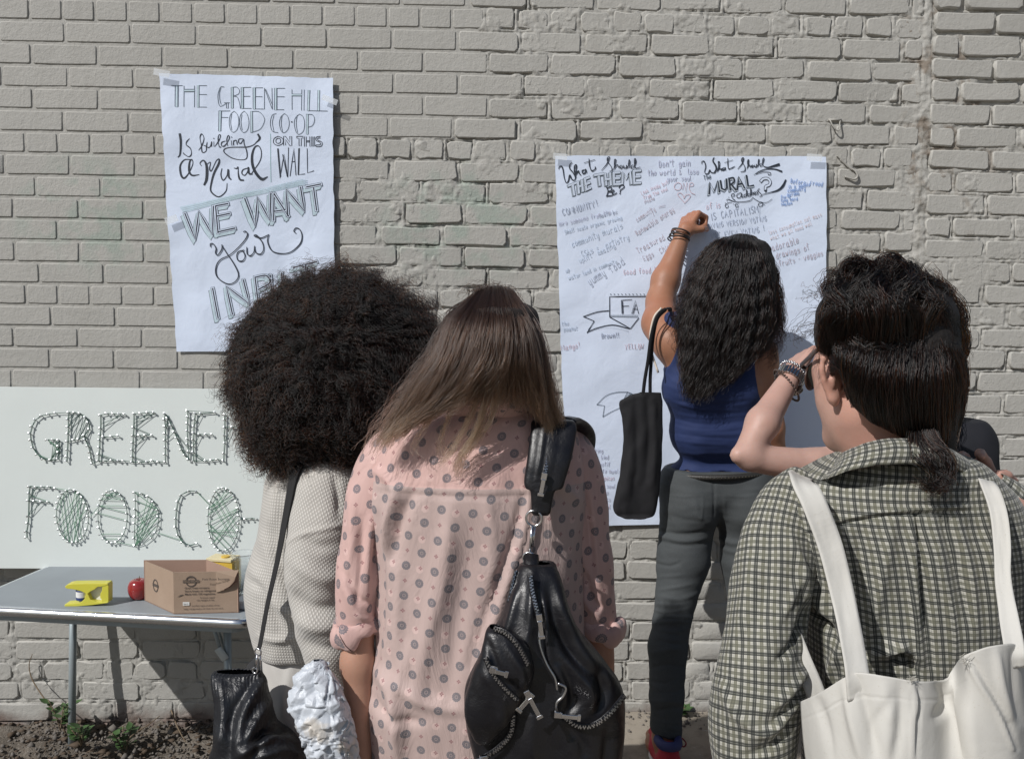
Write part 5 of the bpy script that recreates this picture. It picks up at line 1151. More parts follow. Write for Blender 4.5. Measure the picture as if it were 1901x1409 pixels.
rj = random.Random(8); lj = [('1214,992 1270,1004 1322,996', 5, .005), ('1214,985 1270,992 1320,984', 4, -.005), ('1218,1003 1270,1012 1318,1008', 4, -.004), ('1330,995 1360,1008 1390,1004', 5, .005), ('1330,1012 1360,1024 1392,1020', 5, .004), ('1240,955 1290,968 1320,966', 5, -.003), ('1225,895 1270,912 1320,914', 6, .002), ('1240,918 1270,922 1305,920', 2, .0018), ('1345,920 1380,922 1410,918', 2, .0018), ('1240,918 1243,950 1250,972', 2, .0018), ('1305,920 1304,950 1300,970', 2, .0018), ('1345,920 1346,950 1350,970', 2, .0018), ('1324,880 1326,920 1325,962', 2, -.003), ('1290,930 1300,960 1320,972', 5, .003)]
for y in (1042, 1070, 1095, 1108, 1120, 1131, 1143, 1157, 1170, 1188, 1212, 1238, 1262, 1285, 1300, 1318, 1334, 1348):
    a = rj.uniform(1200, 1230); lj.append((f'{a},{y} {a+35},{y+rj.uniform(-7, 9)} {a+rj.uniform(55, 85)},{y+rj.uniform(-12, 6)}', rj.uniform(2.5, 5), rj.choice((-1, 1, 1))*rj.uniform(.002, .0042)))
build_sdf('jeans', pelvis+jl+jr, .0042, m_jean, pc, .003, cut_j, lj, lambda v: .0016*fbm(v*np.array([1, 1, 2.6]), 16, 2))
m_stitch = simple('jeans_stitching', (.05, .055, .055), .9)
def on_surface_ribbon(name, pxs, Yf, w, mat, par, lift=.0, th=.002, n=40, kind=None, smooth=True, flat=.3, up_=(0, -1, 0)):
    W = np.array([P(x, y, Yf) if np.isscalar(Yf) else P(x, y, Yf(x, y)) for x, y in pxs]); cv = catmull(W, n)
    o = MB().tube(cv, w/2, 8, True, flat, up_).build(name, mat, par, True)
    return o
# belt with studs along the waistband
m_belt = simple('black_studded_belt', (.03, .028, .025), .45, 0, .3, 300, .6, 400, .002); m_stud = simple('belt_stud', (.35, .33, .28), .35, .9)
c0_ = P(1331, 874, 2.55); rb = [(c0_+np.array([.156*math.sin(a), -.105*math.cos(a)+.0, .004*math.sin(2*a)])) for a in np.linspace(0, 2*np.pi, 60)]
MB().tube(np.array(rb), .0085, 8, False, 1.0).build('belt', m_belt, pc, True)
sm = MB()
for a in np.linspace(-1.5, 1.5, 46):
    p = c0_+np.array([.156*math.sin(a)*1.03, -.105*math.cos(a)-.0075*math.cos(a), .004*math.sin(2*a)]); sm.box(p, (.0028, .003, .0028), None)
sm.build('belt_studs', m_stud, pc)['kind'] = 'stuff'
# bra strap along the left armhole, skin coloured elastic
m_elastic = simple('cream_strap', (.68, .60, .52), .6)
cv = catmull(np.array([P(1228, 572, 2.452), P(1214, 590, 2.448), P(1207, 625, 2.45), P(1210, 655, 2.447), P(1222, 692, 2.440)]), 20)
MB().tube(cv, .0036, 6, True, .4, (0, -1, 0)).build('bra_strap', m_elastic, pc, True)
# bracelets: five dark cords wound round the wrist
m_cord = simple('dark_leather_cord', (.025, .018, .016), .5, 0, .3, 200); m_bead = simple('brown_beads', (.16, .07, .04), .4)
ax = (P(1272, 425, 2.81)-P(1256, 470, 2.785)); ax /= np.linalg.norm(ax); u_ = np.cross(ax, [0, 1, 0]); u_ /= np.linalg.norm(u_); v_ = np.cross(ax, u_)
br = empty('bracelets', P(1262, 437, 2.79), 'stack of thin dark cord bracelets on the raised wrist of the writing woman', 'bracelet')
for i, (d, r_, t1, mt) in enumerate(((-.008, .031, .25, m_cord), (-.001, .0305, -.2, m_cord), (.004, .030, .12, m_bead), (.009, .0295, -.12, m_cord), (.013, .029, .05, m_cord), (-.012, .033, .35, m_cord))):
    cc = P(1262, 438, 2.795)+ax*d; ring_ = [cc+(u_*math.cos(a)+v_*math.sin(a))*r_+ax*math.sin(a+i)*t1*.02 for a in np.linspace(0, 2*np.pi, 36)]
    MB().tube(np.array(ring_), .0022, 6, False).build('cord', mt, br, True)
# shoe with a red heel and white letters
m_rsh = simple('red_suede', (.42, .02, .04), .7, 0, .1, 90, .3, 500); m_bsh = simple('blue_mesh', (.035, .04, .13), .7, 0, .15, 200); m_wsole = simple('white_sole', (.62, .60, .56), .6, 0, .08); m_dsh = simple('dark_lining', (.03, .028, .03), .7); m_lace = simple('red_lace', (.25, .03, .04), .8)
def shoe(an, td, name='trainer'):
    td = np.array(td, float)/np.linalg.norm(td); sd = np.array([td[1], -td[0], 0]); base = np.array([an[0], an[1], .03])-td*.045
    def w(f, s_, z): return base+td*f+sd*s_+np.array([0, 0, z])
    g = [('c', w(.0, 0, .045), w(.10, 0, .042), .034, .036, {'k': .02}), ('c', w(.10, 0, .042), w(.20, .005, .036), .036, .030, {'k': .02}), ('c', w(-.002, 0, .03), w(-.004, 0, .078), .033, .029, {'k': .02}), ('c', w(.07, 0, .08), w(.04, 0, .10), .030, .030, {'k': .02})]
    o = build_sdf(name, g, .004, m_rsh, pc, 0, lambda S: setattr(S, 'F', np.maximum(S.F, .044-S.grid()[2]+0*S.grid()[0]+0*S.grid()[1])))
    build_sdf('sole', [('c', w(-.005, 0, .022), w(.10, 0, .022), .037, .038, {'k': .01}), ('c', w(.10, 0, .022), w(.205, .005, .022), .038, .031, {'k': .01})], .004, m_wsole, o, 0, lambda S: setattr(S, 'F', np.maximum(np.maximum(S.F, S.grid()[2]-.050), .0305-S.grid()[2])+0*S.F))
    cv = catmull(np.array([w(.02, .030, .108), w(-.022, .022, .110), w(-.036, 0, .112), w(-.022, -.022, .110), w(.02, -.030, .108)]), 22); MB().tube(cv, .0125, 8, True, 1.2, (0, 0, 1)).build('collar', m_bsh, o, True)
    cv = catmull(np.array([w(.045, .034, .10), w(.05, .050, .095), w(.035, .058, .088), (w(.03, .050, .080)), w(.045, .038, .085)]), 24); MB().tube(cv, .0022, 6).build('lace', m_lace, o, True)
    q0, q1 = w(-.0395, -.020, 0), w(-.0395, .020, 0)
    text3('NIKE', q0, q1, .16, .072, .0115, m_dsh, o, 'heel_letters', .0035, .0003)
    return o
shoe(anL, (.02, 1, 0)); shoe(anR, (.25, 1, 0))
# long dark wavy hair
hC = hair_mat('dark_wavy_hair', .985, .4, .30)
m_hbase = simple('hair_underlayer', (.012, .010, .010), .75, 0, .3, 120, .6, 200, .004)
hair_cap('hair_cap', hdC, .05, -.15, .96, m_hbase, pc)
rowsH = [(443, 1345, 1395, 2.48, .035), (449, 1330, 1410, 2.48, .06), (460, 1315, 1422, 2.48, .078), (490, 1298, 1436, 2.49, .098), (540, 1284, 1440, 2.49, .105), (590, 1278, 1440, 2.485, .10), (635, 1275, 1428, 2.47, .085), (665, 1274, 1395, 2.458, .07), (700, 1278, 1358, 2.45, .055), (722, 1295, 1340, 2.445, .03), (728, 1310, 1320, 2.445, .01)]
cloth('hair', garment(rowsH, 90, 90, fold=lambda v, uv: .006*fbm(v*np.array([3, 3, 1]), 16, 3)), m_hbase, pc, 0)
hb_ = [o for o in pc.children if o.name.startswith('hair')][-1]
crown = P(1372, 436, 2.47)
def G(*pts): return [P(*q) for q in pts]
gC = [G((1356, 446, 2.50), (1335, 455, 2.44), (1300, 500, 2.44), (1280, 560, 2.44), (1268, 620, 2.43), (1272, 690, 2.42)),
      G((1360, 443, 2.48), (1345, 460, 2.41), (1318, 520, 2.39), (1300, 590, 2.39), (1285, 660, 2.39), (1268, 735, 2.39)),
      G((1366, 441, 2.46), (1355, 465, 2.39), (1340, 530, 2.37), (1325, 600, 2.37), (1305, 680, 2.38), (1290, 745, 2.39)),
      G((1374, 440, 2.46), (1370, 468, 2.39), (1365, 540, 2.37), (1352, 610, 2.37), (1338, 680, 2.38), (1312, 735, 2.39)),
      G((1384, 441, 2.46), (1390, 470, 2.39), (1392, 540, 2.37), (1385, 610, 2.37), (1372, 670, 2.38), (1345, 715, 2.39)),
      G((1394, 443, 2.48), (1410, 475, 2.41), (1422, 540, 2.40), (1420, 600, 2.40), (1402, 650, 2.40), (1372, 685, 2.41)),
      G((1402, 446, 2.50), (1424, 480, 2.45), (1440, 540, 2.45), (1445, 590, 2.45), (1434, 622, 2.44), (1414, 655, 2.44))]
S1 = hair_sheet(gC, 6500, 36, 11, .024, .006, .024, 60, .0036, .046, .008, .5, P(1360, 560, 2.56))
hair_curves('strands', S1, hC, hb_, .00055, .00022)
S2 = hair_sheet([gC[0], G((1385, 445, 2.5), (1330, 450, 2.46), (1286, 500, 2.46), (1262, 560, 2.45), (1246, 600, 2.44), (1250, 640, 2.43)), G((1385, 445, 2.5), (1330, 450, 2.46), (1290, 505, 2.46), (1272, 560, 2.45), (1262, 590, 2.44), (1258, 630, 2.43))], 120, 30, 12, .01, .008, .02, 12, .008, .045, .006, .4, P(1360, 560, 2.56))
S3 = hair_sheet([gC[-1], G((1382, 438, 2.5), (1432, 480, 2.47), (1452, 545, 2.47), (1456, 610, 2.46), (1448, 650, 2.45), (1432, 690, 2.44))], 120, 30, 13, .01, .006, .012, 12, .007, .045, .005, .4, P(1360, 560, 2.56))
hair_curves('flyaway_strands', np.concatenate([S2, S3]), hC, hb_, .0004, .0002)
# black tote on her left shoulder
m_blk = simple('black_canvas', (.008, .008, .010), .85, 0, .3, 60, .5, 700, .0008)
tc = empty('tote_bag', P(1185, 960, 2.44), 'black fabric tote hanging from the writing woman\'s left shoulder', 'tote bag')
rows = [(729, 1188, 1226, 2.44, .012), (738, 1166, 1228, 2.44, .012), (750, 1150, 1230, 2.44, .012), (790, 1157, 1230, 2.44, .015), (850, 1154, 1230, 2.44, .018), (900, 1147, 1226, 2.44, .020), (940, 1139, 1219, 2.44, .019), (955, 1146, 1214, 2.44, .016), (961, 1162, 1200, 2.44, .02), (963, 1175, 1190, 2.44, .006)]
cloth('bag_body', garment(rows, 120, 130, e=3.0, lines=[('1190,740 1196,800 1185,870', 9, .006), ('1210,745 1215,830 1208,920', 8, .006), ('1165,770 1172,850 1160,920', 9, .005), ('1200,745 1204,830 1196,900', 7, -.006), ('1180,760 1184,850 1172,930', 7, -.005)], fold=lambda v, uv: .005*fbm(v*np.array([1, 1, .5]), 22, 3)), m_blk, tc, .0015)
for pts in (((1236, 574, 2.445), (1222, 585, 2.43), (1210, 620, 2.43), (1203, 670, 2.43), (1197, 705, 2.43), (1193, 740, 2.43)), ((1236, 574, 2.47), (1220, 592, 2.44), (1212, 630, 2.44), (1209, 670, 2.44), (1207, 705, 2.44), (1207, 742, 2.44))):
    MB().tube(catmull(np.array([P(*q) for q in pts]), 30), .0056, 8, True, .28, (0, -1, 0)).build('handle', m_blk, tc, True)
MB().tube(catmull(np.array([P(1236, 574, 2.445), P(1243, 572, 2.49), P(1243, 585, 2.54), P(1236, 640, 2.58)]), 16), .0068, 8, True, .3, (0, 0, 1)).build('handle', m_blk, tc, True)

P = P_plain
# ================================================================== shared lower bodies
def trousers(name, hips, ankles, mat, par, r=(.10, .085, .06, .05), zc=None):
    (hl, hr), (al, ar) = hips, ankles; hl, hr, al, ar = [np.array(q, float) for q in (hl, hr, al, ar)]; pr = [('c', hl+[0, 0, .05], hr+[0, 0, .05], r[0], r[0], {'k': .05})]
    for h_, a_ in ((hl, al), (hr, ar)):
        k_ = (h_+a_)/2+np.array([0, .02, .01]); pr += [('c', h_, k_, r[1], r[2], {'k': .04}), ('c', k_, a_+[0, 0, .03], r[2], r[3], {'k': .02})]
    return build_sdf(name, pr, .009, mat, par, 0, None, (), lambda v: .003*fbm(v*np.array([1, 1, 2]), 12, 2))
def plain_shoes(ankles, td, mat, par):
    for a in ankles:
        a = np.array(a, float); td_ = np.array(td, float)/np.linalg.norm(td); z = a[2]-.075
        build_sdf('shoe', [('c', a+[0, 0, -.045]-td_*.02, a+td_*.10+[0, 0, -.05], .034, .036, {'k': .02}), ('c', a+td_*.10+[0, 0, -.05], a+td_*.17+[0, 0, -.055], .036, .030, {'k': .02}), ('c', a, a+[0, 0, -.04], .036, .036, {'k': .02})], .006, mat, par)
def slider_pull(px, py, Yd, ang, L, mat, par, name='zip_slider'):
    b = P(px, py, Yd); a = math.radians(ang); d = np.array([math.cos(a), 0, -math.sin(a)]); R = np.array([[d[0], 0, -d[2]], [0, 1, 0], [d[2], 0, d[0]]])
    m = MB().box(b, (.012, .006, .009), R); m.box(b+d*(L*.55)+[0, -.004, 0], (L*.8, .002, .0065), R); m.box(b+d*(L*.98)+[0, -.004, 0], (.005, .0028, .010), R); return m.build(name, mat, par, False, .0006)
def zipper(name, pts, mat_teeth, mat_tape, par, w=.0065, step=.0023, tape=True):
    w *= .50
    """pts (px, py, Y): metal teeth on a tape"""
    W = np.array([P(*q) for q in pts]); cv = catmull(W, max(24, len(pts)*12)); L = np.concatenate([[0], np.cumsum(np.linalg.norm(np.diff(cv, axis=0), axis=1))]); n = int(L[-1]/step); m = MB(); t, U, V = frames(cv, (0, -1, 0))
    if tape: MB().tube(cv, w*1.15, 8, True, .22, (0, -1, 0)).build('zip_tape', mat_tape, par, True)
    for i in range(n):
        s_ = (i+.5)*step; j = min(np.searchsorted(L, s_), len(cv)-1); p = cv[j]+U[j]*.0018; side = V[j]*(w*.28*(1 if i % 2 else -1)); R = np.stack([t[j], U[j], V[j]], 1)
        m.box(p+side, (step*.75, .0022, w*.72), R)
    o = m.build(name, mat_teeth, par); o['kind'] = 'stuff'; return o
m_teeth = simple('nickel_zip_teeth', (.55, .55, .56), .3, 1.0, .1, 200); m_nickel = simple('nickel_hardware', (.72, .72, .73), .18, 1.0, .05, 60, .02)
# ================================================================== WOMAN WITH THE AFRO
m_skinA = skin('brown_skin', (.25, .13, .08))
YA = 1.76
pA = empty('person', P(580, 1400, 1.8)*[1, 1, 0]+[0, 0, -.04], 'woman with a huge dark afro and off-white knit sweater, leftmost of the group', 'person')
cA = P(612, 688, 1.76)
shA, shA2 = P(612, 905, 1.70), P(548, 912, 1.84); elA = P(598, 1130, 1.67); wrA = P(640, 1330, 1.72)
hipsA = (P(540, 1330, 1.84), P(610, 1330, 1.80)); anA = (np.array([hipsA[0][0], 1.86, .05]), np.array([hipsA[1][0]+.02, 1.80, .05]))
bodA = head_prims(cA+[0, .01, -.02], .35, -.25)+[('c', cA+[0, -.01, -.06], P(570, 880, 1.78), .05, .052, {'k': .03}), ('c', P(570, 900, 1.78), P(575, 1100, 1.78), .078, .085, {'k': .04, 'flat': .8}), ('c', P(575, 1100, 1.78), P(575, 1330, 1.8), .085, .09, {'k': .05, 'flat': .85}), ('c', shA, shA2, .05, .05, {'k': .04})]
bodA += arm_prims(shA, elA, wrA, .043, .033, .034, .022)+hand_prims(wrA, [.2, .8, -.3], [-.2, -.3, -1], .95, (.8, .8, .9, .9), 1)
bodA += arm_prims(shA2, P(530, 1100, 1.92), P(560, 1170, 2.10), .036, .03, .032, .022)+hand_prims(P(560, 1170, 2.10), [.3, .8, .1], [0, 0, -1], .95, (.4, .4, .5, .5), -1)
bodA += leg_prims(hipsA[0], (hipsA[0]+anA[0])/2, anA[0], (0, 1, 0), .08, .05, .05, .034)+leg_prims(hipsA[1], (hipsA[1]+anA[1])/2, anA[1], (.1, 1, 0), .08, .05, .05, .034)
build_sdf('body', bodA, .0065, m_skinA, pA)
def knit(name, rib=1.0, ang=0.0):
    n = N(name); uv = n.co('UV'); m = n.mapping(uv, (1, 1, 1), (0, 0, ang)); x, y, z = n.sep(m)[:3]
    sx = n.math('SINE', n.math('MULTIPLY', x, 2*math.pi/.0052)); sy = n.math('SINE', n.math('ADD', n.math('MULTIPLY', y, 2*math.pi/.0058), n.math('MULTIPLY', sx, .8)))
    h = n.math('MULTIPLY', n.math('ADD', sx, 1.0), n.math('ADD', sy, 1.25)); h = n.math('MULTIPLY', h, .25)
    big = n.noise(12, 3, .6, n.co('Object')); c = n.mix(n.ramp(h, [(.0, 0.), (.7, 1.)]), (.36, .345, .315), (.60, .58, .545)); c = n.mix(n.math('MULTIPLY', big, .3), c, (.50, .475, .44))
    nb = n.bump(h, .55, .0016); nb = n.bump(n.noise(700, 3, .6, n.co('Object')), .4, .0008, nb)
    return n.fin(c, .95, nb, Sheen_Weight=.3)
m_knit = knit('off_white_knit'); m_knit2 = knit('off_white_knit_diagonal', 1, .6)
n_ = N('thin_white_cotton'); m_cot = n_.fin(n_.mix(n_.noise(15, 3, .6), (.50, .48, .45), (.58, .565, .54)), .9, n_.bump(n_.noise(800, 3, .6), .2, .0005))
rows = [(850, 560, 620, 1.79, .05), (862, 515, 650, 1.79, .08), (885, 494, 665, 1.79, .10), (940, 487, 665, 1.79, .115), (1000, 478, 660, 1.79, .12), (1066, 462, 655, 1.79, .125), (1123, 465, 650, 1.79, .125), (1170, 474, 650, 1.79, .12), (1190, 480, 650, 1.79, .118), (1198, 484, 648, 1.79, .11)]
cloth('sweater', garment(rows, 140, 170, e=2.2, lines=[('470,1060 500,1110 545,1140 560,1150', 14, .012), ('465,1075 490,1100 520,1165', 9, -.012), ('495,1010 515,1060 535,1120', 14, .010), ('480,1180 515,1188 550,1182', 7, .007), ('500,980 520,1050 540,1090', 10, -.008), ('520,890 510,930 505,980', 10, .005)], fold=lambda v, uv: .006*fbm(v, 9, 3)), m_knit, pA, .003)
cloth('sleeve', sleeve([(560, 885, 1.84), (545, 930, 1.86), (535, 1010, 1.89), (532, 1095, 1.92), (545, 1140, 2.0), (556, 1162, 2.06)], [.04, .055, .055, .05, .045, .035], 60, 60), m_knit2, pA, .002)
cloth('undershirt', garment([(1175, 492, 640, 1.79, .10), (1220, 492, 645, 1.79, .105), (1280, 500, 650, 1.79, .11), (1320, 508, 650, 1.79, .112), (1338, 514, 650, 1.79, .11)], 90, 60, lines=[('500,1215 520,1270 530,1330', 9, .004), ('545,1210 535,1270 520,1330', 9, .005)], fold=lambda v, uv: .003*fbm(v, 12, 2)), m_cot, pA, .001)
cloth('sleeve', sleeve([(622, 872, 1.71), (612, 905, 1.69), (602, 965, 1.67), (594, 1050, 1.66), (598, 1130, 1.66), (612, 1200, 1.67), (626, 1262, 1.69)], [.042, .064, .069, .064, .061, .055, .046], 110, 170, lines=[('520,1012 560,992 600,982 642,972', 5, .0035), ('545,1040 590,1070 640,1075', 16, .010), ('540,1100 580,1130 630,1130', 14, -.010), ('550,1150 590,1165 630,1160', 14, .009), ('560,1190 600,1205 640,1200', 12, -.007), ('620,880 628,920 630,960', 7, -.006), ('560,1000 590,1015 630,1010', 12, -.006)], fold=lambda v, uv: .006*fbm(v, 13, 2)), m_knit2, pA, .003)
m_dark = simple('black_trousers', (.018, .018, .02), .8, 0, .2, 30, .3, 300)
trousers('trousers', hipsA, anA, m_dark, pA, (.108, .09, .06, .05)); plain_shoes(anA, (0, 1, 0), simple('black_shoe', (.02, .02, .02), .5), pA)
# afro: thousands of tight coils in a shell round a dark core
hA = hair_mat('black_coily_hair', .985, .5, .5, rnd=.3)
ang_r = {0: 214, 30: 226, 55: 216, 90: 186, 125: 184, 155: 184, 180: 186, 205: 178, 228: 198, 250: 204, 270: 178, 300: 190, 330: 205, 360: 214}
ak = np.radians(list(ang_r)); av = np.array(list(ang_r.values()))*1.76/1650
def Rimg(a): return np.interp(np.mod(a, 2*np.pi), ak, av)
def afro_pt(d): # d unit (x, y, z)
    a = np.arctan2(d[..., 2], d[..., 0]); ri = Rimg(a); cf = np.hypot(d[..., 0], d[..., 2]); dp = .175; return 1/np.sqrt((cf/ri)**2+(d[..., 1]/dp)**2)
hcA = P(613, 690, 1.74)
ths = np.linspace(0, np.pi, 60)[:, None]; phs = np.linspace(0, 2*np.pi, 91)[None]; D = np.stack([np.sin(ths)*np.cos(phs), np.cos(ths)+0*phs, np.sin(ths)*np.sin(phs)], -1)
V = hcA+D*(afro_pt(D)*(.82+.05*fbm(D, 5, 3)))[..., None]
base = mesh('hair', V.reshape(-1, 3), grid_faces(60, 91), m_hbase, pA, True)
def coils(n, k, rmin, rmax, rad, pitch, seed, frz=.0, sel=None):
    r = np.random.default_rng(seed); d = r.normal(size=(n, 3)); d[:, 1] = -np.abs(d[:, 1])*.9+d[:, 1]*.35; d /= np.linalg.norm(d, axis=1)[:, None]
    if sel is not None: d = sel(r, n)
    R0 = afro_pt(d)*(1+.06*vnoise(d, 6)+.035*vnoise(d, 14, 7.)); a = R0*rmin; b = R0*(rmax+r.uniform(-.09, .05, n)); t = np.linspace(0, 1, k)[None]
    ax1 = np.cross(d, r.normal(size=(n, 3))); ax1 /= np.linalg.norm(ax1, axis=1)[:, None]; ax2 = np.cross(d, ax1)
    L = (b-a); rr = rad*r.lognormal(0, .35, n)[:, None]; ph = r.uniform(0, 6.28, n)[:, None]+t*(L/pitch*2*np.pi)[:, None]*r.uniform(.7, 1.4, n)[:, None]
    S = hcA+d[:, None]*(a[:, None]+L[:, None]*t)[..., None]+ax1[:, None]*(np.cos(ph)*rr)[..., None]+ax2[:, None]*(np.sin(ph)*rr)[..., None]
    q = S*1.0; S = S+np.stack([vnoise(q, 28, 5.), vnoise(q, 28, 55.), vnoise(q, 28, 95.)], -1)*(.011*t[..., None]); S[..., 2] -= (.018*t**2)*(np.abs(d[:, 0:1])+.3)
    return S
def rim(r, n):
    a = r.uniform(0, 2*np.pi, n); y = r.normal(0, .28, n); d = np.stack([np.cos(a), y, np.sin(a)], -1); return d/np.linalg.norm(d, axis=1)[:, None]
hair_curves('coils', coils(11000, 26, .74, 1.0, .0035, .011, 1), hA, base, .0005, .0003)
hair_curves('edge_coils', coils(3600, 34, .80, 1.045, .0042, .012, 2, sel=rim), hA, base, .00036, .0002)
hair_curves('frizz', coils(1500, 36, .90, 1.13, .0050, .016, 3, sel=rim), hA, base, .00020, .00012)
# handbag strap and slouchy black bag
m_leather = None
def leather(name, col=(.012, .012, .014), r=.42, bs=.35):
    n = N(name); pos = n.n('NewGeometry').outputs['Position']; v = n.n('TexVoronoi'); n.l(pos, v.inputs['Vector']); v.inputs['Scale'].default_value = 420
    nb = n.bump(n.noise(26, 4, .6, pos, 1.0), bs, .006); nb = n.bump(v.outputs['Distance'], .25, .0005, nb); nb = n.bump(n.noise(110, 4, .6, pos, .8), .35, .0014, nb)
    return n.fin(n.mix(n.noise(18, 4, .6, pos), tuple(x*.7 for x in col), tuple(x*1.5 for x in col)), n.ramp(n.noise(35, 4, .6, pos), [(.3, r*.8), (.75, r*1.5)]), nb, Specular_IOR_Level=.5)
m_leather = leather('black_leather', (.006, .006, .008), .36, .3); m_leather2 = leather('black_ribbed_leather', (.010, .011, .014), .36, .7)
hbA = empty('handbag', P(480, 1420, 1.62), 'slouchy black leather handbag on a long strap at the sweater woman\'s left hip', 'handbag')
rows = [(1246, 402, 484, 1.63, .012), (1252, 394, 486, 1.63, .022), (1280, 398, 494, 1.62, .035), (1320, 399, 506, 1.61, .045), (1350, 400, 515, 1.60, .055), (1378, 398, 548, 1.60, .062), (1405, 392, 572, 1.60, .068), (1440, 390, 585, 1.60, .07), (1490, 400, 580, 1.60, .06), (1520, 430, 550, 1.60, .03)]
cloth('bag_body', garment(rows, 120, 140, e=2.5, lines=[('490,1260 455,1320 440,1400', 9, .010), ('470,1260 430,1330 425,1409', 8, -.008), ('500,1300 470,1350 450,1409', 8, .009), ('450,1400 500,1372 550,1385', 9, .011), ('455,1385 500,1358 530,1362', 7, -.010), ('470,1409 520,1395 565,1405', 8, .009), ('410,1270 415,1330 405,1400', 8, .005), ('505,1330 480,1380 470,1420', 7, -.008)], fold=lambda v, uv: .0006*np.sin(uv[:, 0]*2*np.pi/.0065+6*vnoise(v, 9))+.003*fbm(v, 22, 2)), m_leather2, hbA, .0015)
cv = catmull(np.array([P(*q) for q in ((600, 868, 1.80), (580, 860, 1.71), (556, 866, 1.67), (545, 885, 1.655), (532, 950, 1.645), (515, 1040, 1.63), (497, 1120, 1.625), (484, 1190, 1.62), (480, 1205, 1.62))]), 50)
MB().tube(cv, np.interp(np.linspace(0, 1, 50), [0, .4, .65, 1], [.0145, .0125, .0075, .006]), 8, True, .2, (0, -1, 0)).build('strap', simple('black_webbing', (.014, .014, .015), .8, 0, .2, 300), hbA, True)
def torus(c, R_, r_, axis, n=28):
    ax = np.array(axis, float)/np.linalg.norm(axis); u = np.cross(ax, [0, 0, 1.]); u = u/np.linalg.norm(u) if np.linalg.norm(u) > .1 else np.array([1., 0, 0]); v = np.cross(ax, u)
    return np.array([np.array(c)+(u*math.cos(a)+v*math.sin(a))*R_ for a in np.linspace(0, 2*np.pi, n)])
hwm = MB(); hwm.tube(torus(P(479, 1210, 1.615), .0065, .0018, (.3, 1, 0)), .0016, 6, False); hwm.tube([P(478, 1214, 1.61), P(474, 1240, 1.61)], .0022, 6); hwm.tube([P(484, 1214, 1.615), P(482, 1244, 1.615)], .0018, 6); hwm.tube(torus(P(473, 1244, 1.61), .005, .0015, (.3, 1, 0)), .0016, 6, False)
hwm.build('clasp', m_nickel, hbA, True)['kind'] = 'stuff'
# ================================================================== WOMAN IN THE PINK SHIRT
YB = 1.55
m_skinB = skin('light_brown_skin', (.42, .235, .165))
pB = empty('person', P(880, 1400, 1.6)*[1, 1, 0]+[0, 0, -.04], 'woman with long brown hair and pink medallion-print shirt, bowing her head in the centre', 'person')
shB, shB2 = P(735, 860, YB), P(1050, 860, YB); elB, wrB = P(667, 1150, 1.53), P(668, 1415, 1.50); elB2, wrB2 = P(1112, 1150, 1.56), P(1122, 1420, 1.56)
cB = P(905, 662, 1.535)
hipsB = (P(830, 1400, 1.58), P(955, 1400, 1.58)); anB = (np.array([hipsB[0][0]-.02, 1.60, .04]), np.array([hipsB[1][0]+.02, 1.60, .04]))
bodB = head_prims(cB+[0, .02, -.012], .08, -.5, .9)+[('c', cB+[0, -.01, -.05], P(888, 775, 1.53), .052, .054, {'k': .03}), ('c', P(775, 835, YB+.01), P(1010, 835, YB+.01), .040, .040, {'k': .04}), ('c', P(800, 850, YB), P(980, 850, YB), .085, .085, {'k': .05}), ('c', P(810, 950, YB), P(960, 950, YB), .09, .09, {'k': .05}), ('c', P(830, 1120, YB), P(945, 1120, YB), .085, .085, {'k': .05}), ('c', P(830, 1380, 1.58), P(955, 1380, 1.58), .10, .10, {'k': .05})]
bodB += [('c', shB, P(690, 1000, 1.54), .036, .031, {'k': .02}), ('c', P(690, 1000, 1.54), elB, .031, .027, {'k': .02}), ('c', elB, P(664, 1230, 1.52), .028, .0275, {'k': .02}), ('c', P(664, 1230, 1.52), wrB, .0275, .021, {'k': .02})]+hand_prims(wrB, [-.35, -.25, -.7], [-.7, -.4, .3], .92, (.9, .9, 1., 1.), 1, (.5, .5))
bodB += [('c', shB2, P(1088, 1000, 1.55), .036, .029, {'k': .02}), ('c', P(1088, 1000, 1.55), elB2, .029, .026, {'k': .02}), ('c', elB2, wrB2, .027, .021, {'k': .02})]+hand_prims(wrB2, [0, .2, -.9], [-1, 0, 0], .92, (.6, .6, .6, .6), 1)
bodB += leg_prims(hipsB[0], (hipsB[0]+anB[0])/2, anB[0], (0, 1, 0), .082)+leg_prims(hipsB[1], (hipsB[1]+anB[1])/2, anB[1], (.1, 1, 0), .082)
build_sdf('body', bodB, .0055, m_skinB, pB)
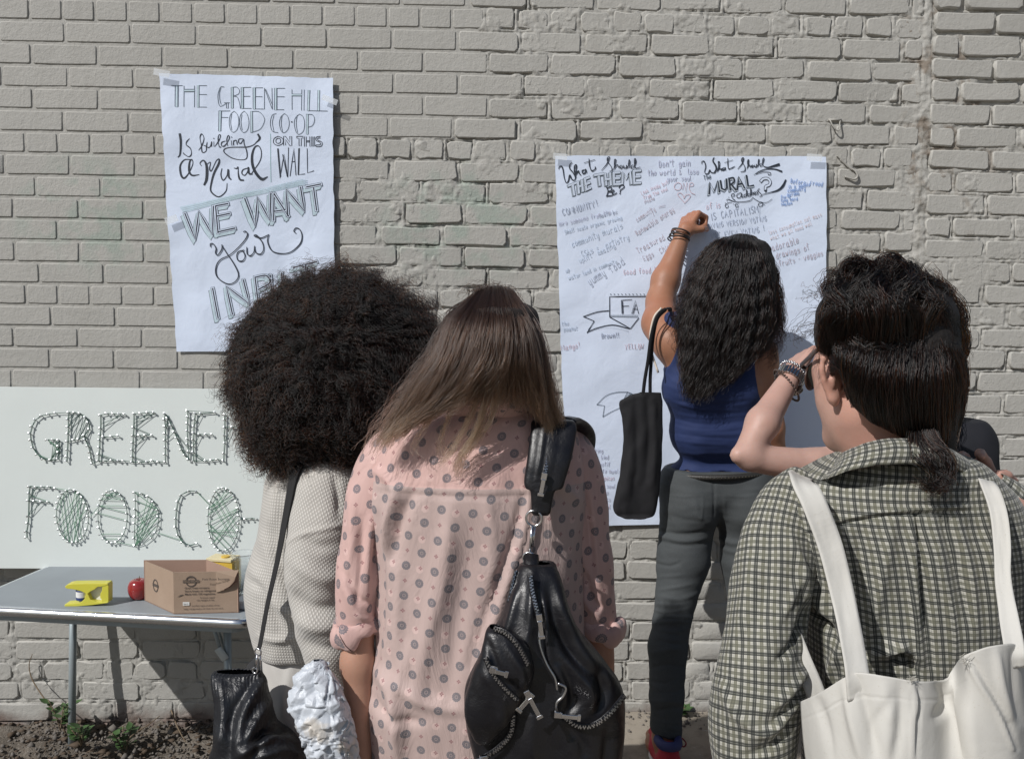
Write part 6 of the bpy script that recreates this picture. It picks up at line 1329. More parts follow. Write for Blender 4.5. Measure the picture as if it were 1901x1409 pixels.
def medallion(name, yoke=None, rot=.10):
    n = N(name); uv = n.co('UV'); pos = n.n('NewGeometry').outputs['Position']; m = n.mapping(uv, (1, 1, 1), (0, 0, rot)); cell = .0258
    x, y, z = n.sep(m)[:3]; gx = n.math('DIVIDE', x, cell); gy = n.math('DIVIDE', y, cell)
    ix = n.math('FLOOR', gx); iy = n.math('FLOOR', gy); fx = n.math('SUBTRACT', n.math('FRACT', gx), .5); fy = n.math('SUBTRACT', n.math('FRACT', gy), .5)
    par = n.math('MODULO', n.math('ABSOLUTE', n.math('ADD', ix, iy)), 2.0); med = n.math('LESS_THAN', par, .5)
    r = n.math('SQRT', n.math('ADD', n.math('MULTIPLY', fx, fx), n.math('MULTIPLY', fy, fy))); a = n.math('ARCTAN2', fy, fx)
    pet = n.math('MULTIPLY', n.math('COSINE', n.math('MULTIPLY', a, 14.0)), .018)
    def band(lo, hi, rr): return n.math('MULTIPLY', n.math('GREATER_THAN', rr, lo), n.math('LESS_THAN', rr, hi))
    rp = n.math('ADD', r, pet)
    d = n.math('MAXIMUM', band(.210, .285, rp), n.math('MAXIMUM', band(.125, .195, r), n.math('LESS_THAN', r, .065)))
    fill = n.math('MULTIPLY', n.math('LESS_THAN', rp, .275), .5); d = n.math('MULTIPLY', n.math('MAXIMUM', d, fill), med)
    # small four-petalled flowers between
    cr = n.math('LESS_THAN', r, n.math('ADD', .055, n.math('MULTIPLY', n.math('ABSOLUTE', n.math('COSINE', n.math('MULTIPLY', a, 2.0))), .085)))
    cr = n.math('MULTIPLY', n.math('MULTIPLY', cr, n.math('GREATER_THAN', r, .028)), n.math('SUBTRACT', 1.0, med))
    # paler spots beside the medallions
    bx_ = n.math('SUBTRACT', n.math('FRACT', n.math('ADD', n.math('DIVIDE', x, cell*2), .78)), .5); by_ = n.math('SUBTRACT', n.math('FRACT', n.math('ADD', n.math('DIVIDE', y, cell*2), .30)), .5)
    sp = n.math('LESS_THAN', n.math('SQRT', n.math('ADD', n.math('MULTIPLY', bx_, bx_), n.math('MULTIPLY', by_, by_))), .125)
    c = n.mix(n.noise(9, 3, .6, pos), (.54, .35, .32), (.62, .42, .385))
    if yoke is not None:
        low = n.math('LESS_THAN', n.sep(uv)[1], yoke); c = n.mix(n.math('MULTIPLY', low, .75), c, (.45, .36, .335))
    c = n.mix(n.math('MULTIPLY', sp, .35), c, (.78, .56, .52)); c = n.mix(n.math('MULTIPLY', d, .80), c, (.085, .10, .125)); c = n.mix(n.math('MULTIPLY', cr, .75), c, (.24, .10, .11))
    nb = n.bump(n.noise(11, 5, .6, n.mapping(pos, (1, 1, .4)), 1.4), .5, .014); nb = n.bump(n.noise(600, 2, .6, pos), .15, .0004, nb)
    return n.fin(c, .62, nb, Sheen_Weight=.2, Specular_IOR_Level=.35)
rows = [(744, 852, 975, 1.54, .052), (750, 836, 995, 1.54, .062), (760, 800, 1022, 1.55, .078), (776, 752, 1050, 1.55, .092), (800, 716, 1074, 1.55, .102), (850, 694, 1090, 1.55, .112), (920, 684, 1090, 1.55, .118), (1000, 686, 1086, 1.55, .120), (1100, 692, 1082, 1.55, .122), (1200, 696, 1086, 1.55, .125), (1240, 690, 1090, 1.55, .126), (1290, 679, 1096, 1.55, .13), (1350, 684, 1100, 1.56, .132), (1409, 690, 1104, 1.57, .134), (1500, 690, 1110, 1.58, .136), (1600, 700, 1110, 1.58, .138)]
lnB = [('985,912 965,1000 930,1110 890,1230', 8, 0.0101), ('975,920 950,1010 915,1110 870,1240', 7, -0.0101), ('1000,930 985,1000 960,1080', 7, 0.0072), ('740,905 722,960 712,1020', 9, 0.0130), ('765,915 742,970 728,1040', 9, -0.0116), ('700,960 705,1100 702,1200', 10, -0.0101), ('820,1000 800,1150 770,1300', 16, 0.0087), ('870,980 850,1150 830,1300', 16, -0.0072), ('700,1240 730,1300 735,1400', 12, 0.0116), ('690,1290 720,1330 780,1340', 10, -0.0087),
       ('720,1250 780,1300 860,1320', 14, 0.0101), ('760,1200 740,1300 745,1409', 12, 0.0087), ('1010,880 1040,900 1075,930', 10, 0.0087), ('690,870 720,890 740,930', 8, 0.0072), ('905,925 915,1000 905,1100', 12, 0.0058), ('745,1050 738,1150 740,1250', 10, 0.0058), ('835,940 828,1050 815,1150', 10, 0.0058), ('700,905 800,912 900,915 985,912', 3, .0025), ('700,912 800,919 900,922 985,919', 4, -0.0029)]
g_ = garment(rows, 190, 230, e=2.35, lines=lnB, fold=lambda v, uv: .0045*fbm(v*np.array([1, 1, .4]), 14, 3)*np.clip(-uv[:, 1]/.1, 0, 1))
yv = None
i_ = np.argmin(np.abs(proj(g_[0].reshape(-1, 3))[1]-908)+1e3*(np.abs(g_[2][:, 0]) > .01)); yv = float(g_[2][i_, 1])
m_shB = medallion('pink_medallion_cotton', yv); m_shB2 = medallion('pink_medallion_sleeve', None, .3)
cloth('shirt', g_, m_shB, pB, .001)
cloth('sleeve', sleeve([(742, 808, 1.55), (722, 850, 1.55), (696, 930, 1.545), (678, 1010, 1.54), (668, 1080, 1.53), (664, 1130, 1.53), (662, 1165, 1.53)], [.030, .048, .052, .045, .040, .038, .035], 90, 140, lines=[('650,900 655,1000 640,1090', 9, .006), ('690,960 685,1040 690,1120', 8, .008), ('672,960 670,1050 660,1130', 6, -.005), ('700,1000 690,1080 700,1150', 8, -.008), ('645,1100 665,1140 690,1150', 7, .006), ('640,1060 665,1110 695,1120', 6, -.006)], fold=lambda v, uv: .004*fbm(v*np.array([1, 1, .5]), 20, 2)), m_shB2, pB, .001)
cloth('sleeve', sleeve([(1040, 808, 1.55), (1060, 850, 1.55), (1080, 930, 1.55), (1092, 1010, 1.55), (1098, 1080, 1.555), (1104, 1130, 1.56), (1110, 1168, 1.56)], [.030, .046, .044, .040, .038, .036, .033], 90, 140, lines=[('1062,880 1075,960 1085,1060', 6, .006), ('1078,870 1092,960 1100,1060', 6, -.006), ('1095,900 1105,1000 1112,1090', 6, .005), ('1060,1000 1072,1060 1078,1110', 8, -.008), ('1070,1080 1090,1120 1115,1150', 6, .006), ('1085,1060 1100,1110 1120,1130', 5, -.006)], fold=lambda v, uv: .004*fbm(v*np.array([1, 1, .5]), 20, 2)), m_shB2, pB, .001)
def cuff(c, axis, R_, r_, seed):
    ax = np.array(axis, float)/np.linalg.norm(axis); cv = torus(c, R_, r_, ax, 60); a = np.linspace(0, 2*np.pi, 60); rr = r_*(1+.22*np.sin(3*a+seed)+.15*np.sin(7*a+seed*2)); cv = cv+ax*(.005*np.sin(2*a+seed))[:, None]
    v, f = tube_grid(cv, rr, 16, 1.7, ax); L = np.repeat(a*R_, 16); uv = np.stack([np.tile(np.linspace(0, .06, 16), 60), L], -1)
    f = np.array(f); v = v+(.003*fbm(v, 45, 2))[:, None]*np.array([.6, .6, .6])
    mesh('rolled_cuff', v, f, m_shB2, pB, True, uv)
cuff(P(661, 1166, 1.53), (.30, -.1, -1), .036, .0115, 1.0); cuff(P(1116, 1160, 1.56), (-.42, .1, -1), .031, .0125, 2.2)
# collar band behind the neck
cv = catmull(np.array([P(830, 768, 1.50), P(850, 758, 1.47), P(890, 757, 1.458), P(935, 760, 1.462), P(975, 766, 1.49), P(985, 762, 1.55), P(905, 752, 1.60), P(838, 758, 1.56), P(830, 768, 1.50)]), 60)
v, f = tube_grid(cv, np.full(60, .016), 12, .22, (0, -1, 0)); mesh('collar', v, np.array(f), m_shB2, pB, True, np.stack([np.repeat(np.linspace(0, .4, 60), 12), np.tile(np.linspace(0, .05, 12), 60)], -1))
trousers('trousers', hipsB, anB, simple('blue_jeans', (.03, .045, .08), .85, 0, .2, 20), pB); plain_shoes(anB, (0, 1, 0), simple('tan_shoe', (.2, .12, .07), .6), pB)
# long straight hair, dark at the crown and fair at the tips
def ombre(name, stops, rough=.3):
    m = bpy.data.materials.new(name); m.use_nodes = True; t = m.node_tree; t.nodes.clear(); o = t.nodes.new('ShaderNodeOutputMaterial'); h = t.nodes.new('ShaderNodeBsdfHairPrincipled'); hi = t.nodes.new('ShaderNodeHairInfo'); rp = t.nodes.new('ShaderNodeValToRGB')
    h.parametrization = 'COLOR'; t.links.new(hi.outputs['Intercept'], rp.inputs[0]); e = rp.color_ramp.elements
    while len(e) < len(stops): e.new(.5)
    for i, (p, c) in enumerate(stops): e[i].position = p; e[i].color = (*c, 1)
    mx = t.nodes.new('ShaderNodeMix'); mx.data_type = 'RGBA'; mx.blend_type = 'MULTIPLY'; mx.inputs[0].default_value = .55; rr = t.nodes.new('ShaderNodeValToRGB'); t.links.new(hi.outputs['Random'], rr.inputs[0]); rr.color_ramp.elements[0].color = (.35, .33, .3, 1); rr.color_ramp.elements[1].color = (1, 1, 1, 1)
    t.links.new(rp.outputs[0], mx.inputs[6]); t.links.new(rr.outputs[0], mx.inputs[7]); t.links.new(mx.outputs[2], h.inputs['Color']); h.inputs['Roughness'].default_value = rough; h.inputs['Radial Roughness'].default_value = .45; t.links.new(h.outputs[0], o.inputs[0]); return m
hBm = ombre('brown_to_fair_hair', [(0, (.020, .0115, .009)), (.45, (.032, .018, .013)), (.72, (.050, .028, .018)), (.9, (.085, .050, .032)), (1.0, (.14, .087, .054))])
m_hbaseB = simple('brown_hair_underlayer', (.022, .015, .012), .7, 0, .3, 100, .6, 160, .004)
hair_cap('hair_cap', cB+[0, .02, -.012], .08, -.5, .9, m_hbaseB, pB)
rows = [(552, 900, 945, 1.50, .02), (562, 878, 968, 1.50, .05), (580, 852, 995, 1.50, .09), (620, 832, 1005, 1.50, .10), (670, 810, 1014, 1.50, .10), (710, 800, 1020, 1.50, .09), (728, 850, 1018, 1.50, .07), (738, 985, 1020, 1.50, .04), (775, 1000, 1026, 1.50, .03), (790, 1010, 1026, 1.50, .012)]
cloth('hair', garment(rows, 90, 80, fold=lambda v, uv: .003*fbm(v*np.array([2, 2, .3]), 30, 2)), m_hbaseB, pB, 0); hbB = [o for o in pB.children if o.name.startswith('hair')][-1]
gB = [G((890, 546, 1.50), (842, 588, 1.46), (812, 645, 1.44), (780, 705, 1.43), (738, 765, 1.43), (698, 838, 1.43)), G((895, 544, 1.49), (852, 592, 1.43), (825, 660, 1.41), (795, 720, 1.41), (758, 772, 1.42), (718, 822, 1.42)),
      G((900, 543, 1.49), (868, 598, 1.42), (846, 668, 1.40), (820, 722, 1.40), (782, 765, 1.41), (742, 800, 1.42)), G((905, 542, 1.48), (885, 600, 1.41), (868, 668, 1.39), (842, 722, 1.40), (802, 762, 1.41), (765, 792, 1.42)),
      G((912, 542, 1.48), (906, 600, 1.40), (892, 668, 1.385), (866, 715, 1.39), (836, 742, 1.40), (806, 764, 1.41)), G((922, 542, 1.48), (934, 600, 1.40), (930, 665, 1.385), (914, 705, 1.39), (896, 728, 1.40), (872, 746, 1.41)),
      G((932, 543, 1.48), (957, 600, 1.41), (968, 665, 1.39), (976, 708, 1.41), (986, 740, 1.42), (996, 768, 1.43)), G((942, 545, 1.49), (977, 605, 1.42), (992, 680, 1.41), (1002, 735, 1.42), (1012, 775, 1.43), (1018, 808, 1.44)),
      G((950, 548, 1.50), (992, 610, 1.45), (1010, 685, 1.44), (1022, 745, 1.44), (1030, 785, 1.45), (1036, 830, 1.46))]
gB = [[P(915+(i-4)*9, 542+abs(i-4)*1.5, 1.56)]+[g[0]]+g[1:] for i, g in enumerate(gB)]
SB = hair_sheet(gB, 9000, 30, 21, .014, .0045, .016, 46, .0015, .12, .004, .6, P(905, 650, 1.56))
wsp = [G((925, 640, 1.385), (915, 700, 1.385), (900, 750, 1.395), (882, 810, 1.40), (856, 850, 1.405), (846, 892, 1.41)), G((915, 650, 1.385), (900, 700, 1.385), (885, 745, 1.395), (862, 800, 1.405), (832, 845, 1.41), (812, 868, 1.415)), G((935, 650, 1.385), (930, 705, 1.385), (922, 745, 1.395), (908, 790, 1.40), (880, 825, 1.41), (862, 848, 1.41)), G((890, 660, 1.385), (868, 710, 1.39), (845, 750, 1.40), (828, 790, 1.41), (818, 830, 1.415), (822, 860, 1.415)), G((870, 665, 1.39), (840, 715, 1.39), (808, 760, 1.41), (785, 800, 1.415), (770, 830, 1.42), (772, 850, 1.42))]
SWB = np.concatenate([hair_sheet([np.array(g)+[-.006, 0, 0], np.array(g)+[.006, 0, .002]], n, 30, 200+i, .004, .003, .008, 5, .0015, .08, .004, .45, P(905, 650, 1.56)) for i, (g, n) in enumerate(zip(wsp, (95, 45, 50, 30, 25)))])
hair_curves('wisps', SWB, ombre('fair_hair_ends', [(0, (.03, .018, .012)), (.4, (.08, .048, .03)), (.75, (.20, .13, .08)), (1, (.32, .21, .13))]), hbB, .00038, .00016)
hair_curves('strands', SB, hBm, hbB, .00042, .00018)
SF = hair_sheet([gB[0][1:], G((890, 546, 1.5), (835, 585, 1.46), (800, 650, 1.44), (760, 715, 1.43), (715, 780, 1.43), (672, 850, 1.43))], 130, 28, 22, .01, .008, .02, 14, .003, .06, .008, .5, P(905, 650, 1.56)); SF2 = hair_sheet([gB[-1][1:], G((950, 545, 1.5), (1000, 605, 1.45), (1020, 680, 1.44), (1034, 745, 1.44), (1040, 790, 1.45), (1046, 830, 1.46))], 90, 28, 23, .01, .005, .012, 14, .002, .06, .006, .5, P(905, 650, 1.56))
SF3 = hair_sheet([G((905, 545, 1.5), (880, 534, 1.48), (858, 540, 1.46), (840, 560, 1.45)), G((915, 545, 1.5), (925, 528, 1.48), (900, 530, 1.47), (870, 545, 1.46)), G((925, 545, 1.5), (950, 535, 1.5), (985, 560, 1.5), (1005, 590, 1.5))], 60, 28, 24, .006, .006, .012, 10, 0, .05, .006, .5, P(905, 650, 1.56))
hair_curves('flyaway_strands', np.concatenate([SF, SF2, SF3]), hBm, hbB, .0003, .00015)
# black leather backpack worn on her right shoulder
bp_ = empty('backpack', P(1020, 1500, 1.36), 'black leather backpack with many metal zips hanging from the pink-shirted woman\'s shoulder', 'backpack')
rows = [(1044, 975, 1022, 1.385, .012), (1050, 964, 1034, 1.385, .025), (1092, 950, 1046, 1.375, .036), (1150, 928, 1064, 1.365, .044), (1205, 896, 1106, 1.36, .05), (1262, 868, 1150, 1.36, .055), (1300, 860, 1162, 1.36, .058), (1350, 866, 1161, 1.36, .06), (1409, 880, 1155, 1.36, .06), (1480, 892, 1145, 1.36, .055), (1540, 930, 1110, 1.36, .03)]
lnK = [('990,1060 985,1140 975,1220', 9, .006), ('1030,1070 1045,1140 1080,1210 1130,1260', 12, .010), ('1020,1090 1040,1170 1085,1260', 10, -.009), ('1050,1220 1090,1270 1100,1310', 12, .012), ('1045,1250 1065,1300 1050,1330', 9, -.010), ('1110,1240 1120,1290 1105,1330', 10, -.009), ('1035,1240 1050,1275 1045,1300', 8, .009), ('990,1320 985,1370 990,1409', 12, .008), ('1060,1350 1080,1380 1085,1409', 10, -.006), ('1130,1350 1125,1409 1120,1450', 9, -.006), ('960,1100 945,1160 930,1200', 8, .006), ('1010,1120 1015,1180 1020,1230', 7, .004), ('1000,1100 1008,1160 1012,1230', 5, -.005)]
cloth('bag_body', garment(rows, 180, 220, e=2.6, lines=lnK, fold=lambda v, uv: .004*fbm(v*np.array([1, 1, .6]), 16, 3)), m_leather, bp_, .0015)
rows = [(1162, 908, 930, 1.312, .010), (1172, 902, 952, 1.308, .016), (1195, 898, 978, 1.304, .020), (1230, 888, 992, 1.30, .024), (1262, 872, 988, 1.30, .026), (1300, 862, 968, 1.30, .026), (1340, 866, 940, 1.30, .022), (1370, 880, 915, 1.305, .014), (1378, 890, 902, 1.31, .006)]
cloth('front_pocket', garment(rows, 90, 110, e=2.6, lines=[('905,1190 930,1250 980,1300', 7, -.005), ('900,1250 930,1300 935,1350', 9, .005), ('940,1200 965,1240 975,1280', 6, .004)], fold=lambda v, uv: .002*fbm(v, 26, 2)), m_leather, bp_, .0015)
def yb(x, y, dy=0): return 1.315+dy
zp = lambda pts, Yd: [(x, y, Yd) for x, y in pts]
zipper('zip', [(985, 1068, 1.337), (988, 1095, 1.330), (995, 1125, 1.322), (1001, 1148, 1.318)], m_teeth, m_leather, bp_, .0085)
MB().tube(catmull(np.array([P(1002, 1160, 1.315), P(1002, 1195, 1.308), P(1014, 1230, 1.304), (P(1030, 1258, 1.300)), P(1034, 1280, 1.300)]), 30), .0022, 6).build('zip_chain', m_teeth, bp_, True)
MB().tube(catmull(np.array([P(1036, 1268, 1.298), P(1050, 1276, 1.298), P(1045, 1292, 1.298), P(1033, 1305, 1.298), P(1034, 1325, 1.298)]), 30), .0022, 6).build('zip_chain', m_teeth, bp_, True)
zipper('zip', [(917, 1166, 1.296), (940, 1175, 1.288), (962, 1198, 1.280), (982, 1235, 1.277)], m_teeth, m_leather, bp_, .0085)
zipper('zip', [(901, 1220, 1.277), (915, 1250, 1.274), (938, 1278, 1.273), (962, 1300, 1.275)], m_teeth, m_leather, bp_, .0075)
zipper('zip', [(1046, 1328, 1.300), (1070, 1346, 1.297), (1100, 1346, 1.298), (1130, 1325, 1.302), (1160, 1290, 1.322)], m_teeth, m_leather, bp_, .0085)
zipper('zip', [(892, 1409, 1.302), (925, 1388, 1.298), (948, 1360, 1.297), (953, 1325, 1.297)], m_teeth, m_leather, bp_, .0085)
zipper('zip', [(958, 1058, 1.372), (950, 1090, 1.362), (944, 1118, 1.355)], m_teeth, m_leather, bp_, .005, .003)
slider_pull(1001, 1146, 1.306, 82, .030, m_nickel, bp_); slider_pull(1036, 1326, 1.288, 6, .032, m_nickel, bp_); slider_pull(980, 1288, 1.262, 62, .038, m_nickel, bp_); slider_pull(984, 1292, 1.264, 130, .026, m_nickel, bp_); slider_pull(916, 1243, 1.266, 15, .020, m_nickel, bp_); slider_pull(898, 1407, 1.29, 170, .02, m_nickel, bp_)
# padded shoulder strap with its own zip
SY = 1.405
rows = [(777, 1008, 1052, 1.475, .012), (782, 988, 1066, 1.46, .012), (800, 985, 1070, 1.445, .012), (850, 979, 1061, 1.425, .012), (888, 973, 1050, 1.418, .012), (905, 975, 1044, 1.415, .011), (912, 984, 1030, 1.414, .011), (940, 986, 1024, 1.412, .010), (950, 986, 1022, 1.411, .009), (956, 990, 1018, 1.411, .005)]
cloth('shoulder_pad', garment(rows, 70, 90, e=3.2, lines=[('1012,785 1003,850 996,890', 3, .003), ('1032,785 1022,850 1012,890', 3, .003)]), m_leather, bp_, .001)
MB().tube(catmull(np.array([P(1042, 782, 1.48), P(1062, 782, 1.52), P(1078, 800, 1.56), P(1080, 825, 1.62), P(1070, 870, 1.66)]), 24), .026, 10, True, .3, (0, 0, 1)).build('strap', m_leather, bp_, True)
zipper('zip', [(1028, 782, 1.452), (1022, 820, 1.430), (1015, 860, 1.412), (1010, 885, 1.405)], m_teeth, m_leather, bp_, .0085)
slider_pull(1010, 884, 1.398, 100, .030, m_nickel, bp_)
MB().tube(torus(P(991, 962, 1.405), .0125, .002, (.15, 1, 0), 34), .0021, 8, False).build('ring', m_nickel, bp_, True)
MB().tube([P(988, 975, 1.402), P(984, 1025, 1.400)], .0028, 8).build('swivel_hook', m_nickel, bp_, True)
MB().tube([P(993, 978, 1.404), P(989, 1015, 1.402)], .0020, 8).build('swivel_hook', m_nickel, bp_, True)
MB().tube(torus(P(982, 1036, 1.398), .0095, .002, (.2, 1, 0), 30), .0021, 8, False).build('ring', m_nickel, bp_, True)
MB().tube([P(986, 1030, 1.395), P(988, 1065, 1.372)], .012, 8, True, .4, (0, -1, 0)).build('loop', m_leather, bp_, True)
# crumpled paper wrapper held low in her left hand
n_ = N('crumpled_wrapper'); pos = n_.n('NewGeometry').outputs['Position']
c = n_.mix(n_.noise(14, 4, .6, pos), (.46, .50, .56), (.58, .61, .65)); c = n_.mix(n_.ramp(n_.noise(16, 3, .6, n_.mapping(pos, (1, 1, .8), (0, 0, 0), (3, 1, 2))), [(.56, 0.), (.66, .5)]), c, (.62, .52, .38))
m_foil = n_.fin(c, .42, n_.bump(n_.noise(70, 4, .6, pos, 1.2), .4, .003), Specular_IOR_Level=.5)
wo = None
rows = [(1226, 578, 590, 1.475, .006), (1236, 566, 608, 1.475, .014), (1262, 548, 628, 1.47, .026), (1300, 539, 640, 1.465, .032), (1340, 549, 650, 1.46, .034), (1360, 556, 655, 1.46, .035), (1385, 570, 662, 1.46, .034), (1415, 575, 664, 1.46, .032), (1450, 585, 655, 1.46, .026), (1475, 605, 635, 1.46, .01)]
v, q, uv = garment(rows, 150, 150, e=2.2)
r_ = np.random.default_rng(12); ctr = v[r_.integers(0, len(v), 70)]; pn = r_.normal(size=(70, 3)); pn /= np.linalg.norm(pn, axis=1)[:, None]
cc_ = v-np.array([v[:, 0].mean(), v[:, 1].mean()+.02, 0]); cc_[:, 2] = 0; cc_ /= np.linalg.norm(cc_, axis=1)[:, None]+1e-9
dd = np.linalg.norm(v[:, None]-ctr[None], axis=2); ni = dd.argmin(1); ds = np.sort(dd, axis=1); hgt = np.clip(np.einsum('ij,ij->i', v-ctr[ni], pn[ni])*.5, -.005, .005)+.35*np.minimum(ds[:, 1]-ds[:, 0], .006)-.002
c2 = v[r_.integers(0, len(v), 330)]; p2 = r_.normal(size=(330, 3)); p2 /= np.linalg.norm(p2, axis=1)[:, None]; d2 = ((v[:, None]-c2[None])**2).sum(2); n2_ = d2.argmin(1)
hgt = hgt*.7+np.clip(np.einsum('ij,ij->i', v-c2[n2_], p2[n2_])*.45, -.003, .003)
v = v+cc_*(hgt+.006*vnoise(v, 25, 3.))[:, None]
wo = mesh('food_wrapper', v, np.ascontiguousarray(q), m_foil, None, False); tag(wo, 'crumpled white foil-paper food wrapper held between the sweater and pink shirt', 'wrapper')
# ================================================================== WOMAN IN BLACK (mostly hidden, her bare arm raised)
m_skinE = skin('fair_skin', (.50, .315, .26)); YE = 1.68
pE = empty('person', P(1690, 1400, 1.75)*[1, 1, 0]+[0, 0, .03], 'mostly hidden person in a black top, bare elbow out and hand raised to the brow', 'person')
cE = P(1672, 700, 1.72); shE, elE, wrE = P(1598, 858, 1.68), P(1392, 842, 1.64), P(1468, 700, 1.76); shE2 = P(1795, 840, 1.68)
hE = hand_prims(wrE, P(1500, 640, 1.84)-wrE, [.8, .3, -.3], .95, (.25, .3, .3, .3), 1, (.3, .2), .05)
bodE = head_prims(cE, -.15, -.1)+[('c', cE+[0, -.01, -.06], P(1690, 830, 1.68), .05, .052, {'k': .03}), ('c', shE+[.01, 0, 0], shE2-[.02, 0, 0], .048, .048, {'k': .04}), ('c', P(1640, 900, 1.68), P(1745, 900, 1.68), .08, .08, {'k': .05}), ('c', P(1650, 1050, 1.68), P(1735, 1050, 1.68), .08, .08, {'k': .05}), ('c', P(1640, 1250, 1.70), P(1740, 1250, 1.70), .095, .095, {'k': .05})]
bodE += [('c', shE, P(1510, 866, 1.66), .042, .034, {'k': .03}), ('c', P(1510, 866, 1.66), P(1392, 850, 1.64), .034, .025, {'k': .012}), ('c', P(1390, 846, 1.64), P(1371, 845, 1.63), .026, .0165, {'k': .012}), ('c', P(1388, 838, 1.64), P(1416, 785, 1.67), .0245, .0305, {'k': .010}), ('c', P(1416, 785, 1.67), wrE, .0305, .0205, {'k': .015})]+hE
bodE += [('c', shE2, P(1815, 900, 1.68), .044, .038, {'k': .03}), ('c', P(1815, 900, 1.68), P(1822, 1080, 1.68), .038, .030, {'k': .02}), ('c', P(1822, 1080, 1.68), P(1810, 1300, 1.62), .030, .021, {'k': .02})]+hand_prims(P(1810, 1300, 1.62), [0, .1, -1], [-1, 0, 0], .9, (.6, .6, .6, .6), -1)
hipsE = (P(1650, 1270, 1.72), P(1735, 1270, 1.72)); anE = (np.array([hipsE[0][0]-.02, 1.74, .11]), np.array([hipsE[1][0]+.02, 1.74, .11]))
bodE += leg_prims(hipsE[0], (hipsE[0]+anE[0])/2, anE[0], (0, 1, 0), .078)+leg_prims(hipsE[1], (hipsE[1]+anE[1])/2, anE[1], (.1, 1, 0), .078)
build_sdf('body', bodE, .005, m_skinE, pE)
m_blackt = simple('black_jersey', (.010, .011, .016), .85, 0, .2, 40, .4, 500, .001)
def cutE(S):
    X, Y, Z = S.grid(); S.F = np.maximum(S.F, P(1690, 1290, 1.68)[2]-Z+0*X); S.F = np.maximum(S.F, Z-P(1690, 778, 1.68)[2]+0*X)
    c = P(1690, 770, 1.66); d = np.sqrt(((X-c[0])/.062)**2+((Z-c[2])/.07)**2)-1; S.F = np.maximum(S.F, -d*.06+0*Y)
tE = [('c', P(1625, 848, 1.68), P(1782, 822, 1.68), .056, .056, {'k': .04}), ('c', P(1770, 830, 1.68), P(1795, 880, 1.68), .052, .040, {'k': .04}), ('c', P(1640, 900, 1.68), P(1748, 900, 1.68), .09, .09, {'k': .05}), ('c', P(1650, 1050, 1.68), P(1738, 1050, 1.68), .09, .09, {'k': .05}), ('c', P(1640, 1250, 1.70), P(1742, 1250, 1.70), .105, .105, {'k': .05})]
build_sdf('top', tE, .0055, m_blackt, pE, .004, cutE, (), lambda v: .003*fbm(v, 20, 2))
trousers('trousers', hipsE, anE, m_dark, pE, (.108, .085, .06, .05)); plain_shoes(anE, (0, 1, 0), simple('grey_shoe', (.12, .12, .12), .6), pE)
m_hbE = simple('light_brown_hair_underlayer', (.05, .032, .022), .7, 0, .3, 100, .5, 150, .004)
hair_cap('hair_cap', cE, -.15, -.1, 1.0, m_hbE, pE)
rows = [(598, 1650, 1700, 1.72, .03), (615, 1610, 1735, 1.72, .08), (660, 1588, 1758, 1.72, .105), (720, 1590, 1760, 1.71, .105), (780, 1610, 1764, 1.70, .09), (820, 1640, 1766, 1.68, .06), (845, 1680, 1758, 1.67, .03), (855, 1710, 1745, 1.66, .01)]
cloth('hair', garment(rows, 60, 60, fold=lambda v, uv: .005*fbm(v*np.array([3, 3, .5]), 20, 2)), m_hbE, pE, 0); hbE = [o for o in pE.children if o.name.startswith('hair')][-1]
gE = [G((1672, 600, 1.72), (1620, 640, 1.64), (1600, 720, 1.62), (1640, 800, 1.61), (1680, 850, 1.61)), G((1672, 600, 1.72), (1680, 640, 1.62), (1690, 720, 1.60), (1710, 800, 1.60), (1715, 868, 1.60)), G((1675, 600, 1.72), (1735, 640, 1.64), (1760, 720, 1.62), (1768, 800, 1.61), (1748, 872, 1.60))]
hair_curves('strands', hair_sheet(gE, 2500, 24, 31, .012, .005, .01, 24, .004, .06, .003, .35, P(1675, 700, 1.75)), ombre('light_brown_hair', [(0, (.022, .013, .009)), (.6, (.04, .024, .016)), (1, (.12, .07, .045))]), hbE, .0005, .0002)
# wristwatch cuff and bracelets
axE = wrE-P(1420, 790, 1.67); axE /= np.linalg.norm(axE); uE = np.cross(axE, [0, 1, 0]); uE /= np.linalg.norm(uE); vE = np.cross(axE, uE)
we = empty('wristwatch', wrE, 'wide steel wristwatch band on the raised pale forearm', 'watch')
m_steelb = simple('polished_steel', (.55, .55, .54), .2, 1.0, .08, 40, .05)
def wrap(c, R_, tilt=0.0, n=48, sq=1.12): return np.array([c+(uE*math.cos(a)*sq+vE*math.sin(a))*R_+axE*tilt*math.cos(a+1) for a in np.linspace(0, 2*np.pi, n)])
cw = wrE-axE*.006
v, f = tube_grid(wrap(cw, .0245), np.full(48, .0105), 10, .22, None)
t_, U_, V_ = frames(wrap(cw, .0245)); m = MB()
L = 30
for i in range(L):
    a = i/L*2*math.pi; rad = uE*math.cos(a)*1.12+vE*math.sin(a); rad /= np.linalg.norm(rad); tan = np.cross(axE, rad); m.box(cw+(uE*math.cos(a)*1.12+vE*math.sin(a))*.0255, (.0046, .0026, .020), np.stack([tan, rad, axE], 1))
m.build('band', m_steelb, we, False, .0005)['kind'] = 'stuff'
a = math.pi*1.12; rad = uE*math.cos(a)*1.12+vE*math.sin(a); pc_ = cw+rad*.0275; rn = rad/np.linalg.norm(rad)
MB().tube([pc_-rn*.003, pc_+rn*.0035], .0135, 24).build('case', m_steelb, we, False, .0008)
MB().tube([pc_+rn*.0034, pc_+rn*.0042], .0115, 24).build('dial', simple('dark_watch_dial', (.03, .03, .035), .15), we)
cb_ = empty('chain_bracelet', wrE+axE*.014, 'chunky silver chain bracelet just above the steel watch on the raised wrist', 'bracelet')
m = MB(); cl_ = wrap(wrE+axE*.014, .026, .004, 64)
